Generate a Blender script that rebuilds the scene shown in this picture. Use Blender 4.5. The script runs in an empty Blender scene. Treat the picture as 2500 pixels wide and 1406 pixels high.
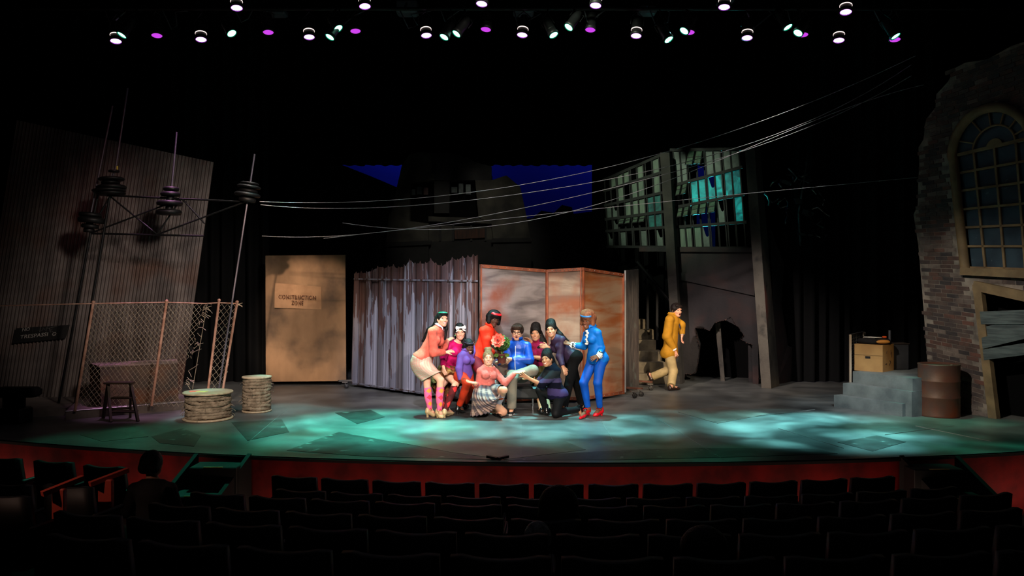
import bpy, bmesh, math, random
import numpy as np
from mathutils import Vector, Matrix
SC = bpy.context.scene
COL = SC.collection
rnd = random.Random(7)
R = math.radians
# ------------------------------------------------------------------ camera, world, exposure
FPX, CX, HY, CAMZ = 1900.0, 1250.0, 707.0, 2.0
cd = bpy.data.cameras.new('camera'); cam = bpy.data.objects.new('camera', cd); COL.objects.link(cam)
cd.sensor_width = 36.0; cd.lens = 36.0 * FPX / 2500.0; cd.shift_y = 4.0 / 2500.0
cam.location = (0, 0, CAMZ); cam.rotation_euler = (R(90), 0, 0); cd.clip_end = 200
SC.camera = cam
w = bpy.data.worlds.new('dark_theatre'); SC.world = w; w.use_nodes = True
w.node_tree.nodes['Background'].inputs[0].default_value = (0.004, 0.005, 0.008, 1)
w.node_tree.nodes['Background'].inputs[1].default_value = 0.05
SC.view_settings.view_transform = 'Standard'; SC.view_settings.look = 'None'
SC.view_settings.exposure = 0.0; SC.view_settings.gamma = 1.0; SC.view_settings.use_curve_mapping = False
SC.cycles.max_bounces = 5; SC.cycles.diffuse_bounces = 2; SC.cycles.glossy_bounces = 2
SC.cycles.transmission_bounces = 3; SC.cycles.transparent_max_bounces = 4
SC.cycles.sample_clamp_indirect = 3.0; SC.cycles.use_denoising = True

def V(*a): return np.array(a, float)
def P(px, py, Y): return V((px - CX) * Y / FPX, Y, CAMZ - (py - HY) * Y / FPX)   # the point seen at a pixel at distance Y
def F(px, py, z=0.0): return P(px, py, FPX * (CAMZ - z) / (py - HY))             # the point at height z seen at a pixel
def nrm(v):
    v = np.asarray(v, float); n = np.linalg.norm(v); return v / n if n > 1e-9 else v
def lerp(a, b, t): return np.asarray(a, float) * (1 - t) + np.asarray(b, float) * t
def s2l(c): return tuple(((x / 255.0) / 12.92 if x / 255.0 <= .04045 else ((x / 255.0 + .055) / 1.055) ** 2.4) for x in c)

# ------------------------------------------------------------------ stage lights
def spot(name, loc, tgt, power, color, size, blend=.4, radius=.12, gobo=None):
    l = bpy.data.lights.new(name, 'SPOT'); l.energy = power; l.color = color; l.spot_size = R(size); l.spot_blend = blend
    l.shadow_soft_size = radius
    o = bpy.data.objects.new(name, l); COL.objects.link(o); o.location = loc
    d = Vector(tgt) - Vector(loc); o.rotation_euler = d.to_track_quat('-Z', 'Y').to_euler()
    if gobo:                                            # a breakup template in the lamp's gate
        l.use_nodes = True; nt = l.node_tree; em = nt.nodes['Emission']
        tc = nt.nodes.new('ShaderNodeTexCoord'); mp = nt.nodes.new('ShaderNodeMapping')
        mp.inputs['Location'].default_value = (gobo[2], gobo[2] * .7, 0)
        ns = nt.nodes.new('ShaderNodeTexNoise'); ns.inputs['Scale'].default_value = gobo[0]; ns.inputs['Detail'].default_value = 2.0
        ns.inputs['Distortion'].default_value = .6
        rp = nt.nodes.new('ShaderNodeValToRGB'); rp.color_ramp.elements[0].position = gobo[1] - .10; rp.color_ramp.elements[1].position = gobo[1] + .10
        rp.color_ramp.elements[0].color = (gobo[3],) * 3 + (1,)
        nt.links.new(tc.outputs['Normal'], mp.inputs['Vector']); nt.links.new(mp.outputs['Vector'], ns.inputs['Vector'])
        nt.links.new(ns.outputs['Fac'], rp.inputs['Fac']); nt.links.new(rp.outputs['Color'], em.inputs['Color'])
    return o
def area(name, loc, tgt, power, color, sx, sy):
    l = bpy.data.lights.new(name, 'AREA'); l.energy = power; l.color = color; l.shape = 'RECTANGLE'; l.size = sx; l.size_y = sy
    o = bpy.data.objects.new(name, l); COL.objects.link(o); o.location = loc
    o.rotation_euler = (Vector(tgt) - Vector(loc)).to_track_quat('-Z', 'Y').to_euler(); return o
WARM, WHITE, AMBER = (1, .80, .58), (1, .92, .86), (1, .62, .25)
TEAL, CYAN, GREEN, PINK, BLUE = (.08, .80, .62), (.24, .84, .86), (.05, .60, .36), (.85, .35, .75), (.02, .04, 1)
# teal and green breakup wash falling from the rig
for i, (x, y, pw, c, sz, g) in enumerate((
        (-2.1, 11.4, 2500, TEAL, 34, (5.5, .47, 1.3, .14)), (-.7, 11.7, 1800, CYAN, 30, (6, .52, 4.1, .10)), (.9, 11.5, 2000, CYAN, 32, (6, .50, 2.2, .10)),
        (2.7, 11.3, 3000, CYAN, 34, (5.5, .48, 7.7, .12)), (4.3, 11.3, 2600, CYAN, 34, (6, .50, 9.3, .12)), (-3.9, 12.3, 500, CYAN, 30, (6, .5, 5.2, .1)),
        (-4.4, 10.1, 320, GREEN, 38, (4, .48, 3.3, .2)), (-1.7, 10.4, 420, GREEN, 34, (4, .48, 6.6, .2)), (1.8, 10.5, 260, GREEN, 34, (4, .48, 8.1, .2)), (6.3, 10.8, 420, GREEN, 36, (4, .48, 1.9, .2)))):
    spot('rig_wash_%d' % i, (x * .92, 12.4, 6.1), (x, y, 0), pw * 3.7, c, sz, .7, .08, g)
for i, x in enumerate((-4.2, 0.0, 4.2)): spot('top_white_%d' % i, (x, 12.6, 6.15), (x, 14.6, 0), 420, (1, .90, .84), 62, .8, .1)
spot('stage_fill', (0, 8.4, 8.6), (0, 13.3, 0), 750, (1, .92, .88), 55, .35, .2)
# front of house keys on the group
spot('front_key_a', (-4.5, -4, 7.5), (-.15, 12.3, 1.05), 6900, WARM, 12.5, .45, .1)
spot('front_key_b', (4.5, -4, 7.5), (.25, 12.3, 1.05), 7000, WHITE, 12.5, .45, .1)
spot('front_key_c', (0.2, -5, 7.2), (.1, 12.3, 1.0), 2800, WHITE, 13, .5, .1)
# man by the stairs
spot('stairs_special', (5.5, 2.0, 7.0), (3.05, 15.95, .85), 8000, (1, .82, .60), 11, .6, .1)
spot('side_red', (9.5, 14.5, 3.2), (3.3, 15.8, 1.1), 120, (1, .10, .06), 14, .5, .1)
# plywood, fence flat and screen
spot('plywood_amber', (-2.5, 1.5, 7.0), (-4.3, 16.3, 1.3), 8500, (1, .70, .50), 10.5, .5, .1, (9, .47, 2.6, .35))
spot('fence_cool', (-.5, 1.0, 7.0), (-1.6, 14.2, .9), 5600, (.86, .84, 1), 15, .6, .1)
spot('screen_warm', (3.5, 1.0, 7.0), (1.6, 14.0, 1.35), 3100, (1, .82, .66), 12, .6, .1)
# corrugated wall, kerb, spools
spot('tin_wash', (1.5, 4.0, 6.5), (-5.7, 13.8, 1.9), 3700, (1, .82, .72), 25, 1.0, .6)
spot('tin_low', (-2.5, 5.5, 5.0), (-5.8, 13.5, .7), 620, (1, .62, .36), 20, 1.0, .5)
spot('tin_red', (-4.0, 9.0, 7.5), (-7.0, 13.5, 3.7), 110, (1, .22, .26), 16, 1.0, .3)
spot('kerb_magenta', (-5.4, 12.7, 6.0), (-5.9, 12.9, .5), 700, PINK, 26, .7, .08)
spot('spool_key', (-1.5, 0.5, 7.0), (-4.2, 12.2, .4), 5200, (1, .86, .74), 10.5, .6, .1)
# brick building, steps and drum
spot('brick_wash', (-1.0, 5.5, 6.2), (6.9, 12.2, 1.0), 2300, (1, .88, .76), 24, .9, .12)
spot('steps_cool', (4.0, 6.0, 6.3), (5.6, 12.6, .4), 2500, (.7, .9, 1), 15, .8, .08)
spot('box_amber', (6.5, 4.0, 6.0), (6.0, 13.3, .8), 900, (1, .70, .36), 9, .7, .08)
# factory front
spot('factory_front', (-3.5, 6.0, 6.5), (4.7, 16.2, .9), 5600, (1, .84, .76), 17, .9, .12)
spot('factory_panes', (-1.0, 7.0, 7.5), (3.5, 17.1, 4.0), 3000, (.85, 1, .74), 18, .8, .12)
spot('factory_inside', (4.7, 19.3, 3.2), (4.3, 16.8, 4.0), 900, (.05, .85, .85), 46, .6, .1)
spot('factory_inside_b', (3.3, 19.6, 2.6), (2.9, 17.3, 3.6), 260, (.05, .85, .85), 40, .6, .1)
# sky cloth and the far tower
area('sky_blue_a', (-2.6, 21.7, 7.4), (-2.6, 22.5, 4.6), 16, BLUE, 3.5, .2)
area('sky_blue_b', (3.4, 21.7, 7.4), (3.4, 22.5, 4.6), 16, BLUE, 4.0, .2)
spot('tower_dim', (0, 8.5, 7.2), (-1.0, 18.2, 3.3), 700, (1, .95, .80), 22, .9, .12)
# unseen fill lamps added for the seats, aisle panels and red stage front
spot('aisle_fill', (-5.4, 4.6, 2.4), (-3.65, 6.7, .2), 80, (1, .60, .45), 20, .7, .05)
area('house_fill', (0, 5.0, 10.2), (0, 6.5, 0), 9, (.9, .92, 1), 8, 2)
for i, x in enumerate((-7.5, -4.5, -1.5, 1.5, 4.5, 7.3)): area('pit_fill_%d' % i, (x, 8.42 + .0225 * (x - 1) ** 2, -.62), (x, 9.1 + .0225 * (x - 1) ** 2, -.35), 4.0, (1, .60, .46), 2.9, .04)

# ------------------------------------------------------------------ materials
MATS = {}
def M(name, col, rough=.6, metal=0.0, col2=None, scale=6.0, stretch=(1, 1, 1), ramp=(.35, .65), bump=0.0, bscale=60.0, bstretch=(1, 1, 1),
      detail=5.0, spec=.5, emit=None, sheen=0.0, stretch3=(1, 1, 1), coord='Object', trans=0.0, distort=0.0, col3=None, scale3=2.0, ramp3=(.45, .6), alpha=1.0):
    if name in MATS: return MATS[name]
    m = bpy.data.materials.new(name); m.use_nodes = True; nt = m.node_tree; N = nt.nodes; L = nt.links
    b = N['Principled BSDF']; c = s2l(col) + (1,)
    b.inputs['Base Color'].default_value = c; b.inputs['Roughness'].default_value = rough; b.inputs['Metallic'].default_value = metal
    b.inputs['Specular IOR Level'].default_value = spec
    if sheen: b.inputs['Sheen Weight'].default_value = sheen
    tc = N.new('ShaderNodeTexCoord')
    def noise(sc, st, det, dist=0):
        mp = N.new('ShaderNodeMapping'); mp.inputs['Scale'].default_value = st; L.new(tc.outputs[coord], mp.inputs['Vector'])
        n = N.new('ShaderNodeTexNoise'); n.inputs['Scale'].default_value = sc; n.inputs['Detail'].default_value = det
        n.inputs['Distortion'].default_value = dist
        L.new(mp.outputs['Vector'], n.inputs['Vector']); return n
    last = None
    if col2 is not None:
        n = noise(scale, stretch, detail, distort); rp = N.new('ShaderNodeValToRGB')
        rp.color_ramp.elements[0].position = ramp[0]; rp.color_ramp.elements[1].position = ramp[1]
        rp.color_ramp.elements[0].color = c; rp.color_ramp.elements[1].color = s2l(col2) + (1,)
        L.new(n.outputs['Fac'], rp.inputs['Fac']); last = rp.outputs['Color']
    if col3 is not None:
        n = noise(scale3, stretch3, 5); rp = N.new('ShaderNodeValToRGB')
        rp.color_ramp.elements[0].position = ramp3[0]; rp.color_ramp.elements[1].position = ramp3[1]
        L.new(n.outputs['Fac'], rp.inputs['Fac'])
        mx = N.new('ShaderNodeMixRGB'); mx.inputs[2].default_value = s2l(col3) + (1,)
        if last: L.new(last, mx.inputs[1])
        else: mx.inputs[1].default_value = c
        L.new(rp.outputs['Color'], mx.inputs[0]); last = mx.outputs[0]
    if last: L.new(last, b.inputs['Base Color'])
    if bump:
        n = noise(bscale, bstretch, 4); bp = N.new('ShaderNodeBump'); bp.inputs['Strength'].default_value = bump; bp.inputs['Distance'].default_value = .02
        L.new(n.outputs['Fac'], bp.inputs['Height']); L.new(bp.outputs['Normal'], b.inputs['Normal'])
    if emit: b.inputs['Emission Color'].default_value = tuple(emit[:3]) + (1,); b.inputs['Emission Strength'].default_value = emit[3]
    if trans:
        t = N.new('ShaderNodeBsdfTranslucent'); t.inputs[0].default_value = c; mx = N.new('ShaderNodeMixShader'); mx.inputs[0].default_value = trans
        if last: L.new(last, t.inputs[0])
        L.new(b.outputs[0], mx.inputs[1]); L.new(t.outputs[0], mx.inputs[2]); L.new(mx.outputs[0], N['Material Output'].inputs[0])
    MATS[name] = m; return m
def weave(name, fn):
    """a material whose colour comes from UV: fn(node tree, uv socket) returns a colour socket"""
    if name in MATS: return MATS[name]
    m = bpy.data.materials.new(name); m.use_nodes = True; nt = m.node_tree
    tc = nt.nodes.new('ShaderNodeTexCoord'); b = nt.nodes['Principled BSDF']; b.inputs['Roughness'].default_value = .85; b.inputs['Specular IOR Level'].default_value = .2
    nt.links.new(fn(nt, tc.outputs['UV']), b.inputs['Base Color']); MATS[name] = m; return m
def mth(nt, op, a, b=None):
    n = nt.nodes.new('ShaderNodeMath'); n.operation = op
    for i, x in enumerate((a, b)):
        if x is None: continue
        if isinstance(x, (int, float)): n.inputs[i].default_value = x
        else: nt.links.new(x, n.inputs[i])
    return n.outputs[0]
def mixc(nt, f, a, b):
    n = nt.nodes.new('ShaderNodeMixRGB')
    for i, x in ((0, f), (1, a), (2, b)):
        if isinstance(x, tuple): n.inputs[i].default_value = s2l(x) + (1,)
        elif isinstance(x, (int, float)): n.inputs[i].default_value = x
        else: nt.links.new(x, n.inputs[i])
    return n.outputs[0]

# ------------------------------------------------------------------ objects
ORG = {}
def tag(o, label=None, cat=None, group=None, kind=None):
    if label: o['label'] = label
    if cat: o['category'] = cat
    if group: o['group'] = group
    if kind: o['kind'] = kind
    return o
def thing(name, loc, label, cat, group=None, rz=0.0):
    o = bpy.data.objects.new(name, None); COL.objects.link(o); o.location = loc; o.rotation_euler = (0, 0, rz); o.empty_display_size = .1
    ORG[o.name] = np.asarray(loc, float); return tag(o, label, cat, group)
def link(name, me, mat, parent=None):
    o = bpy.data.objects.new(name, me); COL.objects.link(o)
    if mat is not None:
        for m in (mat if isinstance(mat, (list, tuple)) else [mat]): me.materials.append(m)
    if parent is not None: o.parent = parent; ORG[o.name] = ORG[parent.name]
    else: ORG[o.name] = V(0, 0, 0)
    return o
def fast_mesh(name, verts, quads, smooth=True, uv=None):
    me = bpy.data.meshes.new(name); n = len(verts); m = len(quads); q = np.asarray(quads, np.int32)
    me.vertices.add(n); me.vertices.foreach_set('co', np.asarray(verts, np.float32).ravel())
    k = q.shape[1]
    me.loops.add(m * k); me.loops.foreach_set('vertex_index', q.ravel()); me.polygons.add(m)
    me.polygons.foreach_set('loop_start', np.arange(0, m * k, k, dtype=np.int32))
    if smooth: me.polygons.foreach_set('use_smooth', np.ones(m, bool))
    me.update(calc_edges=True)
    if uv is not None:
        ul = me.uv_layers.new(name='UVMap'); ul.data.foreach_set('uv', np.asarray(uv, np.float32)[q.ravel()].ravel())
    return me
class MB:
    """collects boxes, bars, tubes, lathes and prisms; build() links them as ONE mesh object"""
    def __init__(s): s.v = []; s.f = []; s.sm = []
    def add(s, vs, fs, smooth=False):
        n = len(s.v); s.v += [tuple(map(float, x)) for x in vs]; s.f += [tuple(i + n for i in f) for f in fs]; s.sm += [smooth] * len(fs); return s
    def hexa(s, p):                                      # 8 corners: bottom ring 0-3, top ring 4-7
        return s.add(p, [(0, 3, 2, 1), (4, 5, 6, 7), (0, 1, 5, 4), (1, 2, 6, 5), (2, 3, 7, 6), (3, 0, 4, 7)])
    def box(s, c, d, ax=None, bev=0.0):
        c = np.asarray(c, float); ax = np.eye(3) if ax is None else np.asarray(ax, float); h = np.asarray(d, float) / 2
        if bev <= 0:
            return s.hexa([c + ax[0] * h[0] * i + ax[1] * h[1] * j + ax[2] * h[2] * k for (i, j, k) in
                           ((-1, -1, -1), (1, -1, -1), (1, 1, -1), (-1, 1, -1), (-1, -1, 1), (1, -1, 1), (1, 1, 1), (-1, 1, 1))])
        rings = []
        b = min(bev, h.min() * .9)
        for (z, e) in ((-h[2], b), (-h[2] + b, 0), (h[2] - b, 0), (h[2], b)):
            x, y = h[0] - e, h[1] - e; q = b * .6
            rings.append([c + ax[0] * i + ax[1] * j + ax[2] * z for (i, j) in
                          ((-x + q, -y), (x - q, -y), (x, -y + q), (x, y - q), (x - q, y), (-x + q, y), (-x, y - q), (-x, -y + q))])
        vs = [p for r in rings for p in r]; fs = [tuple(range(7, -1, -1)), tuple(range(24, 32))]
        for r in range(3):
            for i in range(8): fs.append((r * 8 + i, r * 8 + (i + 1) % 8, r * 8 + 8 + (i + 1) % 8, r * 8 + 8 + i))
        return s.add(vs, fs)
    def bar(s, a, b, wd, th, up=(0, 0, 1)):
        a = np.asarray(a, float); b = np.asarray(b, float); z = nrm(b - a); x = np.cross(np.asarray(up, float), z)
        if np.linalg.norm(x) < 1e-4: x = np.cross((1, 0, 0), z)
        x = nrm(x); y = np.cross(z, x)
        return s.box((a + b) / 2, (wd, th, np.linalg.norm(b - a)), (x, y, z))
    def tube(s, pts, r, n=8, cap=True, smooth=True):
        pts = [np.asarray(p, float) for p in pts]; rs = r if isinstance(r, (list, tuple)) else [r] * len(pts); vs = []; fs = []; prev = None
        for i, p in enumerate(pts):
            t = nrm(pts[min(i + 1, len(pts) - 1)] - pts[max(i - 1, 0)])
            x = np.cross(t, (0, 0, 1) if prev is None else prev)
            if prev is None:
                if np.linalg.norm(x) < .05: x = np.cross(t, (1, 0, 0))
                x = nrm(x); y = np.cross(t, x)
            else:
                y = nrm(prev - t * np.dot(prev, t)); x = np.cross(y, t)
            prev = y
            for k in range(n):
                a = 2 * math.pi * k / n; vs.append(p + (x * math.cos(a) + y * math.sin(a)) * rs[i])
        for i in range(len(pts) - 1):
            for k in range(n): fs.append((i * n + k, i * n + (k + 1) % n, (i + 1) * n + (k + 1) % n, (i + 1) * n + k))
        s.add(vs, fs, smooth)
        if cap: s.add(vs[:n], [tuple(range(n))]); s.add(vs[-n:], [tuple(range(n - 1, -1, -1))])
        return s
    def lathe(s, c, prof, n=24, ax=None, smooth=True, closed=True):
        c = np.asarray(c, float); ax = np.eye(3) if ax is None else np.asarray(ax, float); vs = []; fs = []; m = len(prof)
        for (r, z) in prof:
            for k in range(n):
                a = 2 * math.pi * k / n; vs.append(c + ax[0] * r * math.cos(a) + ax[1] * r * math.sin(a) + ax[2] * z)
        for i in range(m - 1):
            for k in range(n): fs.append((i * n + k, i * n + (k + 1) % n, (i + 1) * n + (k + 1) % n, (i + 1) * n + k))
        s.add(vs, fs, smooth)
        if closed: s.add(vs[:n], [tuple(range(n - 1, -1, -1))]); s.add(vs[-n:], [tuple(range(n))])
        return s
    def prism(s, poly, d):                               # planar polygon of 3-D points, thickened by the vector d
        poly = [np.asarray(p, float) for p in poly]; d = np.asarray(d, float); n = len(poly)
        return s.add(poly + [p + d for p in poly], [tuple(range(n - 1, -1, -1)), tuple(range(n, 2 * n))] + [(i, (i + 1) % n, n + (i + 1) % n, n + i) for i in range(n)])
    def ball(s, c, rad, ax=None, n=12, m=8):
        c = np.asarray(c, float); ax = np.eye(3) if ax is None else np.asarray(ax, float); rad = np.broadcast_to(np.asarray(rad, float), (3,))
        prof = [(math.sin(math.pi * i / m), -math.cos(math.pi * i / m)) for i in range(m + 1)]; prof[0] = (.02, -1); prof[-1] = (.02, 1)
        return s.lathe(c, prof, n, np.array([ax[0] * rad[0], ax[1] * rad[1], ax[2] * rad[2]]))
    def build(s, name, mat, parent=None, fix=True):
        me = bpy.data.meshes.new(name); o = link(name, me, mat, parent); g = ORG[o.name]
        me.from_pydata([tuple(np.asarray(v) - g) for v in s.v], [], s.f); me.polygons.foreach_set('use_smooth', s.sm)
        if fix:
            bm = bmesh.new(); bm.from_mesh(me); bmesh.ops.recalc_face_normals(bm, faces=bm.faces); bm.to_mesh(me); bm.free()
        me.update(); return o
class Pl:
    """an upright (or leaning) plane through two floor points; at(px,py) is the point of it seen at a pixel"""
    def __init__(s, a, b, lean=0.0):
        s.a = np.asarray(a, float); s.x = nrm(np.asarray(b, float) - s.a); n = nrm(np.cross(s.x, (0, 0, 1)))
        if n[1] > 0: n = -n
        s.n = nrm(n + V(0, 0, 1) * lean)                 # towards the audience
    def at(s, px, py, off=0.0):
        d = V((px - CX) / FPX, 1, -(py - HY) / FPX); o = V(0, 0, CAMZ); t = np.dot(s.a + s.n * off - o, s.n) / np.dot(d, s.n); return o + d * t
def dup(root, loc, rz=None, label=None, group=None):
    r = root.copy(); COL.objects.link(r); r.location = loc
    if rz is not None: r.rotation_euler = (0, 0, rz)
    if label: r['label'] = label
    if group: r['group'] = group
    for ch in list(root.children):
        c = ch.copy(); COL.objects.link(c); c.parent = r
        for g in ch.children:
            d = g.copy(); COL.objects.link(d); d.parent = c
    return r
# ================================================================== the theatre: floor, walls, drapes
m_floor = M('floor_paint', (66, 68, 68), .42, col2=(120, 121, 118), scale=1.1, ramp=(.3, .72), bump=.08, bscale=14, detail=8, distort=.8, col3=(44, 44, 44), scale3=.55, ramp3=(.5, .68), spec=.35)
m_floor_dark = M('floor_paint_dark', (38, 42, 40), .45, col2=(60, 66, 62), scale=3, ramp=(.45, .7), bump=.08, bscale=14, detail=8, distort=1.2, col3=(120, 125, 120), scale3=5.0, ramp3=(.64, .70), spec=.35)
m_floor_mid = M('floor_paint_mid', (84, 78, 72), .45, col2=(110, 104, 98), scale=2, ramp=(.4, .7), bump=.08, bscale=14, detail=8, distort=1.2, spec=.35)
m_seam = M('floor_seam', (158, 160, 156), .6)
m_black = M('black_velour', (7, 7, 8), .95, spec=.1, bump=.2, bscale=40)
m_blackpaint = M('black_paint', (14, 14, 15), .6, spec=.3)
m_red = M('stage_front_red', (120, 16, 14), .7, col2=(78, 10, 10), scale=3, bump=.1, bscale=50, spec=.2)
m_house = M('house_carpet', (18, 14, 16), .95, spec=.1)
def edgeY(X): return 9.0 + .0225 * (X - 1.0) ** 2
xs = np.linspace(-11.5, 11.5, 47)
edge = [V(x, edgeY(x), 0) for x in xs]
fl = MB().prism(edge + [V(11.5, 24, 0), V(-11.5, 24, 0)], (0, 0, -.035)).build('floor', m_floor); tag(fl, kind='structure')
fm = MB()
for a, b in zip(edge[:-1], edge[1:]): fm.hexa([a + V(0, .06, -.95), b + V(0, .06, -.95), b + V(0, .2, -.95), a + V(0, .2, -.95), a + V(0, .06, -.035), b + V(0, .06, -.035), b + V(0, .2, -.035), a + V(0, .2, -.035)])
tag(fm.build('wall_stage_front', m_red), kind='structure')
em = MB()
for a, b in zip(edge[:-1], edge[1:]): em.hexa([a + V(0, -.02, -.045), b + V(0, -.02, -.045), b + V(0, .06, -.045), a + V(0, .06, -.045), a + V(0, -.02, -.012), b + V(0, -.02, -.012), b + V(0, -.001, -.012), a + V(0, -.001, -.012)])
tag(em.build('trim_1', m_blackpaint), kind='structure')
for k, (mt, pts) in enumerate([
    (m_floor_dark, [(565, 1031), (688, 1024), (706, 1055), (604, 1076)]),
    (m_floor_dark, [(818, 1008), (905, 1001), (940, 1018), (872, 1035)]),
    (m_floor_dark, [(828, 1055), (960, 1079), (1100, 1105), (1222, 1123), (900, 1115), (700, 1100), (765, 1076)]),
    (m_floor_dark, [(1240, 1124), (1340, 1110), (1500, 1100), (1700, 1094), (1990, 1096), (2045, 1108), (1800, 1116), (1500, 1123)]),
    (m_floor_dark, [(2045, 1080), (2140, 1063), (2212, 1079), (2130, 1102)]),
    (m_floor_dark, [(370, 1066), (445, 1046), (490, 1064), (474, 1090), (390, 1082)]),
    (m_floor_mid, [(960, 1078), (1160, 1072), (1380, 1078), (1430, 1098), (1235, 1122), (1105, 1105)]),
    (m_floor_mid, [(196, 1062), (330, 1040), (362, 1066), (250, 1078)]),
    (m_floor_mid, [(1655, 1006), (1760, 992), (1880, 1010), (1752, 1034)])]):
    MB().prism([F(x, y) for x, y in pts], (0, 0, .004)).build('floor_panel', mt, fl)
for a, b in (((1272, 1028), (1272, 1112)), ((1468, 1028), (1498, 1078)), ((1610, 1025), (1766, 1122)), ((1740, 1030), (1990, 1000)), ((2235, 1040), (2420, 1078)), ((1900, 1046), (2060, 1095)), ((700, 1000), (600, 1085)), ((2160, 1062), (2330, 1040))):
    p, q = F(*a), F(*b); MB().bar(p + V(0, 0, .0005), q + V(0, 0, .0005), .014, .0014, up=(0, 1, 0)).build('floor_seam', m_seam, fl)
for nm, c, d in (('wall_back', (0, 24.2, 4.5), (24, .2, 12)), ('wall_left', (-12, 8, 4.5), (.2, 34, 12)), ('wall_right', (12, 8, 4.5), (.2, 34, 12)), ('wall_house', (0, -9, 4.5), (24, .2, 12)), ('ceiling', (0, 8, 10.6), (24, 34, .2))):
    tag(MB().box(c, d).build(nm, m_black), kind='structure')
ROWS = [(8.02, .045), (7.3, .10), (6.5, .25), (5.68, .38), (4.85, .535), (4.0, .69)]   # distance of a seat row's centre, height of its seat tops
hf = MB()
for i, (y, z) in enumerate(ROWS):
    y1 = (ROWS[i - 1][0] - .42) if i else 9.06; y0 = y - .42; zz = z - .86
    hf.box((0, (y0 + y1) / 2 + (.9 if i == 0 else 0), zz - .2), (23.8, y1 - y0 + (1.8 if i == 0 else 0), .4))
hf.box((0, -2.6, -.30), (23.8, 12.3, .4))
tag(hf.build('floor_house', m_house), kind='structure')

# ---- drapes and the sky cloth
def drape(x0, x1, Y, z0, z1, label, fold=.28, amp=.09, mat=m_black, rz=0, group=None, name='drape'):
    n = max(8, int(abs(x1 - x0) / fold * 8)); vs = []; fs = []
    for i in range(n + 1):
        x = x0 + (x1 - x0) * i / n; y = Y + amp * math.sin(2 * math.pi * i / 8) + amp * .4 * math.sin(i * .37)
        for z in (z0, (z0 + z1) / 2, z1): vs.append((x + .02 * math.sin(i + z), y * 1.0, z))
    for i in range(n):
        for k in range(2): fs.append((i * 3 + k, i * 3 + 3 + k, i * 3 + 4 + k, i * 3 + 1 + k))
    m = MB(); m.add(vs, fs, True); m.tube([(x0, Y, z1), (x1, Y, z1)], .03, 6)
    return tag(m.build(name, mat, fix=False), label, 'drape', group)
m_drape = M('drape_charcoal', (13, 14, 15), .9, spec=.15, bump=.25, bscale=30)
drape(P(560, 0, 18.6)[0], P(1960, 0, 18.6)[0], 18.6, CAMZ + (HY - 404) * 18.6 / FPX, 10.2, 'black velour border drape hung above the blue sky cloth')
drape(P(1447, 0, 18.4)[0], P(1700, 0, 18.4)[0], 18.4, .01, 9, 'black velour leg drape between the blue sky cloth and broken factory windows')
drape(P(1925, 0, 16.9)[0], P(2140, 0, 16.9)[0], 16.9, .01, 9, 'dark grey pleated drape beside the tall leaning concrete column', mat=m_drape)
drape(P(2075, 0, 15.8)[0], P(2290, 0, 15.8)[0], 15.8, .01, 9, 'dark grey pleated drape behind the cardboard box and wire rack', mat=m_drape)
drape(P(430, 0, 16.9)[0], P(655, 0, 16.9)[0], 16.9, .01, 9, 'black pleated drape between corrugated wall and plywood flat', mat=m_drape)
drape(P(-150, 0, 15.6)[0], P(430, 0, 15.6)[0], 15.6, .01, 9, 'black pleated drape behind the tall corrugated wall')
m_cyc = M('sky_cloth', (190, 195, 215), .9, spec=.1)
cy = MB().box((0.4, 22.6, 4.2), (11, .03, 8.4)).build('sky_cloth', m_cyc); tag(cy, 'blue-lit sky cloth hanging behind the ruined tower', 'backdrop')
# dark roof silhouette in front of the sky cloth
Y = 19.6
rf = MB().prism([P(x, y, Y) for x, y in ((700, 930), (700, 400), (828, 400), (905, 430), (985, 464), (985, 930))], (0, .12, 0)).build('roof_silhouette', m_blackpaint)
tag(rf, 'black sloping roof cut-out in front of the blue sky cloth', 'scenery')
rf = MB().prism([P(x, y, Y) for x, y in ((1240, 930), (1240, 540), (1300, 532), (1322, 514), (1352, 520), (1372, 500), (1396, 506), (1400, 522), (1447, 516), (1470, 530), (1470, 930))], (0, .12, 0)).build('roof_silhouette', m_blackpaint)
tag(rf, 'black stepped rooftop cut-out below the blue sky cloth, beyond the folding screen', 'scenery')

# ---- ruined tower in the distance
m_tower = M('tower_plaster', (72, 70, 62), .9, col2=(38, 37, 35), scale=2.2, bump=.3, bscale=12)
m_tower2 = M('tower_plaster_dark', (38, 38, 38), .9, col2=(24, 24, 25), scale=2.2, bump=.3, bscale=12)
m_pane_dim = M('dusty_pane', (74, 92, 92), .5, col2=(50, 62, 64), scale=9)
Y = 18.3
tw = thing('ruined_tower', P(1120, 707 + 2 * FPX / Y, Y), 'ruined pale tower with broken top and dark window openings behind the metal fence', 'building')
def tpoly(pts, d=.25, nm='wall', mt=m_tower, off=0.0): return MB().prism([P(x, y, Y + off) for x, y in pts], (0, d, 0)).build(nm, mt, tw)
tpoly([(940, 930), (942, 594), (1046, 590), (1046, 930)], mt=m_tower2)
tpoly([(942, 594), (948, 530), (958, 510), (986, 538), (1046, 545), (1046, 590)])
tpoly([(958, 510), (968, 460), (981, 404), (997, 380), (1022, 370), (1050, 374), (1060, 440), (1000, 446), (1000, 540), (986, 538)], mt=m_tower)
tpoly([(1050, 374), (1090, 372), (1140, 384), (1160, 396), (1200, 406), (1200, 440), (1060, 440)], mt=m_tower2)
tpoly([(1060, 440), (1098, 440), (1096, 520), (1060, 520)], mt=m_tower2, off=.05)
tpoly([(1160, 440), (1200, 440), (1236, 428), (1270, 456), (1282, 510), (1296, 586), (1204, 584), (1200, 546), (1168, 530)], mt=m_tower)
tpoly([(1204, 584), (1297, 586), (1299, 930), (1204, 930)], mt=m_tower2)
tpoly([(1046, 590), (1204, 584), (1204, 930), (1046, 930)], mt=m_tower2, off=.12)
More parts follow.
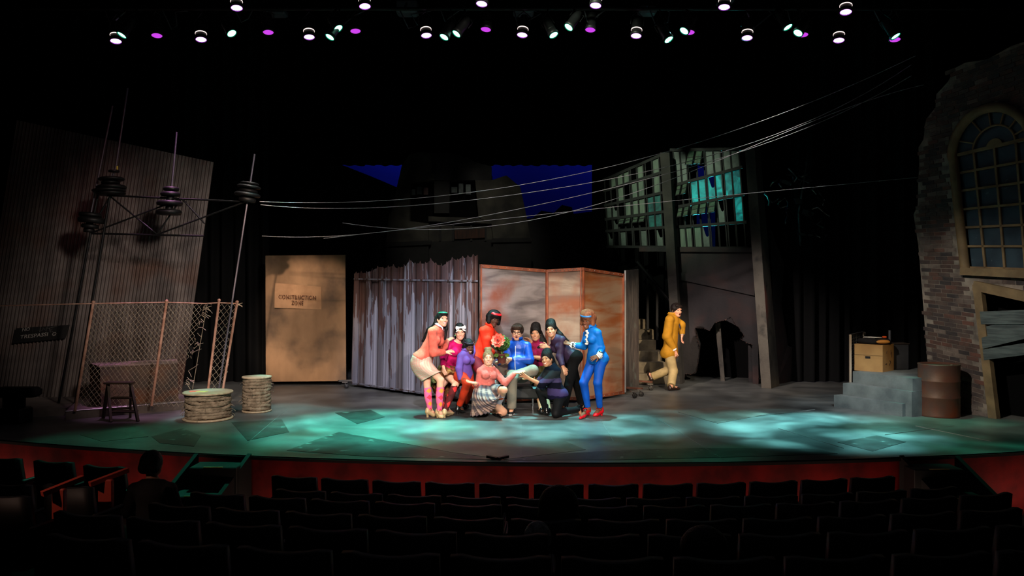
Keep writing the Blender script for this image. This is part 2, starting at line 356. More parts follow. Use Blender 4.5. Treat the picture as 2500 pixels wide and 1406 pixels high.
tpoly([(1046, 528), (1168, 532), (1200, 546), (1046, 540)], mt=m_tower, off=-.05, nm='ledge')
tpoly([(1046, 540), (1200, 546), (1204, 584), (1046, 590)], mt=m_tower, off=.14)
tpoly([(1110, 562), (1184, 558), (1184, 580), (1110, 584)], d=.1, nm='shutter', mt=M('rust_shutter', (70, 40, 28), .8, col2=(40, 26, 20), scale=12, stretch=(3, 1, .3)), off=.05)
tpoly([(990, 430), (1202, 430), (1202, 600), (990, 600)], d=.05, nm='dark_interior', mt=m_black, off=.45)  # black sheet added behind the openings to block the blue
tpoly([(940, 592), (1052, 587), (1052, 597), (940, 602)], d=.1, nm='ledge', mt=m_tower2, off=-.08)
tpoly([(1200, 582), (1299, 580), (1299, 590), (1200, 592)], d=.1, nm='ledge', mt=m_tower2, off=-.08)
for (x0, y0, x1, y1, c) in ((1005, 462, 1014, 476, 0), (1018, 456, 1030, 474, 0), (1034, 458, 1045, 475, 1), (1102, 456, 1116, 470, 0), (1120, 448, 1131, 472, 0), (1137, 450, 1149, 474, 0), (1164, 446, 1184, 500, 0)):
    tpoly([(x0, y1), (x1, y1), (x1, y0), (x0, y0)], d=.03, nm='window_pane', mt=m_pane_dim if not c else M('reddish_pane', (90, 60, 58), .5), off=.16)
for x in (1072, 1104, 1148, 1183): tpoly([(x, 538), (x + 5, 538), (x + 5, 588), (x, 588)], d=.06, nm='window_bar', mt=m_blackpaint, off=.08)

# ---- broken factory facade, back of the stage
m_conc = M('concrete_grey', (104, 98, 88), .85, col2=(66, 62, 58), scale=2.2, stretch=(1, 1, .5), bump=.25, bscale=25, col3=(48, 46, 44), scale3=4, ramp3=(.55, .75))
m_wallg = M('facade_plaster', (48, 43, 45), .85, col2=(28, 26, 29), scale=2, stretch=(1, 1, .35), bump=.25, bscale=18, col3=(66, 44, 42), scale3=1.6, ramp3=(.5, .75))
m_mull = M('steel_mullion', (11, 12, 12), .6, spec=.25)
m_frost = M('frosted_pane', (120, 140, 118), .55, col2=(84, 106, 92), scale=5, stretch=(3, 3, .5), trans=.35, spec=.6)
m_frost2 = M('sooty_pane', (92, 110, 100), .5, col2=(60, 74, 68), scale=4, trans=.3, spec=.6)
m_teal = M('teal_lit_pane', (60, 190, 185), .45, col2=(24, 120, 122), scale=4, distort=1.5, trans=.7, spec=.5)  # teal backlight is put into the pane colour as well
fa = Pl(P(1470, 930, 17.7), P(1850, 930, 16.5))
ft = thing('factory_facade', fa.at(1750, 935), 'dark factory front with rows of broken windows and a torn doorway', 'building')
def fpoly(pts, d=.2, off=0.0, nm='wall', mt=m_wallg): return MB().prism([fa.at(x, y, off) for x, y in pts], -fa.n * d).build(nm, mt, ft)
fpoly([(1478, 604), (1662, 605), (1662, 926), (1478, 926)], off=-2.2, d=.05)
fpoly([(1650, 604), (1848, 606), (1852, 940), (1838, 940), (1836, 840), (1825, 837), (1806, 826), (1817, 818), (1799, 796), (1784, 788), (1769, 781), (1746, 787), (1732, 807), (1718, 801), (1697, 800), (1703, 826), (1708, 840), (1703, 883), (1697, 912), (1673, 914), (1668, 926), (1650, 926)])
fpoly([(1655, 664), (1842, 700), (1842, 722), (1655, 682)], .08, .08, 'ledge')
fpoly([(1560, 602), (1848, 604), (1848, 616), (1560, 614)], .10, .08, 'sill')
fpoly([(1746, 789), (1758, 787), (1770, 934), (1760, 934)], .1, -.3, 'door_post', m_conc)
fpoly([(1826, 838), (1846, 842), (1850, 936), (1828, 936)], .1, -.25, 'door_post', m_wallg)
fpoly([(1660, 660), (1860, 660), (1860, 950), (1660, 950)], .05, -1.1, 'back_wall', m_black)
torn = MB(); rt_ = random.Random(9)
for tp in ([(1697, 800), (1718, 801), (1732, 807), (1746, 787), (1769, 781), (1784, 774), (1799, 796), (1817, 818), (1806, 826), (1825, 837), (1838, 841)], [(1698, 804), (1704, 830), (1709, 850), (1704, 883), (1700, 905), (1688, 914), (1673, 912)]):
    for (xa, ya), (xb, yb) in zip(tp[:-1], tp[1:]):
        m_ = max(2, int(math.hypot(xb - xa, yb - ya) / 5))
        for k_ in range(m_):                              # curled shreds of torn sheet along the hole
            x, y = lerp((xa, ya), (xb, yb), k_ / m_); x2, y2 = lerp((xa, ya), (xb, yb), (k_ + 1.1) / m_); o_ = rt_.uniform(.01, .10)
            torn.prism([fa.at(x, y, .005), fa.at(x2, y2, .005), fa.at((x + x2) / 2 + rt_.uniform(-2, 2), (y + y2) / 2 + rt_.uniform(0, 3.5), o_)], -fa.n * .012)
torn.build('torn_edge', M('torn_edge', (110, 84, 78), .3, col2=(60, 44, 42), scale=14), ft)
def section(cols, ly, ry, xl, xr, lean, grid):
    """a wall of sashes: cols = pane edges at mid height; ly/ry = row edges at the two ends (pixels); grid = what each pane is"""
    ymid = (ly[0] + ly[-1]) / 2
    def X(x, y): return x + lean * (y - ymid)
    def Yr(r, x): t = (x - xl) / (xr - xl); return ly[r] * (1 - t) + ry[r] * t
    mb = MB()
    for r in range(len(ly)):
        mb.bar(fa.at(X(xl - 3, ly[r]), Yr(r, xl - 3)), fa.at(X(xr + 3, ry[r]), Yr(r, xr + 3)), .06, .06, up=fa.n)
    done = set()
    for (a, b) in cols:
        for x in (a, b):
            wdt = .05
            mb.bar(fa.at(X(x, Yr(0, x)), Yr(0, x)), fa.at(X(x, Yr(len(ly) - 1, x)), Yr(len(ly) - 1, x)), wdt * .5, .04, up=fa.n)
    mb.build('window_frame', m_mull, ft)
    for r, row in enumerate(grid):
        for c, ch in enumerate(row):
            if ch == '.': continue
            a, b = cols[c]
            q = [(X(a + .8, Yr(r + 1, a)), Yr(r + 1, a) - 2), (X(b - .8, Yr(r + 1, b)), Yr(r + 1, b) - 2), (X(b - .8, Yr(r, b)), Yr(r, b) + 2), (X(a + .8, Yr(r, a)), Yr(r, a) + 2)]
            p = [fa.at(x, y, -.02) for x, y in q]; mt = {'p': m_frost, 's': m_frost2, 't': m_teal, 'h': m_frost, 'b': m_teal, 'k': m_frost2}[ch]
            if ch == 'h':                                # a sash hanging open, tipped towards the stage
                h = np.linalg.norm(p[3] - p[0]); top = [p[3], p[2]]; dv = nrm(-fa.n * -.75 + V(0, 0, -.66)) * h * .85
                for f0, f1 in ((.02, .46), (.54, .98)):
                    MB().prism([top[0] + dv * f1, top[1] + dv * f1, top[1] + dv * f0, top[0] + dv * f0], -fa.n * .008 + V(0, 0, .006)).build('window_pane', mt, ft)
                sf = MB()
                for e in (top[0], top[1]): sf.bar(e, e + dv, .02, .02)
                sf.bar(top[0] + dv, top[1] + dv, .02, .02); sf.bar(top[0] + dv * .5, top[1] + dv * .5, .02, .02); sf.build('open_sash', m_mull, ft)
            elif ch in 'bk':                             # a broken pane: a curved bite missing
                pl = [p[0], p[1]] + [lerp(lerp(p[1], p[2], g), lerp(p[0], p[3], g), u) for u, g in ((0, .55), (.25, .48), (.45, .52), (.62, .7), (.78, .95))] + [p[3]]
                MB().prism(pl, -fa.n * .008).build('window_pane', mt, ft)
            else: MB().prism(p, -fa.n * .008).build('window_pane', mt, ft)
def cx(v): return 1470 + v / 5.408
def cyy(v): return 360 + v / 5.408
section([(cx(a), cx(b)) for a, b in ((58, 130), (136, 208), (222, 302), (308, 386), (406, 486), (492, 576), (604, 692), (698, 788))],
        [cyy(v) for v in (430, 575, 765, 950, 1105, 1310)], [cyy(v) for v in (110, 335, 600, 850, 1055, 1315)], cx(50), cx(800), .055,
        ['.ppp.p.p', '..p.pp.p', 'sk.ppptt', '.khhhhtt', 'k.s..s.k'])
section([(cx(a), cx(b)) for a, b in ((985, 1068), (1074, 1150), (1180, 1278), (1284, 1382), (1404, 1506), (1512, 1606), (1634, 1736), (1742, 1850))],
        [cyy(v) for v in (35, 500, 790, 1050, 1330)], [cyy(v) for v in (20, 262, 620, 985, 1325)], cx(960), cx(1868), .075,
        ['sshhssss', 'hhttbttt', 'hhhhhk.t', 'pppk....'])
def lean_col(name, pb, pt, wd, Yb, lab, mt=m_conc):
    b0, b1, b2 = [P(x, y, Yy) for x, y, Yy in pb]; t0, t1, t2 = [P(x, y, Yy) for x, y, Yy in pt]
    b3 = b0 + b2 - b1; t3 = t0 + t2 - t1
    o = MB().hexa([b0, b1, b2, b3, t0, t1, t2, t3]).build(name, mt); return tag(o, lab, 'column')
fy = lambda Y: 707 + 2 * FPX / Y
lean_col('leaning_column', [(1859, fy(15.85), 15.85), (1883, fy(15.75), 15.75), (1903, fy(16.2), 16.2)], [(1818, 362, 15.85), (1842, 362, 15.75), (1856, 362, 16.2)], 0, 15.8, 'tall leaning grey concrete column in front of the factory front')
lean_col('leaning_column', [(1646, fy(16.55), 16.55), (1666, fy(16.5), 16.5), (1672, fy(16.8), 16.8)], [(1611, 372, 16.55), (1634, 372, 16.5), (1640, 372, 16.8)], 0, 16.4, 'slimmer dark concrete column between the two banks of broken windows', M('concrete_shaded', (58, 54, 50), .9, col2=(34, 32, 31), scale=2.2, bump=.25, bscale=25))  # shade on this column is put into a darker concrete colour
sw = MB().prism([P(x, y, Yy) for x, y, Yy in ((1895, fy(16.4), 16.4), (1930, fy(16.9), 16.9), (1934, 850, 16.9), (1922, 845, 16.8), (1905, 740, 16.6), (1912, 640, 16.7), (1880, 560, 16.4))], (0.05, .08, 0)).build('wall_fragment', m_wallg)
tag(sw, 'broken grey wall fragment next to the tall leaning column', 'scenery')
# wreckage glinting in the dark beside the column
wr = thing('hanging_wreckage', P(1940, 540, 16.6), 'dark twisted metal wreckage hanging beside the tall leaning column', 'scenery')
m_wreck = M('scorched_metal', (150, 156, 150), .3, metal=.8, col2=(16, 16, 16), scale=6, ramp=(.5, .62))
g = MB()
for k in range(16):
    x = 1890 + rnd.random() * 120; y = 430 + rnd.random() * 150
    pts = [P(x, y, 16.5)]
    for q in range(3): x += rnd.uniform(-16, 22); y += rnd.uniform(-14, 14); pts.append(P(x, y, 16.5 + rnd.uniform(-.2, .2)))
    g.tube(pts, .02, 5)
g.tube([P(1866, 472, 16.3), P(1874, 478, 16.3), P(1879, 492, 16.3), P(1877, 502, 16.3)], .025, 6)
g.tube([P(1972, 380, 16.9), P(1960, 460, 16.7), P(1950, 520, 16.6), P(1955, 600, 16.6)], .03, 6)
g.build('bent_rod', m_wreck, wr)
for q in ([(1912, 438), (1934, 446), (1930, 454), (1908, 446)], [(1938, 484), (1954, 484), (1962, 496), (1944, 498)], [(1962, 510), (1988, 520), (1980, 534), (1958, 522)], [(1948, 568), (1984, 572), (1984, 576), (1948, 574)]):
    MB().prism([P(x, y, 16.5) for x, y in q], (0, .02, 0)).build('shard', m_wreck, wr)

# ---- stairs up into the factory
m_step = M('stair_paint', (132, 118, 92), .8, col2=(88, 78, 62), scale=4, bump=.2, bscale=30, col3=(60, 54, 46), scale3=3, ramp3=(.55, .72))
st = thing('staircase', F(1590, 938), 'tan staircase with dark handrail climbing behind the man in mustard jacket', 'stairs')
Yf = 16.42; zs = .22
for k, xr in enumerate((1632, 1627, 1617, 1602, 1597, 1586)):
    y = Yf + .3 * k; z1 = zs * (k + 1); x0 = P(1520, 0, y)[0]; x1 = P(xr, 0, y)[0]
    dp = 1.0 if k < 3 else .5; MB().box(((x0 + x1) / 2, y + dp / 2, z1 / 2), (x1 - x0, dp, z1 - .004), bev=.012).build('step', m_step, st)
rl = MB().tube([P(1556, 640, 17.6), P(1650, 752, 16.7)], .04, 8)
rl.build('handrail', m_blackpaint, st)
for (x, y0, y1, yy) in ((1581, 668, 806, 17.5), (1604, 694, 830, 17.2), (1648, 750, 925, 16.75)): MB().bar(P(x, y0, yy), P(x, y1, yy), .05, .05).build('baluster', m_blackpaint, st)

# ================================================================== brick building at the side
bw = Pl(P(2243, 1001, 13.3), P(2500, 1035, 11.75))
m_mortar = M('mortar', (150, 140, 128), .9, col2=(92, 86, 80), scale=5, bump=.2, bscale=60)
BR = [M('brick_%d' % i, c, .85, col2=c2, scale=7, ramp=(.42, .6), bump=.35, bscale=40, col3=(136, 126, 118), scale3=1.2, ramp3=(.55, .74)) for i, (c, c2) in enumerate((((84, 66, 60), (70, 56, 52)), ((92, 68, 60), (74, 58, 54)), ((74, 64, 62), (62, 54, 54)), ((88, 74, 68), (72, 62, 60)), ((104, 70, 60), (84, 62, 56)), ((60, 54, 54), (50, 46, 48)), ((118, 106, 98), (92, 82, 76))))]
bt = thing('brick_building', bw.at(2330, 1018), 'broken brick building front with arched window and boarded doorway', 'building')
def bx_(x0, y): return x0 + .12 * (y - 620)              # leaning uprights
def by_(c, x): return 620 + c * (1 + .00095 * (x - 2260))  # courses that fan out
sil = [(1010, 2300), (880, 2262), (720, 2250), (600, 2240), (521, 2228), (520, 2238), (433, 2240), (430, 2244), (360, 2240), (345, 2252), (310, 2256), (297, 2262), (275, 2268), (262, 2284), (232, 2284), (228, 2292), (200, 2312), (170, 2310), (168, 2330), (155, 2352), (147, 2400), (120, 2440), (104, 2500), (60, 2600)]
def leftx(y):
    for (ya, xa), (yb, xb) in zip(sil[:-1], sil[1:]):
        if ya >= y >= yb: return xa + (xb - xa) * (ya - y) / max(1e-6, ya - yb)
    return 2600 if y < 60 else 2300
# window outline (outer frame) in pixels: uprights lean, arch on top
def win_in(x, y, m=0):
    l = 2326 + (y - 378) * .112 - m; 
    if 372 <= y <= 662 + m: return x > l
    if y < 372: return ((x - 2423) / (97 + m)) ** 2 + ((y - 372 + (x - 2423) * .1) / (108 + m)) ** 2 < 1
    return False
def door_in(x, y, m=0): return y > 688 + (x - 2380) * .21 - m and x > 2379 + (y - 690) * .127 - m
# backing of mortar, cut round the openings
bk = MB()
def bpoly(pts, mt, nm, off=0.0, d=.12): return MB().prism([bw.at(x, y, off) for x, y in pts], -bw.n * d).build(nm, mt, bt)
L_ = [(leftx(y) + 2, y) for y in (1008, 950, 880, 800, 720, 660, 600, 524, 500, 440, 400, 360, 340, 310, 280, 262, 230, 200, 168, 155, 147)]
arch = [(2423 + 99 * math.cos(a), 372 - (99 * math.cos(a)) * .1 - 110 * math.sin(a)) for a in np.linspace(math.pi, 0, 20)]
bpoly(L_[:14] + [(2326, 330), (2325, 378), (2341, 520), (2357, 662), (2600, 676), (2600, 735), (2380, 688), (2401, 850), (2421, 1024)], m_mortar, 'mortar_bed')
bpoly([(2256, 312), (2262, 290), (2284, 262), (2286, 230), (2314, 200), (2332, 166), (2356, 153), (2410, 145), (2470, 112), (2600, 70), (2600, 330)] + [(x, y) for x, y in arch[::-1]] , m_mortar, 'mortar_bed')
bricks = []
c = -590.0; k = 0
while c < 420:
    ch = 9.6; y_mid = by_(c + ch / 2, 2330)
    x = 2180 + (k % 2) * 13.5 + rnd.uniform(-2, 2)
    while x < 2600:
        wl = 27 * (1 + .0009 * (x - 2260)) * rnd.uniform(.9, 1.1)
        xa, xb = x + .7, x + wl - .7
        def pt(xx, cc): y = by_(cc, xx); return (bx_(xx, y), by_(cc, bx_(xx, y)))
        q = [pt(xa, c + ch - .6), pt(xb, c + ch - .6), pt(xb, c + .6), pt(xa, c + .6)]
        cxm = sum(p[0] for p in q) / 4; cym = sum(p[1] for p in q) / 4
        cols_ = [(cxm, cym)] + q
        lx = leftx(cym)
        if q[0][0] > lx - 3 and cym < 1021 + (cxm - 2420) * .14 and cxm < 2590 and cym > 60 and not any(win_in(px, py, 4) or door_in(px, py, 2) for px, py in cols_) and not (cym < 400 and cxm > 2540):
            bricks.append((q, cxm, cym))
        x += wl
    c += ch; k += 1
inview = [b for b in bricks if b[1] < 2505]; rest = [b for b in bricks if b[1] >= 2505]
inview.sort(key=lambda b: -(b[0][1][0] - b[0][0][0]) * (b[0][0][1] - b[0][3][1]))
def brick_geo(mb, q):
    o = rnd.uniform(.003, .011); p = [bw.at(x, y, o) for x, y in q]; dpt = -bw.n * (o + .03)
    e = [pp + dpt for pp in p]
    mb.add(p + e, [(0, 1, 2, 3), (0, 4, 5, 1), (1, 5, 6, 2), (2, 6, 7, 3), (3, 7, 4, 0)])
for b in inview[:296]:
    mb = MB(); brick_geo(mb, b[0]); mb.build('brick', BR[rnd.choice((0, 0, 1, 2, 2, 3, 3, 4, 5, 6))], bt)
mb = MB(); 
groups = {}
for b in inview[296:] + rest: groups.setdefault(0, []).append(b)
for b in groups.get(0, []): brick_geo(mb, b[0])
me_o = mb.build('small_bricks', BR, bt)
me_o.data.polygons.foreach_set('material_index', [(i // 5 * 7919) % 7 for i in range(len(me_o.data.polygons))]); tag(me_o, kind='stuff')
# arched window
m_trimp = M('tan_trim', (140, 118, 84), .75, col2=(110, 92, 66), scale=4, bump=.15, bscale=40)
m_bpane = M('dark_blue_pane', (58, 78, 90), .3, col2=(40, 56, 68), scale=3, col3=(90, 108, 116), scale3=9, ramp3=(.66, .72), spec=.6)
wn = MB()
wn.tube([bw.at(2357, 661, .04), bw.at(2341, 520, .04), bw.at(2328, 392, .04)] + [bw.at(x, y, .04) for x, y in arch], .075, 8)
wn.build('window_surround', m_trimp, bt)
MB().bar(bw.at(2350, 662, .05), bw.at(2600, 674, .05), .12, .14, up=bw.n).build('window_sill', m_trimp, bt)
fr = MB()
def wl_(i): return lambda y: (2342, 2377, 2427, 2480, 2535, 2590)[i] + (y - 378) * (.112 - .008 * i)
rows_l = [378, 423, 467, 512, 556, 601, 652]; slope = [-.235, -.185, -.14, -.095, -.045, .0, .03]
def ry(r, x): return rows_l[r] + (x - 2340) * slope[r]
for r in range(7): fr.bar(bw.at(2338 + r * 4, ry(r, 2338 + r * 4), .01), bw.at(2600, ry(r, 2600), .01), .035 if r else .05, .03, up=bw.n)
for i in range(1, 5): fr.bar(bw.at(wl_(i)(380), ry(0, wl_(i)(380)), .01), bw.at(wl_(i)(650), ry(6, wl_(i)(650)), .01), .032, .03, up=bw.n)
cen = (2427, 372 - 14)
def apt(r, a): return (cen[0] + r * math.cos(a), cen[1] - r * .1 * math.cos(a) * 2.2 - r * math.sin(a) * 1.0 + 0)
fr.tube([bw.at(*apt(52, a), .01) for a in np.linspace(math.pi, 0, 16)], .017, 6)
for a in (2.78, 2.2, 1.72, 1.28, .8, .35): fr.tube([bw.at(*apt(52, a), .01), bw.at(*apt(92, a), .01)], .014, 6)
fr.build('window_frame', m_trimp, bt)
bpoly([apt(20, a) for a in np.linspace(math.pi, 0, 12)], m_trimp, 'fanlight_boss', .02, .03)
for r in range(6):
    for i in range(5):
        y0 = rows_l[r]; y1 = rows_l[r + 1]
        a, b = wl_(i), wl_(i + 1)
        q = [(a(y1), ry(r + 1, a(y1))), (b(y1), ry(r + 1, b(y1))), (b(y0), ry(r, b(y0))), (a(y0), ry(r, a(y0)))]
        if q[0][0] < 2560: bpoly(q, m_bpane, 'window_pane', -.02, .01)
aa = [math.pi, 2.78, 2.2, 1.72, 1.28, .8, .35, 0]
for a0, a1 in zip(aa[:-1], aa[1:]):
    bpoly([apt(53, a0), apt(94, a0), apt(94, (a0 + a1) / 2), apt(94, a1), apt(53, a1)], m_bpane, 'window_pane', -.02, .01)
bpoly([apt(51, a) for a in np.linspace(math.pi, 0, 14)], m_bpane, 'window_pane', -.03, .01)
# boarded doorway
dj = MB()
dj.bar(bw.at(2388, 694, .04), bw.at(2428, 1024, .04), .13, .10, up=bw.n); dj.build('door_frame', m_trimp, bt)
MB().bar(bw.at(2380, 697, .045), bw.at(2600, 744, .045), .15, .10, up=bw.n).build('door_frame', m_trimp, bt)
bpoly([(2380, 690), (2600, 735), (2600, 1060), (2425, 1024)], m_black, 'doorway_dark', -.5, .02)
m_board = M('weathered_board', (92, 104, 104), .8, col2=(62, 72, 74), scale=3, stretch=(1, 1, 8), bump=.3, bscale=20, bstretch=(.3, .3, 6))
for (x0, y0, x1, y1, h, o) in ((2392, 776, 2600, 772, 31, .10), (2402, 812, 2600, 770, 28, .07), (2396, 838, 2600, 786, 27, .12), (2399, 866, 2600, 838, 26, .10)):
    t = [(x0, y0 - h / 2), (x1, y1 - h * .62), (x1, y1 + h * .62), (x0 + 3, y0 + h / 2)]
    bpoly(t, m_board, 'plank', o, .035)
# ================================================================== left of the stage: corrugated wall, kerb, fence, pylon
m_corr = M('corrugated_tin', (112, 104, 100), .55, metal=.15, col2=(78, 72, 70), scale=2.4, stretch=(1.5, 1.5, .35), col3=(92, 66, 54), scale3=1.1, ramp3=(.52, .74), bump=.15, bscale=30, spec=.4)
wp = Pl(P(0, 995, 13.5), P(440, 962, 13.95))
TL, TR, BR_, BL = (40, 293), (522, 396), (438, 1000), (-75, 1010)
NW, SEG = 56, 6; nu, nv = NW * SEG + 1, 7
vs = []
for j in range(nv):
    t = j / (nv - 1)
    for i in range(nu):
        u = i / (nu - 1); a = lerp(TL, TR, u); b = lerp(BL, BR_, u); q = lerp(b, a, t)
        vs.append(wp.at(q[0], q[1], .022 * math.sin(2 * math.pi * u * NW)))
qs = [(j * nu + i, j * nu + i + 1, (j + 1) * nu + i + 1, (j + 1) * nu + i) for j in range(nv - 1) for i in range(nu - 1)]
cw = thing('corrugated_flat', wp.at(200, 985), 'tall leaning wall of rusty corrugated tin behind the chain-link fence', 'scenery flat')
vs = np.array(vs) - ORG[cw.name]; link('tin_sheet', fast_mesh('tin_sheet', vs, qs), m_corr, cw)
MB().prism([wp.at(x, y, -.05) for x, y in (TL, (518, 400), (436, 1000), BL)], -wp.n * .04).build('backing', m_blackpaint, cw)
for y0, y1 in ((330, 425), (660, 670), (860, 850)): MB().bar(wp.at(40, y0, -.1), wp.at(470, y1, -.1), .06, .05, up=wp.n).build('batten', m_blackpaint, cw)
# NO TRESPASSING board
m_sign = M('black_sign', (8, 8, 8), .6); m_let = M('sign_letters', (150, 148, 140), .7); m_scr = M('scratch', (92, 92, 90), .8)
ns = thing('no_trespassing_sign', wp.at(100, 812, .05), 'black board lettered NO TRESPASSI G with scratches, on the corrugated wall', 'sign')
MB().prism([wp.at(x, y, .045) for x, y in ((30, 838), (160, 826), (171, 793), (40, 801))], wp.n * .015).build('board', m_sign, ns)
def text_mesh(body, size, extrude=.003, offset=0.0, spacing=1.0):
    c = bpy.data.curves.new('t', 'FONT'); c.body = body; c.size = size; c.extrude = extrude; c.offset = offset; c.space_character = spacing
    c.resolution_u = 3; o = bpy.data.objects.new('t', c); COL.objects.link(o)
    bpy.context.view_layer.update(); dg = bpy.context.evaluated_depsgraph_get()
    me = bpy.data.meshes.new_from_object(o.evaluated_get(dg)); bpy.data.objects.remove(o); return me
def put_text(name, body, origin, xdir, ydir, height, mat, parent, spacing=1.0, offset=0.0, width=None):
    me = text_mesh(body, 1.0, .004, offset, spacing)
    co = np.empty(len(me.vertices) * 3); me.vertices.foreach_get('co', co); co = co.reshape(-1, 3)
    sc = height / .7; sx = (width / (co[:, 0].max() - co[:, 0].min())) if width else sc
    x0 = co[:, 0].min(); n = nrm(np.cross(nrm(xdir), nrm(ydir)))
    w_ = np.asarray(origin) + np.outer((co[:, 0] - x0) * sx, nrm(xdir)) + np.outer(co[:, 1] * sc, nrm(ydir)) + np.outer(co[:, 2], n)
    me.vertices.foreach_set('co', (w_ - ORG[parent.name]).ravel().astype(np.float32)); me.name = name; me.update()
    return link(name, me, mat, parent)
def wt(x, y): return wp.at(x, y, .064)
ux = wt(116, 820) - wt(52, 826); uy = wt(53, 798) - wt(48, 826)
put_text('lettering', 'NO', wt(54, 809), ux, uy, .062, m_let, ns, width=np.linalg.norm(wt(72, 807) - wt(54, 809)))
put_text('lettering', 'TRESPASSI', wt(49, 827), wt(116, 820) - wt(49, 827), uy, .064, m_let, ns, 1.05, width=np.linalg.norm(wt(116, 820) - wt(49, 827)))
put_text('lettering', 'G', wt(127, 820), wt(135, 819) - wt(127, 820), uy, .064, m_let, ns, width=np.linalg.norm(wt(135, 819) - wt(127, 820)))
sc_ = MB()
for ln in ([(80, 800), (79, 812), (140, 796)], [(99, 797), (97, 810)], [(102, 808), (105, 800), (113, 809), (115, 798)], [(120, 800), (123, 811)], [(128, 803), (121, 806), (139, 815)]):
    sc_.tube([wt(x, y) for x, y in ln], .004, 4)
sc_.build('scratched_letters', m_scr, ns)

m_kerb = M('kerb_concrete', (112, 102, 98), .7, col2=(78, 72, 70), scale=3, bump=.2, bscale=25)
kb = thing('kerb_platform', F(300, 1012), 'low grey concrete kerb platform carrying the chain-link fence', 'platform')
def kprism(pts, h, nm): return MB().prism([F(x, y) for x, y in pts], (0, 0, h)).build(nm, m_kerb, kb)
kprism([(160, 1025), (302, 1013), (449, 1000), (470, 968), (210, 975)], .13, 'slab')
kprism([(-90, 1030), (30, 1021), (163, 1014), (211, 976), (-90, 980)], .12, 'slab')
e = MB(); e.tube([F(160, 1025, 0) + V(0, .0, .13), F(302, 1013) + V(0, 0, .13), F(449, 1000) + V(0, 0, .13)], .012, 6); e.build('edge_strip', M('edge_metal', (150, 148, 150), .35, metal=.6), kb)

m_post = M('rusty_post', (186, 146, 128), .6, col2=(150, 108, 88), scale=9, bump=.2, bscale=50)
m_wire = M('galvanised_wire', (170, 158, 140), .45, metal=.5, spec=.6)
fp = Pl(F(183, 1004, .13), F(370, 991, .13))
ff = thing('chain_link_fence', fp.at(280, 1000), 'leaning chain-link fence with rusty posts and a torn edge, standing on the kerb', 'fence')
for (x0, y0, x1, y1) in ((183, 1004, 228, 738), (370, 991, 407, 735)):
    MB().tube([fp.at(x0, y0), fp.at(x1, y1)], .021, 10).build('fence_post', m_post, ff)
    MB().ball(fp.at(x1, y1), .028, n=10, m=6).build('post_cap', m_post, ff)
tw2 = fp.at(520, 741)
fq = Pl(fp.at(500, 985), V(fp.at(500, 985)[0] + .5, fp.at(500, 985)[1] + .32, 0))
for (x0, y0, x1, y1) in ((506, 968, 535, 733), (541, 970, 579, 737)):
    MB().tube([fq.at(x0, y0), fq.at(x1, y1)], .021, 10).build('fence_post', m_post, ff); MB().ball(fq.at(x1, y1), .028, n=10, m=6).build('post_cap', m_post, ff)
MB().tube([fp.at(-40, 747), fp.at(228, 741), fp.at(407, 738), fp.at(500, 741), fq.at(535, 739), fq.at(581, 741)], .010, 6).build('top_rail', m_post, ff)
MB().tube([fq.at(470, 950), fq.at(505, 745)], .006, 4).build('brace_wire', m_wire, ff)
def chain(plane, left, right, top, bot, h, vstep, name, r=.0034):
    """chain link between two leaning sides: left/right give the px x at a px y"""
    mb = MB(); a = plane.at(left(bot), bot)
    wid = np.linalg.norm(plane.at(right(top), top) - plane.at(left(top), top)); n = int(wid / h)
    hgt = abs(plane.at(300, bot)[2] - plane.at(300, top)[2]); m = int(hgt / vstep)
    vs = []; fs = []
    for i in range(n + 9):
        pts = []
        for k in range(m + 1):
            y = bot + (top - bot) * k / m; xl = left(y)
            pxm = FPX / plane.at(xl, y)[1]; x = xl + (i + ((k + i) % 2)) * h * pxm * .96
            lim = right(y)
            pts.append(None if x > lim + 2 else plane.at(x, y, .006 if (k + i) % 2 else -.006))
        for p, q in zip(pts[:-1], pts[1:]):
            if p is None or q is None: continue
            b0 = len(vs); d = nrm(q - p); s = np.cross(d, plane.n) * r; o = plane.n * r
            vs += [p + s, p + o, p - s, q + s, q + o, q - s]; fs += [(b0, b0 + 1, b0 + 4, b0 + 3), (b0 + 1, b0 + 2, b0 + 5, b0 + 4), (b0 + 2, b0, b0 + 3, b0 + 5)]
    o = link(name, fast_mesh(name, np.array(vs) - ORG[ff.name], fs, False), m_wire, ff); o['kind'] = 'stuff'; return o
def lin(p): 
    ys = [q[1] for q in p]; xs_ = [q[0] for q in p]
    return lambda y: float(np.interp(y, ys, xs_))
chain(fp, lin([(228, 740), (186, 996)]), lin([(497, 745), (490, 780), (474, 830), (458, 880), (447, 930), (440, 985)]), 742, 992, .041, .046, 'wire_netting')
chain(fq, lin([(535, 740), (506, 968)]), lin([(582, 742), (544, 970)]), 742, 960, .05, .055, 'wire_netting', .0035)
fry = MB(); rr = random.Random(3)
for k in range(34):
    t = rr.random(); x, y = lerp((497, 748), (452, 940), t ** 1.6); p = fp.at(x, y); q = p + V(rr.uniform(-.02, .16), rr.uniform(-.05, .05), rr.uniform(-.12, .1)); fry.tube([p, (p + q) / 2 + V(0, 0, rr.uniform(-.03, .05)), q], .005, 4)
for k in range(5): p = fq.at(581, 742); fry.tube([p, p + V(rr.uniform(-.02, .1), 0, rr.uniform(-.1, .08))], .005, 4)
fry.build('frayed_wire', m_wire, ff)

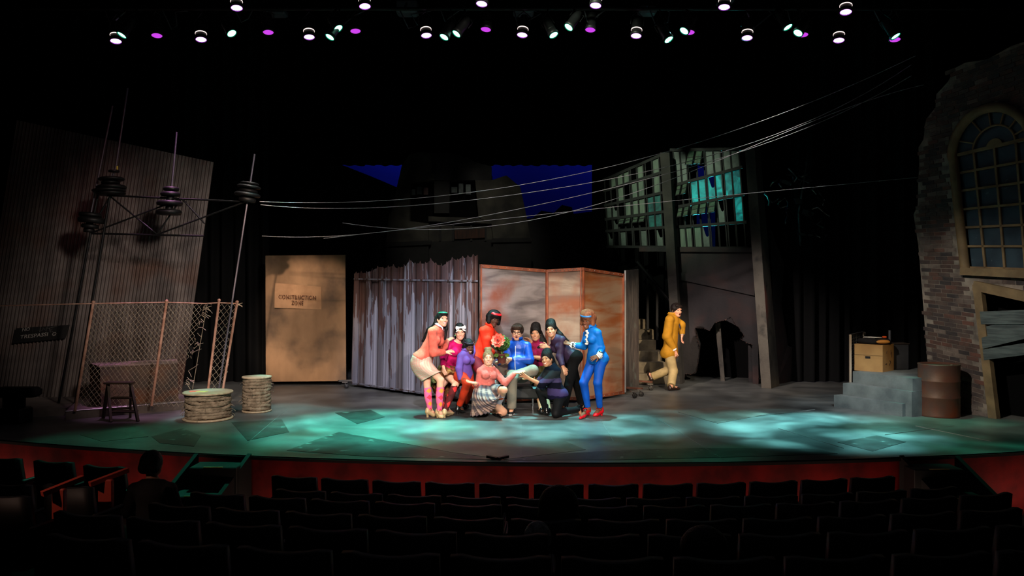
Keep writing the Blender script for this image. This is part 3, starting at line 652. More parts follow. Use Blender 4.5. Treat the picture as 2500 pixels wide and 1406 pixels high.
# crate behind the fence
m_crate = M('crate_paint', (98, 76, 62), .75, col2=(62, 54, 52), scale=3.5, stretch=(1, 1, .5), bump=.15, bscale=30, col3=(120, 74, 46), scale3=2.2, ramp3=(.5, .68))
a, b = F(247, 993, .13), F(436, 978, .13); dn = V(-.22, .46, 0)
cr = thing('storage_crate', (a + b) / 2 + dn / 2, 'large brown wooden crate on the kerb behind the chain-link fence', 'crate')
hh = V(-.02, 0, .63)
MB().hexa([a, b, b + dn, a + dn + V(-.2, 0, 0), a + hh, b + hh, b + dn + hh, a + dn + hh + V(-.2, 0, 0)]).build('body', m_crate, cr)
lid = V(0, 0, .025); MB().hexa([a + hh + V(-.015, -.015, 0), b + hh + V(.01, -.015, 0), b + dn + hh + V(.01, .01, 0), a + dn + hh + V(-.21, .01, 0), a + hh + lid + V(-.015, -.015, 0), b + hh + lid + V(.01, -.015, 0), b + dn + hh + lid + V(.01, .01, 0), a + dn + hh + lid + V(-.21, .01, 0)]).build('lid', M('crate_lid', (150, 128, 126), .6, col2=(110, 96, 96), scale=4), cr)

# wooden stepladder stool
m_wood_d = M('dark_wood', (58, 44, 32), .6, col2=(36, 28, 22), scale=6, stretch=(1, 1, .2), bump=.1)
so = thing('stepladder', F(300, 1024), 'small dark wooden stepladder standing before the chain-link fence', 'stepladder')
Yq = 12.0
A0, A1 = P(271, 1031, 11.75), P(337, 1023, 11.8); T0, T1 = P(264, 938, 12.0), P(319, 937, 12.0); Bk0, Bk1 = P(252, 1021, 12.12), P(318, 1016, 12.18)
for p, q in ((A0, T0), (A1, T1), (Bk0, T0), (Bk1, T1)):
    p = V(p[0], p[1], .0); MB().bar(p, q, .035, .05).build('leg', m_wood_d, so)
MB().box((T0 + T1) / 2 + V(0, .0, .02), (.42, .16, .03), bev=.006).build('top_step', m_wood_d, so)
for t in (.38, .74):
    p, q = lerp(T0, V(A0[0], A0[1], 0), t), lerp(T1, V(A1[0], A1[1], 0), t); MB().box((p + q) / 2 + V(0, .05, 0), (np.linalg.norm(q - p) - .02, .14, .025), bev=.005).build('tread', m_wood_d, so)
p, q = lerp(T0, V(Bk0[0], Bk0[1], 0), .72), lerp(T1, V(Bk1[0], Bk1[1], 0), .72); MB().bar(p, q, .03, .02).build('crossbar', m_wood_d, so)

# moving light standing at the frame's edge
ml = thing('stage_floor_light', F(14, 1036), 'dark stage floor light on its square base at the end of the stage', 'stage light')
c = F(10, 1037) + V(0, .2, 0)
MB().box(c + V(0, 0, .11), (.40, .36, .22), bev=.02).build('base', m_blackpaint, ml); MB().box(c + V(.02, 0, .30), (.34, .05, .18), bev=.02).build('yoke', m_blackpaint, ml)
MB().box(c + V(.08, 0, .46), (.62, .24, .15), bev=.04).build('lamp_head', m_blackpaint, ml)

# pylon with insulators and the overhead wires
m_iron = M('black_iron', (10, 10, 12), .5, spec=.35)
m_rod = M('grey_rod', (120, 116, 128), .4, metal=.6)
m_ins = M('insulator_glaze', (14, 14, 15), .5, spec=.35)
Yp = 12.85
py_ = thing('power_pylon', V(*F(160, 990, .13)[:1], Yp, .13), 'black leaning power pylon arm with diagonal bracing before the corrugated wall', 'pylon')
PY = lambda x, y: P(x, y, Yp)
for a, b, nm in (((240, 470), (143, 984), 'leg'), ((268, 480), (183, 986), 'leg'), ((622, 376), (545, 880), 'leg')):
    q = PY(*b); 
    if nm == 'leg' and b[0] == 545: q = P(528, 990, Yp)
    MB().tube([PY(*a), q], .020 if b[0] != 545 else .015, 8).build(nm, m_iron if b[0] != 545 else m_rod, py_)
for a, b in (((262, 477), (610, 493)), ((222, 570), (498, 576))): MB().tube([PY(*a), PY(*b)], .016, 8).build('chord', m_iron, py_)
for a, b in (((270, 480), (382, 571)), ((440, 486), (230, 566)), ((441, 487), (384, 571)), ((446, 487), (500, 546)), ((600, 492), (388, 571)), ((268, 480), (238, 532))):
    MB().tube([PY(*a), PY(*b)], .014, 8).build('brace', m_iron, py_)
def insulator(discs, rod, lab, tilt=0.0, extra=None):
    x0, y0 = discs[0][0], discs[-1][1]
    t = thing('insulator', PY(x0, y0), lab, 'insulator', 'insulators on the pylon arm')
    ax = np.array([[math.cos(tilt), 0, -math.sin(tilt)], [0, 1, 0], [math.sin(tilt), 0, math.cos(tilt)]])
    for (x, y, wd, th) in discs:
        r = wd / 2 * Yp / FPX; h = th / 2 * Yp / FPX; MB().lathe(PY(x, y), [(r * .3, -h), (r * .92, -h), (r, -h * .3), (r, h * .3), (r * .85, h), (r * .3, h)], 20, ax).build('disc', m_ins, t)
    ys = [d[1] for d in discs]; MB().tube([PY(discs[0][0], min(ys)), PY(discs[-1][0], max(ys))], .06, 10).build('core', m_ins, t)
    if rod: MB().tube([PY(*p) for p in rod], [.014] * len(rod), 6).build('rod', m_rod, t)
    return t
i1 = insulator([(272, 437, 60, 7), (270, 446, 42, 7), (272, 457, 68, 9), (266, 465, 76, 7), (271, 472, 66, 7)], [(273, 437), (283, 408), (312, 215)], 'stacked black insulator with a long grey rod, above the two dark pylon legs', -.05)
MB().lathe(PY(278, 418), [(.02, -.02), (.085, -.015), (.085, .015), (.02, .02)], 14).build('collar', m_ins, i1)
MB().tube([PY(286, 414), PY(286, 405)], .016, 6).build('tip_cap', M('yellow_cap', (200, 190, 70), .4), i1)
insulator([(418, 461, 37, 9), (416, 474, 46, 10), (414, 496, 60, 11), (412, 518, 60, 12)], [(419, 461), (425, 400), (432, 322)], 'stacked black insulator crossing the middle of the pylon arm')
i3 = insulator([(610, 448, 44, 6), (608, 456, 56, 7), (606, 466, 44, 8), (604, 475, 62, 9), (604, 487, 40, 12)], None, 'stacked grey-topped insulator at the free end of the pylon arm', .12)
insulator([(221, 524, 52, 10), (224, 537, 62, 14), (220, 552, 40, 10), (217, 562, 24, 10)], [(222, 522), (275, 258)], 'black insulator with a thin rod at the lower corner of the pylon arm', .08)
m_cable = M('overhead_wire', (128, 128, 128), .5, spec=.5)
def cable(pts, Y0, Y1, lab, r=.0052):
    x = [p[0] for p in pts]; y = [p[1] for p in pts]; xs2 = np.linspace(x[0], x[-1], 44)
    # smooth (Catmull-like) through the points
    co = np.polyfit((np.array(x) - 1400) / 800, y, min(4, len(x) - 1)); ys = np.polyval(co, (xs2 - 1400) / 800)
    q = [P(a, b, Y0 + (Y1 - Y0) * (a - x[0]) / (x[-1] - x[0])) for a, b in zip(xs2, ys)]
    return tag(MB().tube(q, r, 5).build('overhead_cable', m_cable), lab, 'cable', 'overhead cables')
cable([(634, 492), (850, 494), (1100, 474), (1400, 430), (1700, 346), (2000, 243), (2235, 136)], 12.85, 12.6, 'overhead cable strung highest, from the insulator at the arm end to the brick building')
cable([(636, 500), (790, 508), (1050, 500), (1280, 470), (1480, 440), (1800, 360), (2225, 158)], 12.9, 12.7, 'overhead cable second from the top, running beneath the highest one')
cable([(640, 577), (800, 575), (1000, 559), (1280, 508), (1480, 462), (1750, 388), (2080, 265), (2225, 184)], 13.2, 12.7, 'overhead cable rising from behind the plywood flat, crossing to the brick building')
cable([(836, 546), (1000, 556), (1250, 545), (1480, 500), (1800, 362), (2080, 268), (2255, 204)], 13.6, 12.8, 'overhead cable sagging lowest behind the jagged metal fence')
cable([(790, 582), (1000, 559), (1250, 532), (1480, 507), (1850, 470), (2240, 433)], 13.7, 12.8, 'thin overhead cable running almost straight to the edge of the brick building', .0045)

# ================================================================== plywood flat
m_ply = M('plywood', (176, 140, 104), .7, col2=(126, 98, 70), scale=1.6, stretch=(1, 1, .45), detail=4, bump=.1, bscale=40, bstretch=(6, 6, .4), col3=(88, 72, 58), scale3=1.2, ramp3=(.47, .66))
Yw = 16.3
pf = thing('plywood_flat', P(747, 707 + 2 * FPX / Yw, Yw), 'tall plain plywood flat on casters with a construction sign', 'scenery flat')
pp = Pl(P(648, 932, Yw), P(846, 930, Yw + .05))
MB().prism([pp.at(x, y) for x, y in ((649, 932), (845, 930), (843, 622), (648, 624))], -pp.n * .05).build('plywood_sheet', m_ply, pf)
MB().box(P(747, 934, Yw + .5) + V(0, 0, 0), (1.66, .9, .05)).build('wagon_base', m_blackpaint, pf)
m_chrome = M('caster_steel', (150, 142, 132), .35, metal=.7); m_wheel = M('caster_wheel', (48, 46, 44), .5)
def caster(parent, p, rz=0.0):
    x = V(math.cos(rz), math.sin(rz), 0); y = V(-math.sin(rz), math.cos(rz), 0); z = V(0, 0, 1); p = V(p[0], p[1], 0)
    f = MB(); f.box(p + z * .125, (.11, .09, .012), (x, y, z))
    for s in (-1, 1): f.bar(p + y * .028 * s + z * .12, p + y * .028 * s + x * .03 + z * .045, .03, .006)
    o = f.build('caster', m_chrome, parent)
    wl = MB().lathe(p + x * .03 + z * .047, [(.012, -.02), (.042, -.02), (.047, -.012), (.047, .012), (.042, .02), (.012, .02)], 16, np.array([x, z, y]))
    wl.build('wheel', m_wheel, o); return o
for x, y in ((660, 945), (842, 948)): caster(pf, F(x, y), .2)
MB().bar(F(826, 946) + V(0, 0, .135), F(862, 944) + V(0, 0, .135), .08, .03).build('outrigger', m_chrome, pf)
m_paper = M('tan_sign_sheet', (188, 148, 110), .75, col2=(164, 126, 92), scale=4)
sg = thing('construction_sign', pp.at(727, 755, .03), 'tan CONSTRUCTION ZONE sheet pinned to the plywood flat', 'sign')
corn = [(670, 751.5), (671, 690.5), (784, 700), (784.5, 755)]
nu, nv = 16, 10; vs = []
def sgp(u, v, e=0.0):
    q = lerp(lerp(corn[0], corn[3], u), lerp(corn[1], corn[2], u), v); off = .012 + .035 * max(0, 1 - u * 5) * (1 - v) + .05 * max(0, u - .9) * v * 4 + .012 * math.sin(u * 5 + v * 2)
    return pp.at(q[0], q[1], off + e)
for j in range(nv + 1):
    for i in range(nu + 1): vs.append(sgp(i / nu, j / nv))
qs = [(j * (nu + 1) + i, j * (nu + 1) + i + 1, (j + 1) * (nu + 1) + i + 1, (j + 1) * (nu + 1) + i) for j in range(nv) for i in range(nu)]
link('sheet', fast_mesh('sheet', np.array(vs) - ORG[sg.name], qs), m_paper, sg)
m_sten = M('stencil_brown', (92, 54, 32), .8)
def sign_text(body, x0, y0, x1, y1, hpx):
    a, b = pp.at(x0, y0, .042), pp.at(x1, y1, .042); put_text('stencil_lettering', body, a, b - a, V(0.02, 0, 1), hpx * Yw / FPX, m_sten, sg, 1.12, .012, width=np.linalg.norm(b - a))
sign_text('CONSTRUCTION', 680, 729, 771, 731.5, 9.6); sign_text('ZONE', 711.5, 743.5, 740, 744.5, 9.6)
stb = MB()
for x in (684.5, 692, 700, 709, 722.5, 730, 746, 761): stb.bar(pp.at(x, 731, .0475), pp.at(x + .2, 719, .0475), .009, .003, up=pp.n)
for x in (722, 729): stb.bar(pp.at(x, 745, .0475), pp.at(x + .2, 733, .0475), .009, .003, up=pp.n)
stb.build('stencil_bridge', m_paper, sg)

# ================================================================== jagged metal fence flat
m_strip = M('weathered_strip', (150, 150, 162), .5, metal=.25, col2=(112, 110, 120), scale=3, stretch=(3, 3, .35), detail=6, col3=(84, 60, 54), scale3=2.6, stretch3=(3.5, 3.5, .38), ramp3=(.52, .62), bump=.12, bscale=20, spec=.5)
m_strip2 = M('rusted_strip', (122, 116, 118), .55, metal=.2, col2=(86, 62, 54), scale=2.6, stretch=(3, 3, .3), ramp=(.44, .56), detail=7, col3=(74, 54, 48), scale3=3.1, stretch3=(3, 3, .4), ramp3=(.5, .62), bump=.12, bscale=20)
def strip_mat(nm, a, b, lift):
    m = bpy.data.materials.new(nm); m.use_nodes = True; nt = m.node_tree; N = nt.nodes; bs = N['Principled BSDF']; bs.inputs['Roughness'].default_value = .55; bs.inputs['Metallic'].default_value = .15; tc = N.new('ShaderNodeTexCoord')
    def nz(st, sc, det):
        mp = N.new('ShaderNodeMapping'); mp.inputs['Scale'].default_value = st; nt.links.new(tc.outputs['Object'], mp.inputs[0]); n = N.new('ShaderNodeTexNoise'); n.inputs['Scale'].default_value = sc; n.inputs['Detail'].default_value = det; nt.links.new(mp.outputs[0], n.inputs['Vector']); return n.outputs['Fac']
    sp = N.new('ShaderNodeSeparateXYZ'); nt.links.new(tc.outputs['Object'], sp.inputs[0])
    base = mixc(nt, mth(nt, 'SMOOTHSTEP', nz((5, 5, .5), 2.2, 5), .5) if False else nz((6, 6, .4), 2.0, 5), a, b)
    rust = nz((5, 5, .7), 1.5, 7); k = mth(nt, 'ADD', rust, mth(nt, 'MULTIPLY', mth(nt, 'SUBTRACT', sp.outputs[2], 1.55), .11)); k = mth(nt, 'GREATER_THAN', k, lift)
    rp = mixc(nt, nz((3, 3, 1), 6, 4), (104, 64, 52), (70, 50, 46)); nt.links.new(mixc(nt, mth(nt, 'MULTIPLY', k, .85), base, rp), bs.inputs['Base Color']); return m
STRIP = [strip_mat('metal_strip_%d' % i, *q) for i, q in enumerate((((168, 166, 178), (112, 110, 122), .50), ((138, 134, 142), (98, 94, 102), .48), ((188, 186, 198), (134, 132, 146), .525), ((126, 118, 120), (92, 84, 86), .455)))]
jf = Pl(F(858, 938, .05), F(1167, 981, .05))
jt = thing('jagged_metal_fence', jf.at(1010, 965), 'wheeled fence flat of rusty metal strips with jagged tops', 'scenery flat')
top = [(864, 668), (879, 665), (894, 666.5), (905, 662), (929, 651), (935, 656), (960, 649), (971, 655.5), (990, 649), (1001, 635), (1012, 645), (1023, 642), (1037, 645), (1052, 635), (1067, 647), (1082, 649), (1104, 631), (1115, 636), (1126, 630), (1150, 627), (1166, 623)]
def topy(x): return float(np.interp(x, [p[0] for p in top], [p[1] for p in top]))
NS = 20
MB().prism([jf.at(x, y, -.012) for x, y in ((858, 937), (1168, 980), (1165, 640), (866, 676))], -jf.n * .012).build('backing', m_blackpaint, jt)
for i in range(NS):
    xa, xb = 864 + (1167 - 864) * i / NS, 864 + (1167 - 864) * (i + 1) / NS
    ba, bb = 857 + (1168 - 857) * i / NS, 857 + (1168 - 857) * (i + 1) / NS
    g = MB(); vs = []; n = 7
    for j in range(n):
        u = .035 + .93 * j / (n - 1); x = xa + (xb - xa) * u; xbot = ba + (bb - ba) * u; yb = 938 + (981 - 938) * (xbot - 858) / 309
        off = (0, .028, .03, .03, .03, .028, 0)[j] if i % 2 == 0 else (.0, -.008, -.004, .004, -.004, -.008, .0)[j]
        jag = topy(x) + rnd.uniform(-1.2, 1.2) - (5.0 if (i * 7 + j) % 6 == 2 else 0)
        vs += [jf.at(xbot, yb, off), jf.at((x + xbot) / 2, (jag + yb) / 2, off), jf.at(x, jag, off)]
    fs = []
    for j in range(n - 1):
        for k in range(2): fs.append((j * 3 + k, j * 3 + 3 + k, j * 3 + 4 + k, j * 3 + 1 + k))
    back = [tuple(np.asarray(v) - jf.n * .006) for v in vs]; N_ = len(vs)
    g.add(vs, fs); g.add(back, [f[::-1] for f in fs])
    g.add([vs[j * 3 + 2] for j in range(n)] + [back[j * 3 + 2] for j in range(n)], [(j, j + 1, n + j + 1, n + j) for j in range(n - 1)])
    g.build('metal_strip', STRIP[(i * 7 + i // 3) % 4], jt, fix=False)
MB().bar(jf.at(864, 681, .035), jf.at(1166, 686, .035), .03, .012, up=jf.n).build('rail', m_strip, jt)
for x0, y0, x1, y1 in ((858, 934, 1168, 977), ): MB().bar(jf.at(x0, y0, .036), jf.at(x1, y1, .036), .02, .01, up=jf.n).build('rail', m_strip, jt)
wb = MB(); a, b = F(866, 946), F(1163, 986); bk_ = -jf.n * .55; wb.hexa([a + V(0, 0, .05) - jf.n * .05, b + V(0, 0, .05) - jf.n * .05, b + bk_ + V(0, 0, .05), a + bk_ + V(0, 0, .05), a - jf.n * .05 + V(0, 0, .2), b - jf.n * .05 + V(0, 0, .2), b + bk_ + V(0, 0, .2), a + bk_ + V(0, 0, .2)])
wb.build('wagon_base', m_blackpaint, jt)
for t in (.05, .5, .95): caster(jt, lerp(a, b, t) - jf.n * .15, .4); caster(jt, lerp(a, b, t) - jf.n * .45, .1)
for t in (.15, .85): MB().bar(lerp(a, b, t) - jf.n * .08 + V(0, 0, .15), jf.at(lerp((866, 0), (1163, 0), t)[0], 690, -.05), .06, .05).build('back_brace', m_blackpaint, jt)

# ================================================================== folding screen of expanded metal
def screen_mat(name, a, b, rust, sc):
    m = M(name, a, .6, metal=.1, col2=b, scale=2.0, stretch=(.5, .5, 2.4), detail=6, distort=.6, ramp=(.4, .62), col3=rust, scale3=sc, ramp3=(.48, .64), spec=.4)
    nt = m.node_tree; N = nt.nodes; bs = N['Principled BSDF']; tc = N.new('ShaderNodeTexCoord'); mp = N.new('ShaderNodeMapping'); mp.inputs['Rotation'].default_value = (0, R(45), 0); mp.inputs['Scale'].default_value = (30, 0, 30)
    ck = N.new('ShaderNodeTexChecker'); ck.inputs['Scale'].default_value = 1.0
    nt.links.new(tc.outputs['Object'], mp.inputs['Vector']); nt.links.new(mp.outputs['Vector'], ck.inputs['Vector'])
    bp = N.new('ShaderNodeBump'); bp.inputs['Strength'].default_value = .35; bp.inputs['Distance'].default_value = .01
    nt.links.new(ck.outputs['Fac'], bp.inputs['Height']); nt.links.new(bp.outputs['Normal'], bs.inputs['Normal']); return m
m_sc = [screen_mat('expanded_metal_grey', (146, 134, 130), (92, 82, 80), (126, 72, 54), 1.1), screen_mat('expanded_metal_tan', (160, 142, 124), (114, 92, 80), (136, 78, 48), 1.5), screen_mat('expanded_metal_rust', (162, 128, 98), (150, 84, 42), (140, 62, 18), .8)]
m_orange = M('rust_orange_frame', (150, 78, 44), .6, col2=(112, 56, 36), scale=8, bump=.15, bscale=40)
sx = [(1171, 985, 645), (1335, 975, 658), (1421, 977, 653), (1522, 961, 668)]
sp_ = []
for x, yb, yt in sx:
    p = F(x, yb, .05); sp_.append((p, P(x, yt, p[1])))
fs_ = thing('folding_screen', (sp_[0][0] + sp_[2][0]) / 2 * V(1, 1, 0), 'wheeled three-leaf screen of rust-stained expanded metal behind the group', 'scenery flat')
for i in range(3):
    (a, ta), (b, tb) = sp_[i], sp_[i + 1]; n = nrm(np.cross(b - a, V(0, 0, 1))); n = n if n[1] < 0 else -n
    e = (b - a) * .004
    lf = MB().prism([a + e, b - e, tb - e, ta + e], -n * .03).build('leaf', m_sc[i], fs_)
    f = .055
    for p, q in ((a, b), (ta, tb)): MB().bar(p + n * .012 + e + V(0, 0, f / 2 if p is a else -f / 2), q + n * .012 - e + V(0, 0, f / 2 if p is a else -f / 2), f, .02, up=n).build('frame_bar', m_orange, lf)
    for p, q, s in ((a, ta, 1), (b, tb, -1)): o = nrm(b - a) * .02 * s; MB().bar(p + n * .012 + o, q + n * .012 + o, .02, .045, up=n).build('frame_bar', m_orange, lf)
    rv = MB()
    for t in np.linspace(.04, .96, 9):
        for p, q, dz in ((a, b, f / 2), (ta, tb, -f / 2)): rv.ball(lerp(p, q, t) + n * .022 + V(0, 0, dz), .010, n=6, m=4)
    for t in np.linspace(.04, .96, 12):
        for p, q, s in ((a, ta, 1), (b, tb, -1)): rv.ball(lerp(p, q, t) + n * .022 + nrm(b - a) * .02 * s, .010, n=6, m=4)
    rv.build('rivet', m_chrome, lf)['kind'] = 'stuff'
for i, t in ((0, .1), (0, .9), (1, .8), (2, .9)):
    p = lerp(sp_[i][0], sp_[i + 1][0], t); caster(fs_, p + V(0, .35, 0), .2 * i)
MB().hexa([sp_[0][0] * V(1, 1, 0) + V(.55, .3, .10), sp_[3][0] * V(1, 1, 0) + V(-.05, .1, .1), sp_[3][0] * V(1, 1, 0) + V(-.05, .9, .1), sp_[0][0] * V(1, 1, 0) + V(.75, 1.0, .1), sp_[0][0] * V(1, 1, 0) + V(.55, .3, .16), sp_[3][0] * V(1, 1, 0) + V(-.05, .1, .16), sp_[3][0] * V(1, 1, 0) + V(-.05, .9, .16), sp_[0][0] * V(1, 1, 0) + V(.75, 1.0, .16)]).build('wagon_base', m_blackpaint, fs_)
m_grimy = M('grimy_plank_paint', (84, 76, 70), .8, col2=(56, 50, 48), scale=5, stretch=(2, 2, .6), col3=(96, 104, 96), scale3=3, ramp3=(.6, .75), bump=.2, bscale=30)
Ye = 14.95; a, b = F(1527, 957, .05), F(1557, 946, .05)
ef = thing('end_flat', a * V(1, 1, 0), 'narrow grimy end flat with white edge strip, standing between rust screen and staircase', 'scenery flat')
ta, tb = P(1527, 660, a[1]), P(1556, 657, b[1])
MB().prism([a, b, tb, ta], (.03, .03, 0)).build('panel', m_grimy, ef)
MB().bar(a + V(-.01, -.02, 0), ta + V(-.01, -.02, 0), .03, .03).build('edge_strip', M('grey_edge', (150, 148, 146), .5), ef)
caster(ef, F(1546, 972), .3); caster(ef, F(1562, 968), .1); caster(ef, F(1586, 953), .2)
MB().bar(F(1520, 962) + V(0, 0, .13), F(1568, 966) + V(0, 0, .13), .08, .03).build('outrigger', M('rusty_bar', (110, 70, 54), .5), ef)
MB().bar(F(1552, 945) + V(0, 0, .13), F(1592, 948) + V(0, 0, .13), .06, .03).build('outrigger', M('rusty_bar'  , (0,0,0)), ef)

# ================================================================== rope spools
m_rope = M('hemp_rope', (166, 148, 126), .9, col2=(122, 106, 88), scale=14, bump=.7, bscale=70, bstretch=(1, 1, 3), spec=.2)
m_spool = M('spool_wood', (186, 166, 140), .7, col2=(156, 134, 108), scale=5, stretch=(1, 6, 1), bump=.1)
def spool(cx_, ybase, ytop, wpx, wraps, lab):
    b = F(cx_, ybase - 3); Y = b[1] + wpx / 2 * b[1] / FPX * .85; r = wpx / 2 * Y / FPX; b = V((cx_ - CX) * Y / FPX, Y, 0); h = CAMZ - (ytop - HY) * Y / FPX
    t = thing('rope_spool', b, lab, 'cable spool')
    MB().lathe(b, [(r * .9, .0), (r, .004), (r, .026), (r * .95, .03), (.02, .03)], 40).build('bottom_disc', m_spool, t)
    MB().lathe(b + V(0, 0, h - .03), [(.02, 0), (r * .96, 0), (r, .004), (r, .024), (r * .97, .03), (.02, .03)], 40).build('top_disc', m_spool, t)
    MB().lathe(b, [(r * .80, .03), (r * .80, h - .03)], 24).build('drum', m_wood_d, t)
    hs = (h - .075) / wraps
    rr = random.Random(cx_)
    for k in range(wraps):
        nseg, ns2 = 72, 10; vs = []; ro = hs * .62; ph = rr.uniform(0, 6)
        for i in range(nseg):
            a = 2 * math.pi * i / nseg; zc = .04 + hs * (k + .5) + .010 * math.sin(a * 2 + ph) + .006 * math.sin(a * 5 + ph); rad = r * .86 + .006 * math.sin(a * 3 + ph * 2)
            for j in range(ns2):
                c = 2 * math.pi * j / ns2; st = 1 + .20 * math.cos(3 * (c - a * 9))      # three twisted strands
                rr_ = ro * st; vs.append(b + V((rad + rr_ * .75 * math.cos(c)) * math.cos(a), (rad + rr_ * .75 * math.cos(c)) * math.sin(a), zc + rr_ * math.sin(c)))
        qs = [(i * ns2 + j, ((i + 1) % nseg) * ns2 + j, ((i + 1) % nseg) * ns2 + (j + 1) % ns2, i * ns2 + (j + 1) % ns2) for i in range(nseg) for j in range(ns2)]
        link('rope_coil', fast_mesh('rope_coil', np.array(vs) - ORG[t.name], qs), m_rope, t)
    fr = MB()
    for k in range(26):
        a = rr.uniform(math.pi * .9, math.pi * 2.1); z = rr.uniform(.06, h - .08); p = b + V(r * .95 * math.cos(a), r * .95 * math.sin(a), z); q = p + V(math.cos(a) * rr.uniform(.02, .07), math.sin(a) * .05, rr.uniform(-.05, .02)); fr.tube([p, lerp(p, q, .6) + V(0, 0, .012), q], .003, 4)
    fr.build('frayed_strand', m_rope, t); return t, b, r, h
s1 = spool(508, 1034, 955, 117, 8, 'wide low spool wound with thick hemp rope, cards on its top')
s2 = spool(627, 1012, 918, 70, 10, 'narrow tall spool wound with hemp rope and a pale top disc')
b, r, h = s1[1:]
for (x, y, rz, c, lab) in ((-.20, -.02, .4, (224, 120, 96), 'small salmon card lying on the wide rope spool'), (-.07, -.06, -.2, (206, 200, 120), 'small pale yellow card lying on the wide rope spool')):
    x_ = V(math.cos(rz), math.sin(rz), 0); y_ = V(-math.sin(rz), math.cos(rz), 0)
    o = MB().box(b + V(x, y, h + .004), (.15, .10, .008), (x_, y_, V(0, 0, 1))).build('card', M('card_%d' % c[1], c, .7)); tag(o, lab, 'card')

# ================================================================== right: steps, box, crate, rack, barrel
m_cstep = M('step_concrete', (112, 118, 116), .8, col2=(82, 88, 88), scale=3, bump=.2, bscale=30)
cs = thing('concrete_steps', F(2120, 1000), 'three grey concrete steps leading up beside the brick building', 'steps')
def step(l, r_, zt, zb, dp):
    a, b = F(l[0], l[1], zt), F(r_[0], r_[1], zt); n = nrm(np.cross(b - a, V(0, 0, 1))); n = -n if n[1] < 0 else n
    d = n * dp
    MB().hexa([V(a[0], a[1], 0), V(b[0], b[1], 0), V(b[0], b[1], 0) + d, V(a[0], a[1], 0) + d, a, b, b + d, a + d]).build('step', m_cstep, cs); return a, b, n
st1 = step((2036, 964), (2203, 986), .20, 0, .9); st2 = step((2058, 935), (2226, 956), .40, 0, .9); st3 = step((2082, 906), (2228, 924), .60, 0, 2.1)
top_n, top_d = st3[2], nrm(st3[1] - st3[0])
m_card = M('cardboard', (168, 130, 82), .8, col2=(150, 112, 70), scale=4, spec=.2)
m_ink = M('box_ink', (60, 40, 26), .8)
def T(px, py, z=.60): return F(px, py, z)
a = T(2086, 904); c0 = T(2155, 909); b = T(2188, 903)
e1, e2 = c0 - a, b - c0
e2 = e2 * .82
bx = thing('cardboard_box', c0 + V(0, .2, 0), 'brown cardboard packing box standing on the top concrete step', 'box')
hz = V(0, 0, .46)
bxp = [a, c0, c0 + e2, a + e2]
MB().hexa(bxp + [p + hz for p in bxp]).build('carton', m_card, bx)
n1 = nrm(np.cross(V(0, 0, 1), e1)); n1 = -n1 if n1[1] > 0 else n1
n2 = nrm(np.cross(V(0, 0, 1), e2)); n2 = -n2 if n2[0] < 0 else n2
MB().box(a + e1 * .48 + hz * .52 + n1 * .002, (.085, .004, .04), (nrm(e1), n1, V(0, 0, 1))).build('handhold', M('handhold_dark', (16, 12, 10), .9), bx)
MB().bar(a + hz * .60 + n1 * .002, c0 + hz * .60 + n1 * .002, .004, .004).build('seam', m_ink, bx)
ik = MB()
for (u, v, wd, th, rt) in ((.3, .28, .10, .02, .1), (.62, .26, .11, .018, .7), (.66, .36, .10, .018, -.6), (.72, .7, .14, .012, 1.57), (.80, .6, .16, .012, 1.57), (.35, .72, .08, .012, 1.2)):
    x_ = nrm(e2) * math.cos(rt) + V(0, 0, 1) * math.sin(rt); z_ = np.cross(x_, n2); ik.box(c0 + e2 * u + hz * v + n2 * .002, (wd * .6, .004, th), (x_, n2, z_))
ik.build('printed_mark', m_ink, bx)
# jacket on the box
m_jk = M('black_cloth', (20, 19, 20), .85, spec=.2, bump=.3, bscale=20); m_or = M('orange_lining', (176, 116, 44), .7)
jc = a + e1 * .5 + e2 * .5 + hz
jt_ = thing('folded_jacket', jc, 'black folded jacket with orange lining lying on the cardboard box', 'jacket')
vs = []; nr, na = 5, 28
for i in range(nr + 1):
    for k in range(na):
        an = 2 * math.pi * k / na; f = (0, .5, .86, 1.0, .98, .9)[i]; z = (.095, .10, .085, .05, .02, .0)[i] + .012 * math.sin(an * 3 + i)
        vs.append(jc + nrm(e1) * (.27 * f * math.cos(an) + .02 * math.sin(3 * an)) + nrm(e2) * .20 * f * math.sin(an) + V(0, 0, max(.004, z)))
qs = [(i * na + k, (i + 1) * na + k, (i + 1) * na + (k + 1) % na, i * na + (k + 1) % na) for i in range(nr) for k in range(na)]
link('cloth', fast_mesh('cloth', np.array(vs) - ORG[jt_.name], qs), m_jk, jt_)
MB().ball(jc + nrm(e1) * .20 - nrm(e2) * .13 + V(0, 0, .05), (.12, .05, .035), n=14, m=8).build('lining', m_or, jt_)
pz = V(0, 0, .11)
o = MB().prism([jc + pz + nrm(e1) * -.16 + nrm(e2) * -.05, jc + pz + nrm(e1) * .08 + nrm(e2) * -.08, jc + pz + nrm(e1) * .12 + nrm(e2) * .05, jc + pz + nrm(e1) * -.10 + nrm(e2) * .07], (0, 0, .008)).build('paper_sheet', M('white_paper', (225, 222, 214), .8)); tag(o, 'crumpled white paper lying on the black jacket', 'paper')
o = MB().box(jc + V(0, 0, .125) + nrm(e1) * .17, (.06, .05, .03), bev=.008).build('orange_block', M('bright_orange', (220, 80, 20), .6)); tag(o, 'tiny orange block on the black jacket beside white paper', 'block')
# dark crate behind the box
p = V(6.80, 13.72, .60); dc = thing('dark_crate', p, 'dark grey wooden crate standing behind the cardboard box', 'crate')
MB().box(p + V(0, 0, .225), (.27, .24, .44), bev=.01).build('body', M('dark_crate_paint', (50, 50, 52), .8, col2=(36, 36, 38), scale=5), dc); MB().box(p + V(0, 0, .455), (.29, .26, .02)).build('lid', m_wood_d, dc)
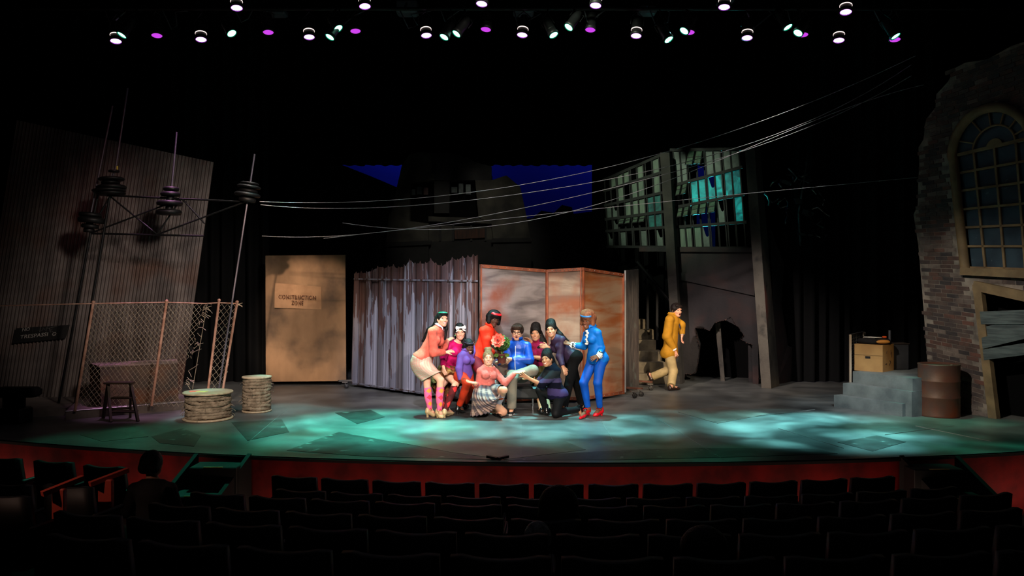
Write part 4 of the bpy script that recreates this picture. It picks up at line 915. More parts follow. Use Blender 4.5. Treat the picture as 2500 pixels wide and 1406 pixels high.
# pipe standing behind
p = V(6.60, 13.60, .60); o = MB().tube([p, p + V(0, 0, .69)], .022, 10).build('steel_pipe', M('grey_pipe', (96, 98, 104), .4, metal=.5)); tag(o, 'short grey pipe standing upright behind the cardboard box', 'pipe')
# wire rack
p0 = T(2079, 905) + V(0, .05, 0); p1 = T(2080, 902) + V(.55, .75, 0); rk = thing('wire_rack', p0, 'white-edged wire rack standing behind the cardboard box', 'rack')
m_rk = M('rack_white', (170, 150, 130), .5); m_rk2 = M('rack_wire', (70, 70, 70), .5, metal=.4)
H = V(0, 0, .62)
for q in (p0, p1): MB().bar(q * V(1, 1, 0), q + H, .03, .03).build('upright', m_rk, rk)
MB().bar(p0 + H, p1 + H, .02, .02).build('top_bar', m_rk2, rk)
g = MB()
for t in np.linspace(.05, .95, 12): g.tube([p0 + H * t, p1 + H * t], .005, 4)
for t in np.linspace(.1, .9, 8): g.tube([lerp(p0, p1, t), lerp(p0, p1, t) + H], .005, 4)
g.build('wire_grid', m_rk2, rk)['kind'] = 'stuff'
# oil drum
m_drum = M('rusty_drum', (112, 72, 56), .55, metal=.25, col2=(86, 70, 66), scale=2.2, bump=.1, bscale=30, col3=(128, 62, 36), scale3=1.7, ramp3=(.48, .68))
Yd = 12.38; bd = V((2292 - CX) * Yd / FPX, Yd, 0); r = 47 * Yd / FPX; h = CAMZ - (887 - HY) * Yd / FPX
od = thing('oil_drum', bd, 'rusty brown oil drum standing beside the concrete steps', 'drum')
MB().lathe(bd, [(r * .9, 0), (r * .985, 0), (r, .012), (r * .98, .03), (r * .975, h * .345), (r, h * .36), (r, h * .375), (r * .975, h * .39), (r * .975, h * .655), (r, h * .67), (r, h * .685), (r * .975, h * .70), (r * .98, h - .03), (r, h - .012), (r * .985, h), (r * .95, h), (r * .95, h - .02), (.02, h - .02)], 48).build('barrel', m_drum, od)
MB().lathe(bd + V(r * .5, -r * .3, h - .02), [(.03, 0), (.03, .015), (.01, .015)], 12).build('bung', m_drum, od)
o = MB().box(F(2338, 1019) + V(0, 0, .008), (.07, .03, .012)).build('white_chip', M('white_paper', (0, 0, 0))); tag(o, 'tiny white scrap lying on the floor beside the oil drum', 'scrap')

# small prompt marker on the stage edge
mk = thing('edge_monitor', F(1215, 1122), 'small dark V-shaped floor monitor on the stage lip', 'monitor')
for s in (-1, 1): MB().bar(F(1215, 1124) + V(s * .004, 0, .022), F(1215 + s * 25, 1120) + V(0, 0, .030), .045, .028).build('half', M('monitor_dark', (34, 30, 28), .5), mk)

# ================================================================== lighting rig
m_can = M('lamp_housing', (26, 26, 28), .5, spec=.5); m_pipe = M('rig_pipe', (30, 30, 32), .5, metal=.5)
E = {'W': M('lens_white', (255, 220, 255), .3, emit=(1, .72, 1, 3.4)), 'M': M('lens_magenta', (200, 40, 230), .3, emit=(.62, .06, .82, 1.0)), 'G': M('lens_green', (150, 255, 220), .3, emit=(.45, 1, .78, 3.2))}
FRINGE = {'W': M('fringe_violet', (170, 60, 230), .4, emit=(.55, .10, .85, .9)), 'G': M('fringe_green', (20, 170, 110), .4, emit=(.0, .50, .28, .8))}  # glowing rings imitating the coloured fringe round the lit lenses
E_GLINT = M('glint_glow', (255, 230, 220), .4, emit=(1, .8, .75, 1.6))  # reflected glint of the white lamps, built as a glowing ring
low = [(283, 101, 'W'), (297, 86, 'G'), (383, 88, 'M'), (491, 97, 'W'), (566, 82, 'G'), (655, 80, 'M'), (755, 91, 'W'), (805, 91, 'G'), (826, 70, 'G'), (868, 77, 'M'), (1041, 87, 'W'), (1084, 91, 'G'), (1114, 83, 'G'), (1186, 73, 'M'), (1275, 86, 'W'), (1352, 86, 'G'), (1388, 67, 'G'), (1441, 74, 'M'), (1553, 88, 'W'), (1633, 97, 'G'), (1670, 76, 'G'), (1683, 80, 'M'), (1824, 93, 'W'), (1924, 67, 'G'), (1948, 81, 'G'), (1960, 86, 'M'), (2048, 99, 'W'), (2187, 89, 'G'), (2185, 98, 'M')]
up_ = [(578, 20, 'W'), (891, 16, 'W'), (1176, 10, 'W'), (1454, 14, 'W'), (1768, 18, 'W'), (2065, 30, 'W')]
Yl = 12.6
pz_ = P(0, 10, Yl)[2]
for (nm, Yy, py0) in (('rig_pipe', Yl + .1, 22), ('rig_pipe', Yl - .9, -42)):
    z = P(0, py0, Yy)[2]; o = MB().tube([(-8, Yy, z), (8.2, Yy, z)], .03, 8).build(nm, m_pipe); tag(o, 'long black rig pipe carrying the %s row of stage lamps' % ('lower' if py0 == 22 else 'upper'), 'pipe')
cname = {'W': 'white', 'M': 'magenta', 'G': 'green'}
seq = {}
ordn = ['first', 'second', 'third', 'fourth', 'fifth', 'sixth', 'seventh', 'eighth', 'ninth', 'tenth', 'eleventh', 'twelfth', 'thirteenth', 'fourteenth', 'fifteenth', 'sixteenth', 'seventeenth', 'eighteenth', 'nineteenth', 'twentieth']
tot = {}
for row, lst in (('lower', low), ('upper', up_)):
    for (x, y, c) in sorted(lst):
        k = seq.get((row, c), 0); seq[(row, c)] = k + 1
        Yy = Yl + (-.25 if c == 'G' else .0) + (.12 if c == 'M' else 0) + (-.9 if row == 'upper' else 0)
        p = P(x, y, Yy); aim = V((5.5 if x < 1100 else -5.5) * .02 * (1 if c != 'G' else (6 if k % 2 else -4)), -.22 if c != 'G' else -.36, -1)
        z = nrm(-aim); xx = nrm(np.cross((0, 1, 0), z)); yy = np.cross(z, xx); ax = np.array([xx, yy, z])
        pr = p + z * .36
        t = thing('stage_lamp', pr, '%s-lit stage lamp, %s %s one along the %s rig row from the pylon side' % (cname[c], ordn[k], cname[c], row), 'stage lamp', 'stage lamps on the rig')
        rd = .085 if c != 'G' else .075
        MB().lathe(p, [(rd, 0), (rd + .012, 0), (rd + .012, .05), (rd, .06), (rd, .22), (rd * .7, .34), (.03, .36)], 20, ax, closed=False).build('housing', m_can, t)
        MB().lathe(p + z * .012, [(.001, 0), (rd * .5, -.004), (rd - .002, 0)], 20, ax, closed=False).build('lens', E[c], t)
        if c != 'M': MB().lathe(p - z * .001, [(rd - .006, 0), (rd + .007, .003), (rd + .010, .014)], 20, ax, closed=False).build('gel_frame', FRINGE[c], t)
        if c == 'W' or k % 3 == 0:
            f0 = p + z * .115 - yy * 0; MB().lathe(p + z * .10, [(rd + .004, 0), (rd + .006, .008), (rd + .004, .016)], 20, ax, closed=False).build('glow_vent', E_GLINT if c == 'W' else m_can, t)  # on white lamps the ring's glow stands in for a reflection
        zt = P(0, 22 if row == 'lower' else -42, Yl + .1 if row == 'lower' else Yl - .9)[2]
        yk = MB(); top_p = V(p[0] + z[0] * .2, (Yl + .1) if row == 'lower' else (Yl - .9), zt)
        for s in (-1, 1): yk.tube([p + z * .2 + xx * (rd + .02) * s, p + z * .33 + xx * (rd + .02) * s, lerp(p + z * .33, top_p, .7)], .008, 5)
        yk.tube([lerp(p + z * .33, top_p, .7), top_p], .012, 6); yk.build('yoke', m_can, t)
# unlit boxes and loops of cable on the rig
m_gear = M('grey_gear', (62, 64, 72), .6)
for i, (x0, y0, x1, y1) in enumerate(((646, 22, 700, 40), (968, 4, 1022, 38), (1252, 30, 1304, 37), (1556, 18, 1602, 37), (1750, 0, 1790, 12))):
    p = P((x0 + x1) / 2, (y0 + y1) / 2, Yl + .5); o = MB().box(p, ((x1 - x0) * Yl / FPX, .25, (y1 - y0) * Yl / FPX), bev=.03).bar((p[0], p[1] - .12, p[2] + .05), (p[0], Yl + .1, P(0, 22, Yl + .1)[2]), .03, .02).build('dimmer_box', m_gear)
    z = P(0, 22, Yl + .1)[2]; tag(o, 'dim grey gear box hung in the rig, %s from the pylon side' % ordn[i], 'gear box', 'grey gear boxes in the rig')
rr = random.Random(11)
for i in range(12):
    x = 260 + i * 170 + rr.uniform(-40, 40); y = rr.uniform(20, 50); pts = [P(x + k * rr.uniform(8, 22), y + 26 * math.sin(k * 1.2) + rr.uniform(-4, 4), Yl + .1) for k in range(5)]
    pts[0] = V(pts[0][0], Yl + .1, P(0, 22, Yl + .1)[2] - .03); pts[-1] = V(pts[-1][0], Yl + .1, P(0, 22, Yl + .1)[2] - .03)
    tag(MB().tube(pts, .012, 5).build('cable_loop', m_gear), 'grey cable loop drooping from the lower rig pipe, %s from the pylon side' % ordn[i], 'cable', 'cable loops on the rig')

# ================================================================== the house: seats, steps
m_seat = M('seat_velvet', (17, 15, 17), .8, sheen=.25, bump=.2, bscale=60); m_shell = M('seat_shell', (20, 19, 20), .55, spec=.35); m_arm = M('seat_arm', (26, 22, 22), .5); m_aisle = M('aisle_panel_red', (176, 62, 46), .6)
def make_seat(w_=.50):
    t = thing('theatre_seat', (0, 0, 0), 'x', 'seat')
    g = MB(); n = 9; vs = []                               # the back, its top dipping in the middle
    for i in range(n):
        u = i / (n - 1) * 2 - 1; x = u * w_ / 2; cv = .05 * u * u; zt = .86 - .012 + .022 * u * u - (.02 if abs(u) > .95 else 0)
        vs += [(x, .20 - cv, .30), (x, .26 - cv, .62), (x, .30 - cv, zt), (x, .35 - cv, zt - .005), (x, .33 - cv, .62), (x, .27 - cv, .30)]
    fs = []
    for i in range(n - 1):
        for k in range(6): fs.append((i * 6 + k, i * 6 + (k + 1) % 6, i * 6 + 6 + (k + 1) % 6, i * 6 + 6 + k))
    fs += [tuple(range(5, -1, -1)), tuple(range((n - 1) * 6, n * 6))]
    # seat faces the stage (+Y): the back is nearer the viewer
    g.add([(x, -y + .1, z) for x, y, z in vs], fs, True); g.build('backrest', m_shell, t)
    MB().box((0, .05, .40), (w_ - .06, .34, .09), bev=.03).build('seat_cushion', m_seat, t)
    for s in (-1, 1):
        MB().box((s * .262, .0, .60), (.035, .36, .04), bev=.012).build('armrest', m_arm, t)
        MB().box((s * .262, .0, .29), (.022, .26, .58)).build('side_frame', m_arm, t)
    return t
rown = ['front row', 'second row', 'third row', 'fourth row', 'fifth row', 'sixth row']
base = None
for ri, (yr, zt) in enumerate(ROWS):
    half = (3.05, 3.1, 3.3, 3.3, 3.1, 2.7)[ri]; off = (.8, .85, .8, .55, .35, .2)[ri]; n = int(2 * half / .545) + 1; xs_ = [off - half + .545 * (i + (.5 if ri % 2 else 0)) for i in range(n)]
    k = 0
    for x in xs_:
        y = yr + .035 * (x - .8) ** 2
        if ri < 1 and x > 3.9: continue
        rz = math.atan(-2 * .035 * (x - .8)) * -1
        lab = 'empty black theatre seat, %s from the stage, %s seat from the pylon end' % (rown[ri], ordn[k]); k += 1
        if base is None: base = make_seat(); s = base; s.location = (x, y, zt - .86); s.rotation_euler = (0, 0, rz); s['label'] = lab; s['group'] = 'empty theatre seats'
        else: s = dup(base, (x, y, zt - .86), rz, lab, 'empty theatre seats')
# the block at the aisle, with red aisle panels
for i, (px, pyt, Y, pnl) in enumerate(((40, 1108, 8.9, 0), (163, 1116, 8.65, 0), (-85, 1098, 9.1, 0), (285, 1127, 8.4, 1), (60, 1168, 7.3, 0), (205, 1172, 7.0, 1), (55, 1192, 6.3, 0))):
    p = P(px, pyt, Y); s = dup(base, (p[0], p[1], p[2] - .86), -.25, 'black seat of the side block beyond the aisle, %s from the stage corner' % ordn[i], 'side block seats')
for (x0, y0, x1, y1, Y, lab) in ((242, 1170, 276, 1234, 7.0, 'red aisle panel with armrest at a side block row end, nearer the stage'), (130, 1192, 160, 1278, 6.3, 'red aisle panel with armrest at a side block row end, further from stage')):
    p0, p1 = P(x0, y1, Y), P(x1, y0, Y); t = thing('aisle_panel', V((p0[0] + p1[0]) / 2, Y, p0[2] - .3), lab, 'aisle panel')
    MB().box(((p0[0] + p1[0]) / 2, Y, (p0[2] + p1[2]) / 2 - .15), (p1[0] - p0[0], .05, p1[2] - p0[2] + .3), bev=.01).build('panel', m_aisle, t)
    MB().bar((p0[0] - .03, Y - .1, p1[2] - .02), (p1[0] + .06, Y + .15, p1[2] + .05), .05, .04).build('armrest', m_aisle, t)
# step units up to the stage
m_stepb = M('step_unit_black', (34, 38, 38), .6, spec=.4)
for (xl, xr, ytop, sgn, lab) in ((487, 600, 1120, -1, 'black step unit up to the stage at the aisle side near the pylon'), (2200, 2318, 1130, 1, 'black step unit up to the stage below the oil drum')):
    Y = edgeY((((xl + xr) / 2) - CX) * 9 / FPX) - .02; a, b = P(xl, ytop, Y)[0], P(xr, ytop, Y)[0]; t = thing('step_unit', ((a + b) / 2, Y - .4, -.86), lab, 'steps')
    for k in range(3):
        z = -.08 - .26 * k; MB().box(((a + b) / 2 + sgn * .10 * k, Y - .15 - .3 * k, (z - .86) / 2), (b - a, .32, z + .86), bev=.01).build('step', m_stepb, t)
        MB().box(((a + b) / 2 + sgn * .10 * k, Y - .30 - .3 * k, z + .003), ((b - a) * .4, .02, .008)).build('nosing', M('nosing_glow', (190, 185, 120), .5), t)
    for x in (a - .04, b + .04): MB().prism([V(x + sgn * .02, Y, .02), V(x + sgn * .02, Y, -.86), V(x + sgn * .34, Y - 1.0, -.86), V(x + sgn * .34, Y - 1.0, -.66)], (.05, 0, 0)).build('stringer', m_stepb, t)
# ================================================================== people: bodies grown as one smooth surface from a distance field
class SD:
    def __init__(s): s.ops = []
    def cap(s, a, b, ra, rb=None, k=.02, w=None, q=1.0, cut=False, op='u'):
        a = np.asarray(a, float); b = np.asarray(b, float); rb = ra if rb is None else rb
        m = max(ra, rb) * max(1.0, q) + .005; s.ops.append(('c', op, k, np.minimum(a, b) - m, np.maximum(a, b) + m, (a, b, ra, rb, None if w is None else nrm(w), q, cut))); return s
    def ell(s, c, rad, ax=None, k=.02, op='u'):
        c = np.asarray(c, float); rad = np.broadcast_to(np.asarray(rad, float), (3,)).copy(); ax = np.eye(3) if ax is None else np.asarray(ax, float)
        m = rad.max() + .005; s.ops.append(('e', op, k, c - m, c + m, (c, rad, ax))); return s
    def plane(s, p, n): s.ops.append(('p', 'i', 0, None, None, (np.asarray(p, float), nrm(n)))); return s      # keeps the side that n points away from
    def grow(s, d): s.ops.append(('o', 'o', 0, None, None, d)); return s
    def join(s, o, k=.01): s.ops.append(('j', 'u', k, None, None, o)); return s
    @staticmethod
    def dist(kind, pr, X):
        if kind == 'c':
            a, b, ra, rb, w, q, cut = pr; Y = X - a; ab = b - a
            if w is not None: Y = Y + (Y @ w)[..., None] * w * (1 / q - 1); ab = ab + np.dot(ab, w) * w * (1 / q - 1)
            L = float(np.dot(ab, ab)) + 1e-12; t = np.clip((Y @ ab) / L, 0, 1); d = np.sqrt(((Y - t[..., None] * ab) ** 2).sum(-1)) - (ra + (rb - ra) * t)
            if cut: d = np.maximum(d, (Y @ (ab / math.sqrt(L))) - math.sqrt(L))
            return d
        c, rad, ax = pr; Z = (X - c) @ ax.T; k0 = np.sqrt(((Z / rad) ** 2).sum(-1)); k1 = np.sqrt(((Z / rad ** 2) ** 2).sum(-1)) + 1e-9
        return k0 * (k0 - 1) / k1
    @staticmethod
    def mix(op, k, A, B):
        if op == 'u':
            h = np.clip(.5 + .5 * (A - B) / k, 0, 1); return A * (1 - h) + B * h - k * h * (1 - h)
        if op == 's':
            h = np.clip(.5 - .5 * (A + B) / k, 0, 1); return A * (1 - h) - B * h + k * h * (1 - h)
        return np.maximum(A, B)
    def at(s, X):
        X = np.asarray(X, float); D = np.full(X.shape[:-1], .2)
        for kind, op, k, lo, hi, pr in s.ops:
            if kind == 'p': D = np.maximum(D, (X - pr[0]) @ pr[1])
            elif kind == 'j': D = s.mix('u', k, D, pr.at(X))
            elif kind == 'o': D = D - pr
            else: D = s.mix(op, k, D, s.dist(kind, pr, X))
        return D
    def bounds(s):
        lo = np.full(3, 1e9); hi = -lo
        for kind, op, k, l, h, pr in s.ops:
            if kind == 'j': l, h = pr.bounds()
            if op != 'u' or l is None: continue
            lo = np.minimum(lo, l); hi = np.maximum(hi, h)
        return lo, hi
    def grid(s, lo, n, h):
        D = np.full(n, .2, np.float32); axs = [(lo[i] + h * np.arange(n[i])).astype(np.float32) for i in range(3)]
        for kind, op, k, l, hh_, pr in s.ops:
            if kind == 'j': D = s.mix('u', k, D, pr.grid(lo, n, h)); continue
            if kind == 'o': D = D - pr; continue
            if kind == 'p': sl = (slice(None),) * 3
            else:
                pad = k + 3 * h; i0 = np.maximum(0, np.floor((l - pad - lo) / h).astype(int)); i1 = np.minimum(n, np.ceil((hh_ + pad - lo) / h).astype(int) + 1)
                if (i1 <= i0).any(): continue
                sl = tuple(slice(a, b) for a, b in zip(i0, i1))
            gx, gy, gz = (a[q] for a, q in zip(axs, sl)); X = np.empty((len(gx), len(gy), len(gz), 3), np.float32)
            X[..., 0] = gx[:, None, None]; X[..., 1] = gy[None, :, None]; X[..., 2] = gz[None, None, :]
            if kind == 'p': D = np.maximum(D, ((X - pr[0].astype(np.float32)) @ pr[1].astype(np.float32)))
            else:
                pr = tuple(x.astype(np.float32) if isinstance(x, np.ndarray) else x for x in pr); D[sl] = s.mix(op, k, D[sl], s.dist(kind, pr, X))
        return D
    def mesh(s, h):
        lo, hi = s.bounds(); lo = lo - 2 * h; n = (np.ceil((hi - lo) / h).astype(int) + 3); D = s.grid(lo, n, h); S = D < 0
        c = [(i, j, k) for i in (0, 1) for j in (0, 1) for k in (0, 1)]
        cor = lambda A, o: A[o[0]:A.shape[0] - 1 + o[0], o[1]:A.shape[1] - 1 + o[1], o[2]:A.shape[2] - 1 + o[2]]
        cnt = np.zeros([d - 1 for d in n], np.int8)
        for o in c: cnt += cor(S, o)
        I = np.nonzero((cnt > 0) & (cnt < 8)); idx = np.full(cnt.shape, -1, np.int32); idx[I] = np.arange(len(I[0]))
        pos = np.zeros((len(I[0]), 3)); wt_ = np.zeros(len(I[0])); vals = {o: D[I[0] + o[0], I[1] + o[1], I[2] + o[2]] for o in c}
        for a in range(8):
            for b in range(a + 1, 8):
                if sum(abs(c[a][q] - c[b][q]) for q in range(3)) != 1: continue
                va, vb = vals[c[a]], vals[c[b]]; cr = (va < 0) != (vb < 0); t = np.where(cr, va / np.where(cr, va - vb, 1), 0)
                pos += cr[:, None] * (np.array(c[a]) + t[:, None] * (np.array(c[b]) - np.array(c[a]))); wt_ += cr
        pos = (np.stack(I, -1) + pos / wt_[:, None]) * h + lo; Q = []
        for ax in range(3):
            u, v = (ax + 1) % 3, (ax + 2) % 3
            a0 = [slice(None)] * 3; a1 = [slice(None)] * 3; a0[ax] = slice(0, -1); a1[ax] = slice(1, None); cr = S[tuple(a0)] != S[tuple(a1)]
            J = np.stack(np.nonzero(cr), -1); ok = (J[:, u] > 0) & (J[:, v] > 0) & (J[:, u] < n[u] - 1) & (J[:, v] < n[v] - 1); J = J[ok]; ins = S[J[:, 0], J[:, 1], J[:, 2]]
            def g(du, dv): K = J.copy(); K[:, u] -= du; K[:, v] -= dv; return idx[K[:, 0], K[:, 1], K[:, 2]]
            q = np.stack([g(1, 1), g(0, 1), g(0, 0), g(1, 0)], -1); q[~ins] = q[~ins][:, ::-1]; Q.append(q)
        return pos, np.concatenate(Q)
    def build(s, name, mat, parent, h, jitter=None):
        v, q = s.mesh(h)
        if jitter is not None: v = jitter(v)
        return link(name, fast_mesh(name, v - ORG[parent.name], q), mat, parent)
def frame(f, up=(0, 0, 1)):
    """right-hand frame of something that faces f: rows are its left side, its front, its top"""
    f = nrm(f); l = nrm(np.cross(up, f)); return np.array([l, f, np.cross(f, l)])
UPZ = V(0, 0, 1)
SKIN = {'fair': ((226, 170, 138), (212, 148, 120)), 'tan': ((196, 140, 104), (178, 120, 90)), 'olive': ((212, 156, 120), (196, 136, 104)), 'brown': ((128, 80, 56), (104, 62, 44)), 'dark': ((92, 56, 40), (72, 44, 32))}
def skin(k): c = SKIN[k]; return M('skin_' + k, c[0], .62, col2=c[1], scale=9, spec=.22)
m_eyew = M('eye_white', (235, 230, 224), .25); m_iris = M('eye_dark', (26, 18, 14), .2); m_lash = M('lash_black', (14, 11, 10), .6); m_teeth = M('teeth', (240, 234, 224), .3); m_mouth = M('mouth_dark', (60, 22, 20), .6)
def hairmat(n, a, b): return M(n, a, .5, col2=b, scale=40, stretch=(1, 1, .12), bump=.5, bscale=120, bstretch=(1, 1, .1), spec=.22)
H_BLACK = hairmat('hair_black', (10, 8, 8), (22, 18, 17)); H_BROWN = hairmat('hair_brown', (40, 28, 22), (62, 44, 34)); H_AUB = hairmat('hair_auburn', (150, 92, 60), (104, 58, 38)); H_BLOND = hairmat('hair_blond', (148, 118, 82), (104, 80, 54)); H_GREY = hairmat('hair_grey', (150, 150, 150), (96, 96, 96))
class Person:
    """joints come as (x, y, sign) pixels in a crop; each joint's distance is solved from the limb's real length"""
    def __init__(s, label, Y0, crop, sk, yaw, pel, neck, head, face=None, g=1.0, roll=0.0, pitch=0.0, wide=1.0, fem=True, sho=None, hipw=1.0):
        s.Y0 = Y0; s.c = crop; s.g = g; s.sk = sk; s.fem = fem; s.wide = wide; s.hw = hipw
        s.pel = s.pt(pel); s.neck = s.pt(neck); s.hd = s.pt(head)
        s.t = nrm(s.neck - s.pel); f0 = V(math.sin(R(yaw)), -math.cos(R(yaw)), 0); s.left = nrm(np.cross(UPZ, f0)); s.left = nrm(s.left - s.t * np.dot(s.left, s.t)); s.fwd = nrm(np.cross(s.left, s.t))
        fy, fp = face if face is not None else (yaw, 0); hf = V(math.sin(R(fy)) * math.cos(R(fp)), -math.cos(R(fy)) * math.cos(R(fp)), math.sin(R(fp)))
        H = frame(hf); c, sn = math.cos(R(roll)), math.sin(R(roll)); s.H = np.array([H[0] * c + H[2] * sn, H[1], H[2] * c - H[0] * sn])
        sw = (.128 if fem else .165) * g * wide
        s.sh = {'L': s.neck + s.left * sw - s.t * .085 * g, 'R': s.neck - s.left * sw - s.t * .085 * g}
        if sho: 
            for k, d in sho.items(): s.sh[k] = s.sh[k] + V(*d)
        s.hip = {'L': s.pel + s.left * .088 * g * hipw, 'R': s.pel - s.left * .088 * g * hipw}
        s.el, s.wr, s.ha, s.kn, s.an, s.toe = {}, {}, {}, {}, {}, {}
        b = V(*P(*s.px(pel), Y0)); s.root = thing('person', V(s.pel[0], s.pel[1], 0), label, 'person')
        s.B = SD(); s.heel = {}; s.armops = []; s.parts()
    def px(s, p):
        x, y = p[0], p[1]; x0, y0, sc = s.c; return x0 + x / sc, y0 + y / sc
    def pt(s, p): return P(*s.px(p), s.Y0 + (p[2] if len(p) > 2 else 0))
    def solve(s, prev, p, L):
        x, y = s.px(p); sg = p[2] if len(p) > 2 else 0
        if len(p) > 3: return P(x, y, s.Y0 + p[3])
        Y = prev[1]
        for _ in range(6):
            q = P(x, y, Y); d2 = (q[0] - prev[0]) ** 2 + (q[2] - prev[2]) ** 2; Y = prev[1] + sg * math.sqrt(max(0.0, L * L - d2))
        return P(x, y, Y)
    def arm(s, k, el, wr, ha, palm=None, curl=.25, spread=.16, thumb=1):
        g = s.g; i0 = len(s.B.ops); s.el[k] = s.solve(s.sh[k], el, .285 * g); s.wr[k] = s.solve(s.el[k], wr, .245 * g); s.ha[k] = s.solve(s.wr[k], ha, .17 * g)
        s.limb(s.sh[k], s.el[k], .044, .035); s.limb(s.el[k], s.wr[k], .040, .026)
        s.hand(k, palm, curl, spread); s.armops += s.B.ops[i0:]; return s
    def limb(s, a, b, ra, rb, k=.02): s.B.cap(a, b, ra * s.g * (1.12 if not s.fem else 1), rb * s.g * (1.12 if not s.fem else 1), k)
    def hand(s, k, palm, curl, spread):
        g = s.g * (1.1 if not s.fem else 1.0); w = s.wr[k]; d = nrm(s.ha[k] - w); pn = np.asarray(palm, float) if palm is not None else np.cross(d, s.left)
        pn = nrm(pn - d * np.dot(pn, d)); sd = nrm(np.cross(d, pn))                       # sd: towards the thumb when it is a left palm
        if k == 'R': sd = -sd
        B = s.B; B.cap(w, w + d * .03 * g, .026 * g, .028 * g, .015, pn, .75)
        for o in (-1, -.33, .33, 1): B.cap(w + d * .02 * g + sd * o * .014 * g, w + d * .085 * g + sd * o * .026 * g, .016 * g, .0135 * g, .012, pn, .8)
        for i, (o, L) in enumerate(((1, .070), (.34, .078), (-.34, .072), (-1, .058))):
            a = w + d * .085 * g + sd * o * .028 * g; dd = nrm(d + sd * o * spread)
            p0 = a
            for j, f in enumerate((.45, .32, .23)):
                ang = curl * (j + .6); e = nrm(dd * math.cos(ang) + pn * math.sin(ang)); p1 = p0 + e * L * f * g; B.cap(p0, p1, (.0098, .0090, .0083)[j] * g, (.0090, .0083, .0072)[j] * g, .003); p0 = p1
        a = w + d * .035 * g + sd * .026 * g; td = nrm(d * .75 + sd * .85 + pn * .25); b = a + td * .042 * g; e = nrm(d * .95 + sd * .35 + pn * .35)
        B.cap(a, b, .0135 * g, .0108 * g, .008); B.cap(b, b + e * .034 * g, .0105 * g, .008 * g, .003)
    def leg(s, k, kn, an, toe, ground=True, heel=0.0, hz=None):
        g = s.g; x, y = s.px(an)
        if ground: s.an[k] = F(x, y, hz if hz is not None else (.075 + heel))
        s.kn[k] = s.solve(s.hip[k], kn, .43 * g)
        if not ground: s.an[k] = s.solve(s.kn[k], an, .42 * g)
        a = s.an[k]; tx, ty = s.px(toe)
        if ground: s.toe[k] = F(tx, ty, .018)
        else: s.toe[k] = s.solve(a, toe, .19 * g)
        s.heel[k] = heel; m = 1.08 if not s.fem else 1.0
        s.B.cap(s.hip[k], s.kn[k], .088 * g * m, .054 * g * m, .04); s.B.cap(s.kn[k], a, .052 * g * m, .034 * g, .03)
        ck = s.calf(k); s.B.cap(lerp(s.kn[k], a, .15) + ck * .012, lerp(s.kn[k], a, .55) + ck * .008, .047 * g * m, .036 * g, .03)
        fd = s.toe[k] - a; fh = nrm(fd * V(1, 1, 0)) if ground else nrm(fd)
        he = a - fh * .035 * g - (UPZ * .045 if ground else nrm(s.kn[k] - a) * .03); s.B.cap(a, he, .034 * g, .028 * g, .02); s.B.cap(he, lerp(a, s.toe[k], .72), .026 * g, .028 * g, .02); s.B.cap(lerp(a, s.toe[k], .5), s.toe[k], .032 * g, .018 * g, .02); return s
    def calf(s, k):
        d = nrm(s.an[k] - s.kn[k]); fd = s.toe[k] - s.an[k]; b = -(fd - d * np.dot(fd, d)); return nrm(b)
    def torso(s, S, o=0.0, k=.05, low=True):
        g = s.g; q = .72 if s.fem else .78; W = s.wide; m = 1 if s.fem else 1.12; f = s.fwd
        a = lerp(s.pel, s.neck, .36); b = lerp(s.pel, s.neck, .80)
        S.cap(s.pel + s.t * .02, a, .125 * g * W * m + o, .108 * g * W * m + o, k, f, .76); S.cap(a, b, .104 * g * W * m + o, .124 * g * W * m + o, k, f, q)
        S.cap(b, s.neck - s.t * .06 * g, .122 * g * W + o, .070 * g + o, k, f, q)
        for kk in 'LR': S.cap(s.neck - s.t * .045 * g, s.sh[kk], .048 * g + o, .047 * g * m + o, .03)
        if s.fem:
            for sg in (-1, 1): S.ell(lerp(s.pel, s.neck, .66) + f * .082 * g * W + s.left * sg * .062 * g, (.058 * g + o, .055 * g + o, .056 * g + o), None, .03)
        if low:
            S.cap(s.hip['L'], s.hip['R'], .098 * g * s.hw + o, None, k, f, .95)
            for sg in (-1, 1): S.ell(s.pel - f * .055 * g + s.left * sg * .06 * g - s.t * .03 * g, (.085 * g * s.hw + o, .085 * g * s.hw + o, .09 * g + o), None, .04)
    def parts(s):
        g = s.g; B = s.B; s.torso(B); L, f, u = s.H; c = s.hd; k_ = g * (1.03 if s.fem else 1.10); s.hs = k_
        B.cap(s.neck - s.t * .04 * g, c - u * .06 * k_ - f * .015, .048 * k_, .045 * k_, .03)
        h = lambda x, y, z: c + (L * x + f * y + u * z) * k_
        s.h = h
        B.ell(h(0, -.012, .03), np.array((.074, .092, .085)) * k_, s.H, .02); B.ell(h(0, .022, -.03), np.array((.063, .068, .078)) * k_, s.H, .025)
        B.cap(h(-.046, .012, -.050), h(-.016, .066, -.088), .024 * k_, .020 * k_, .022); B.cap(h(.046, .012, -.050), h(.016, .066, -.088), .024 * k_, .020 * k_, .022); B.ell(h(0, .072, -.086), .021 * k_, None, .02)
        for sg in (-1, 1):
            B.ell(h(sg * .037, .058, -.022), .024 * k_, None, .02); B.ell(h(sg * .031, .098, .014), np.array((.017, .018, .011)) * k_, s.H, .012, 's')
            B.ell(h(sg * .075, -.008, -.005), np.array((.010, .018, .030)) * k_, s.H, .008)
        B.cap(h(-.034, .076, .030), h(.034, .076, .030), .012 * k_, None, .015)
        B.cap(h(0, .086, .014), h(0, .104, -.022), .0075 * k_, .011 * k_, .010); B.ell(h(0, .098, -.026), np.array((.017, .011, .009)) * k_, s.H, .008)
        B.ell(h(0, .083, -.055), np.array((.022, .012, .016)) * k_, s.H, .012)
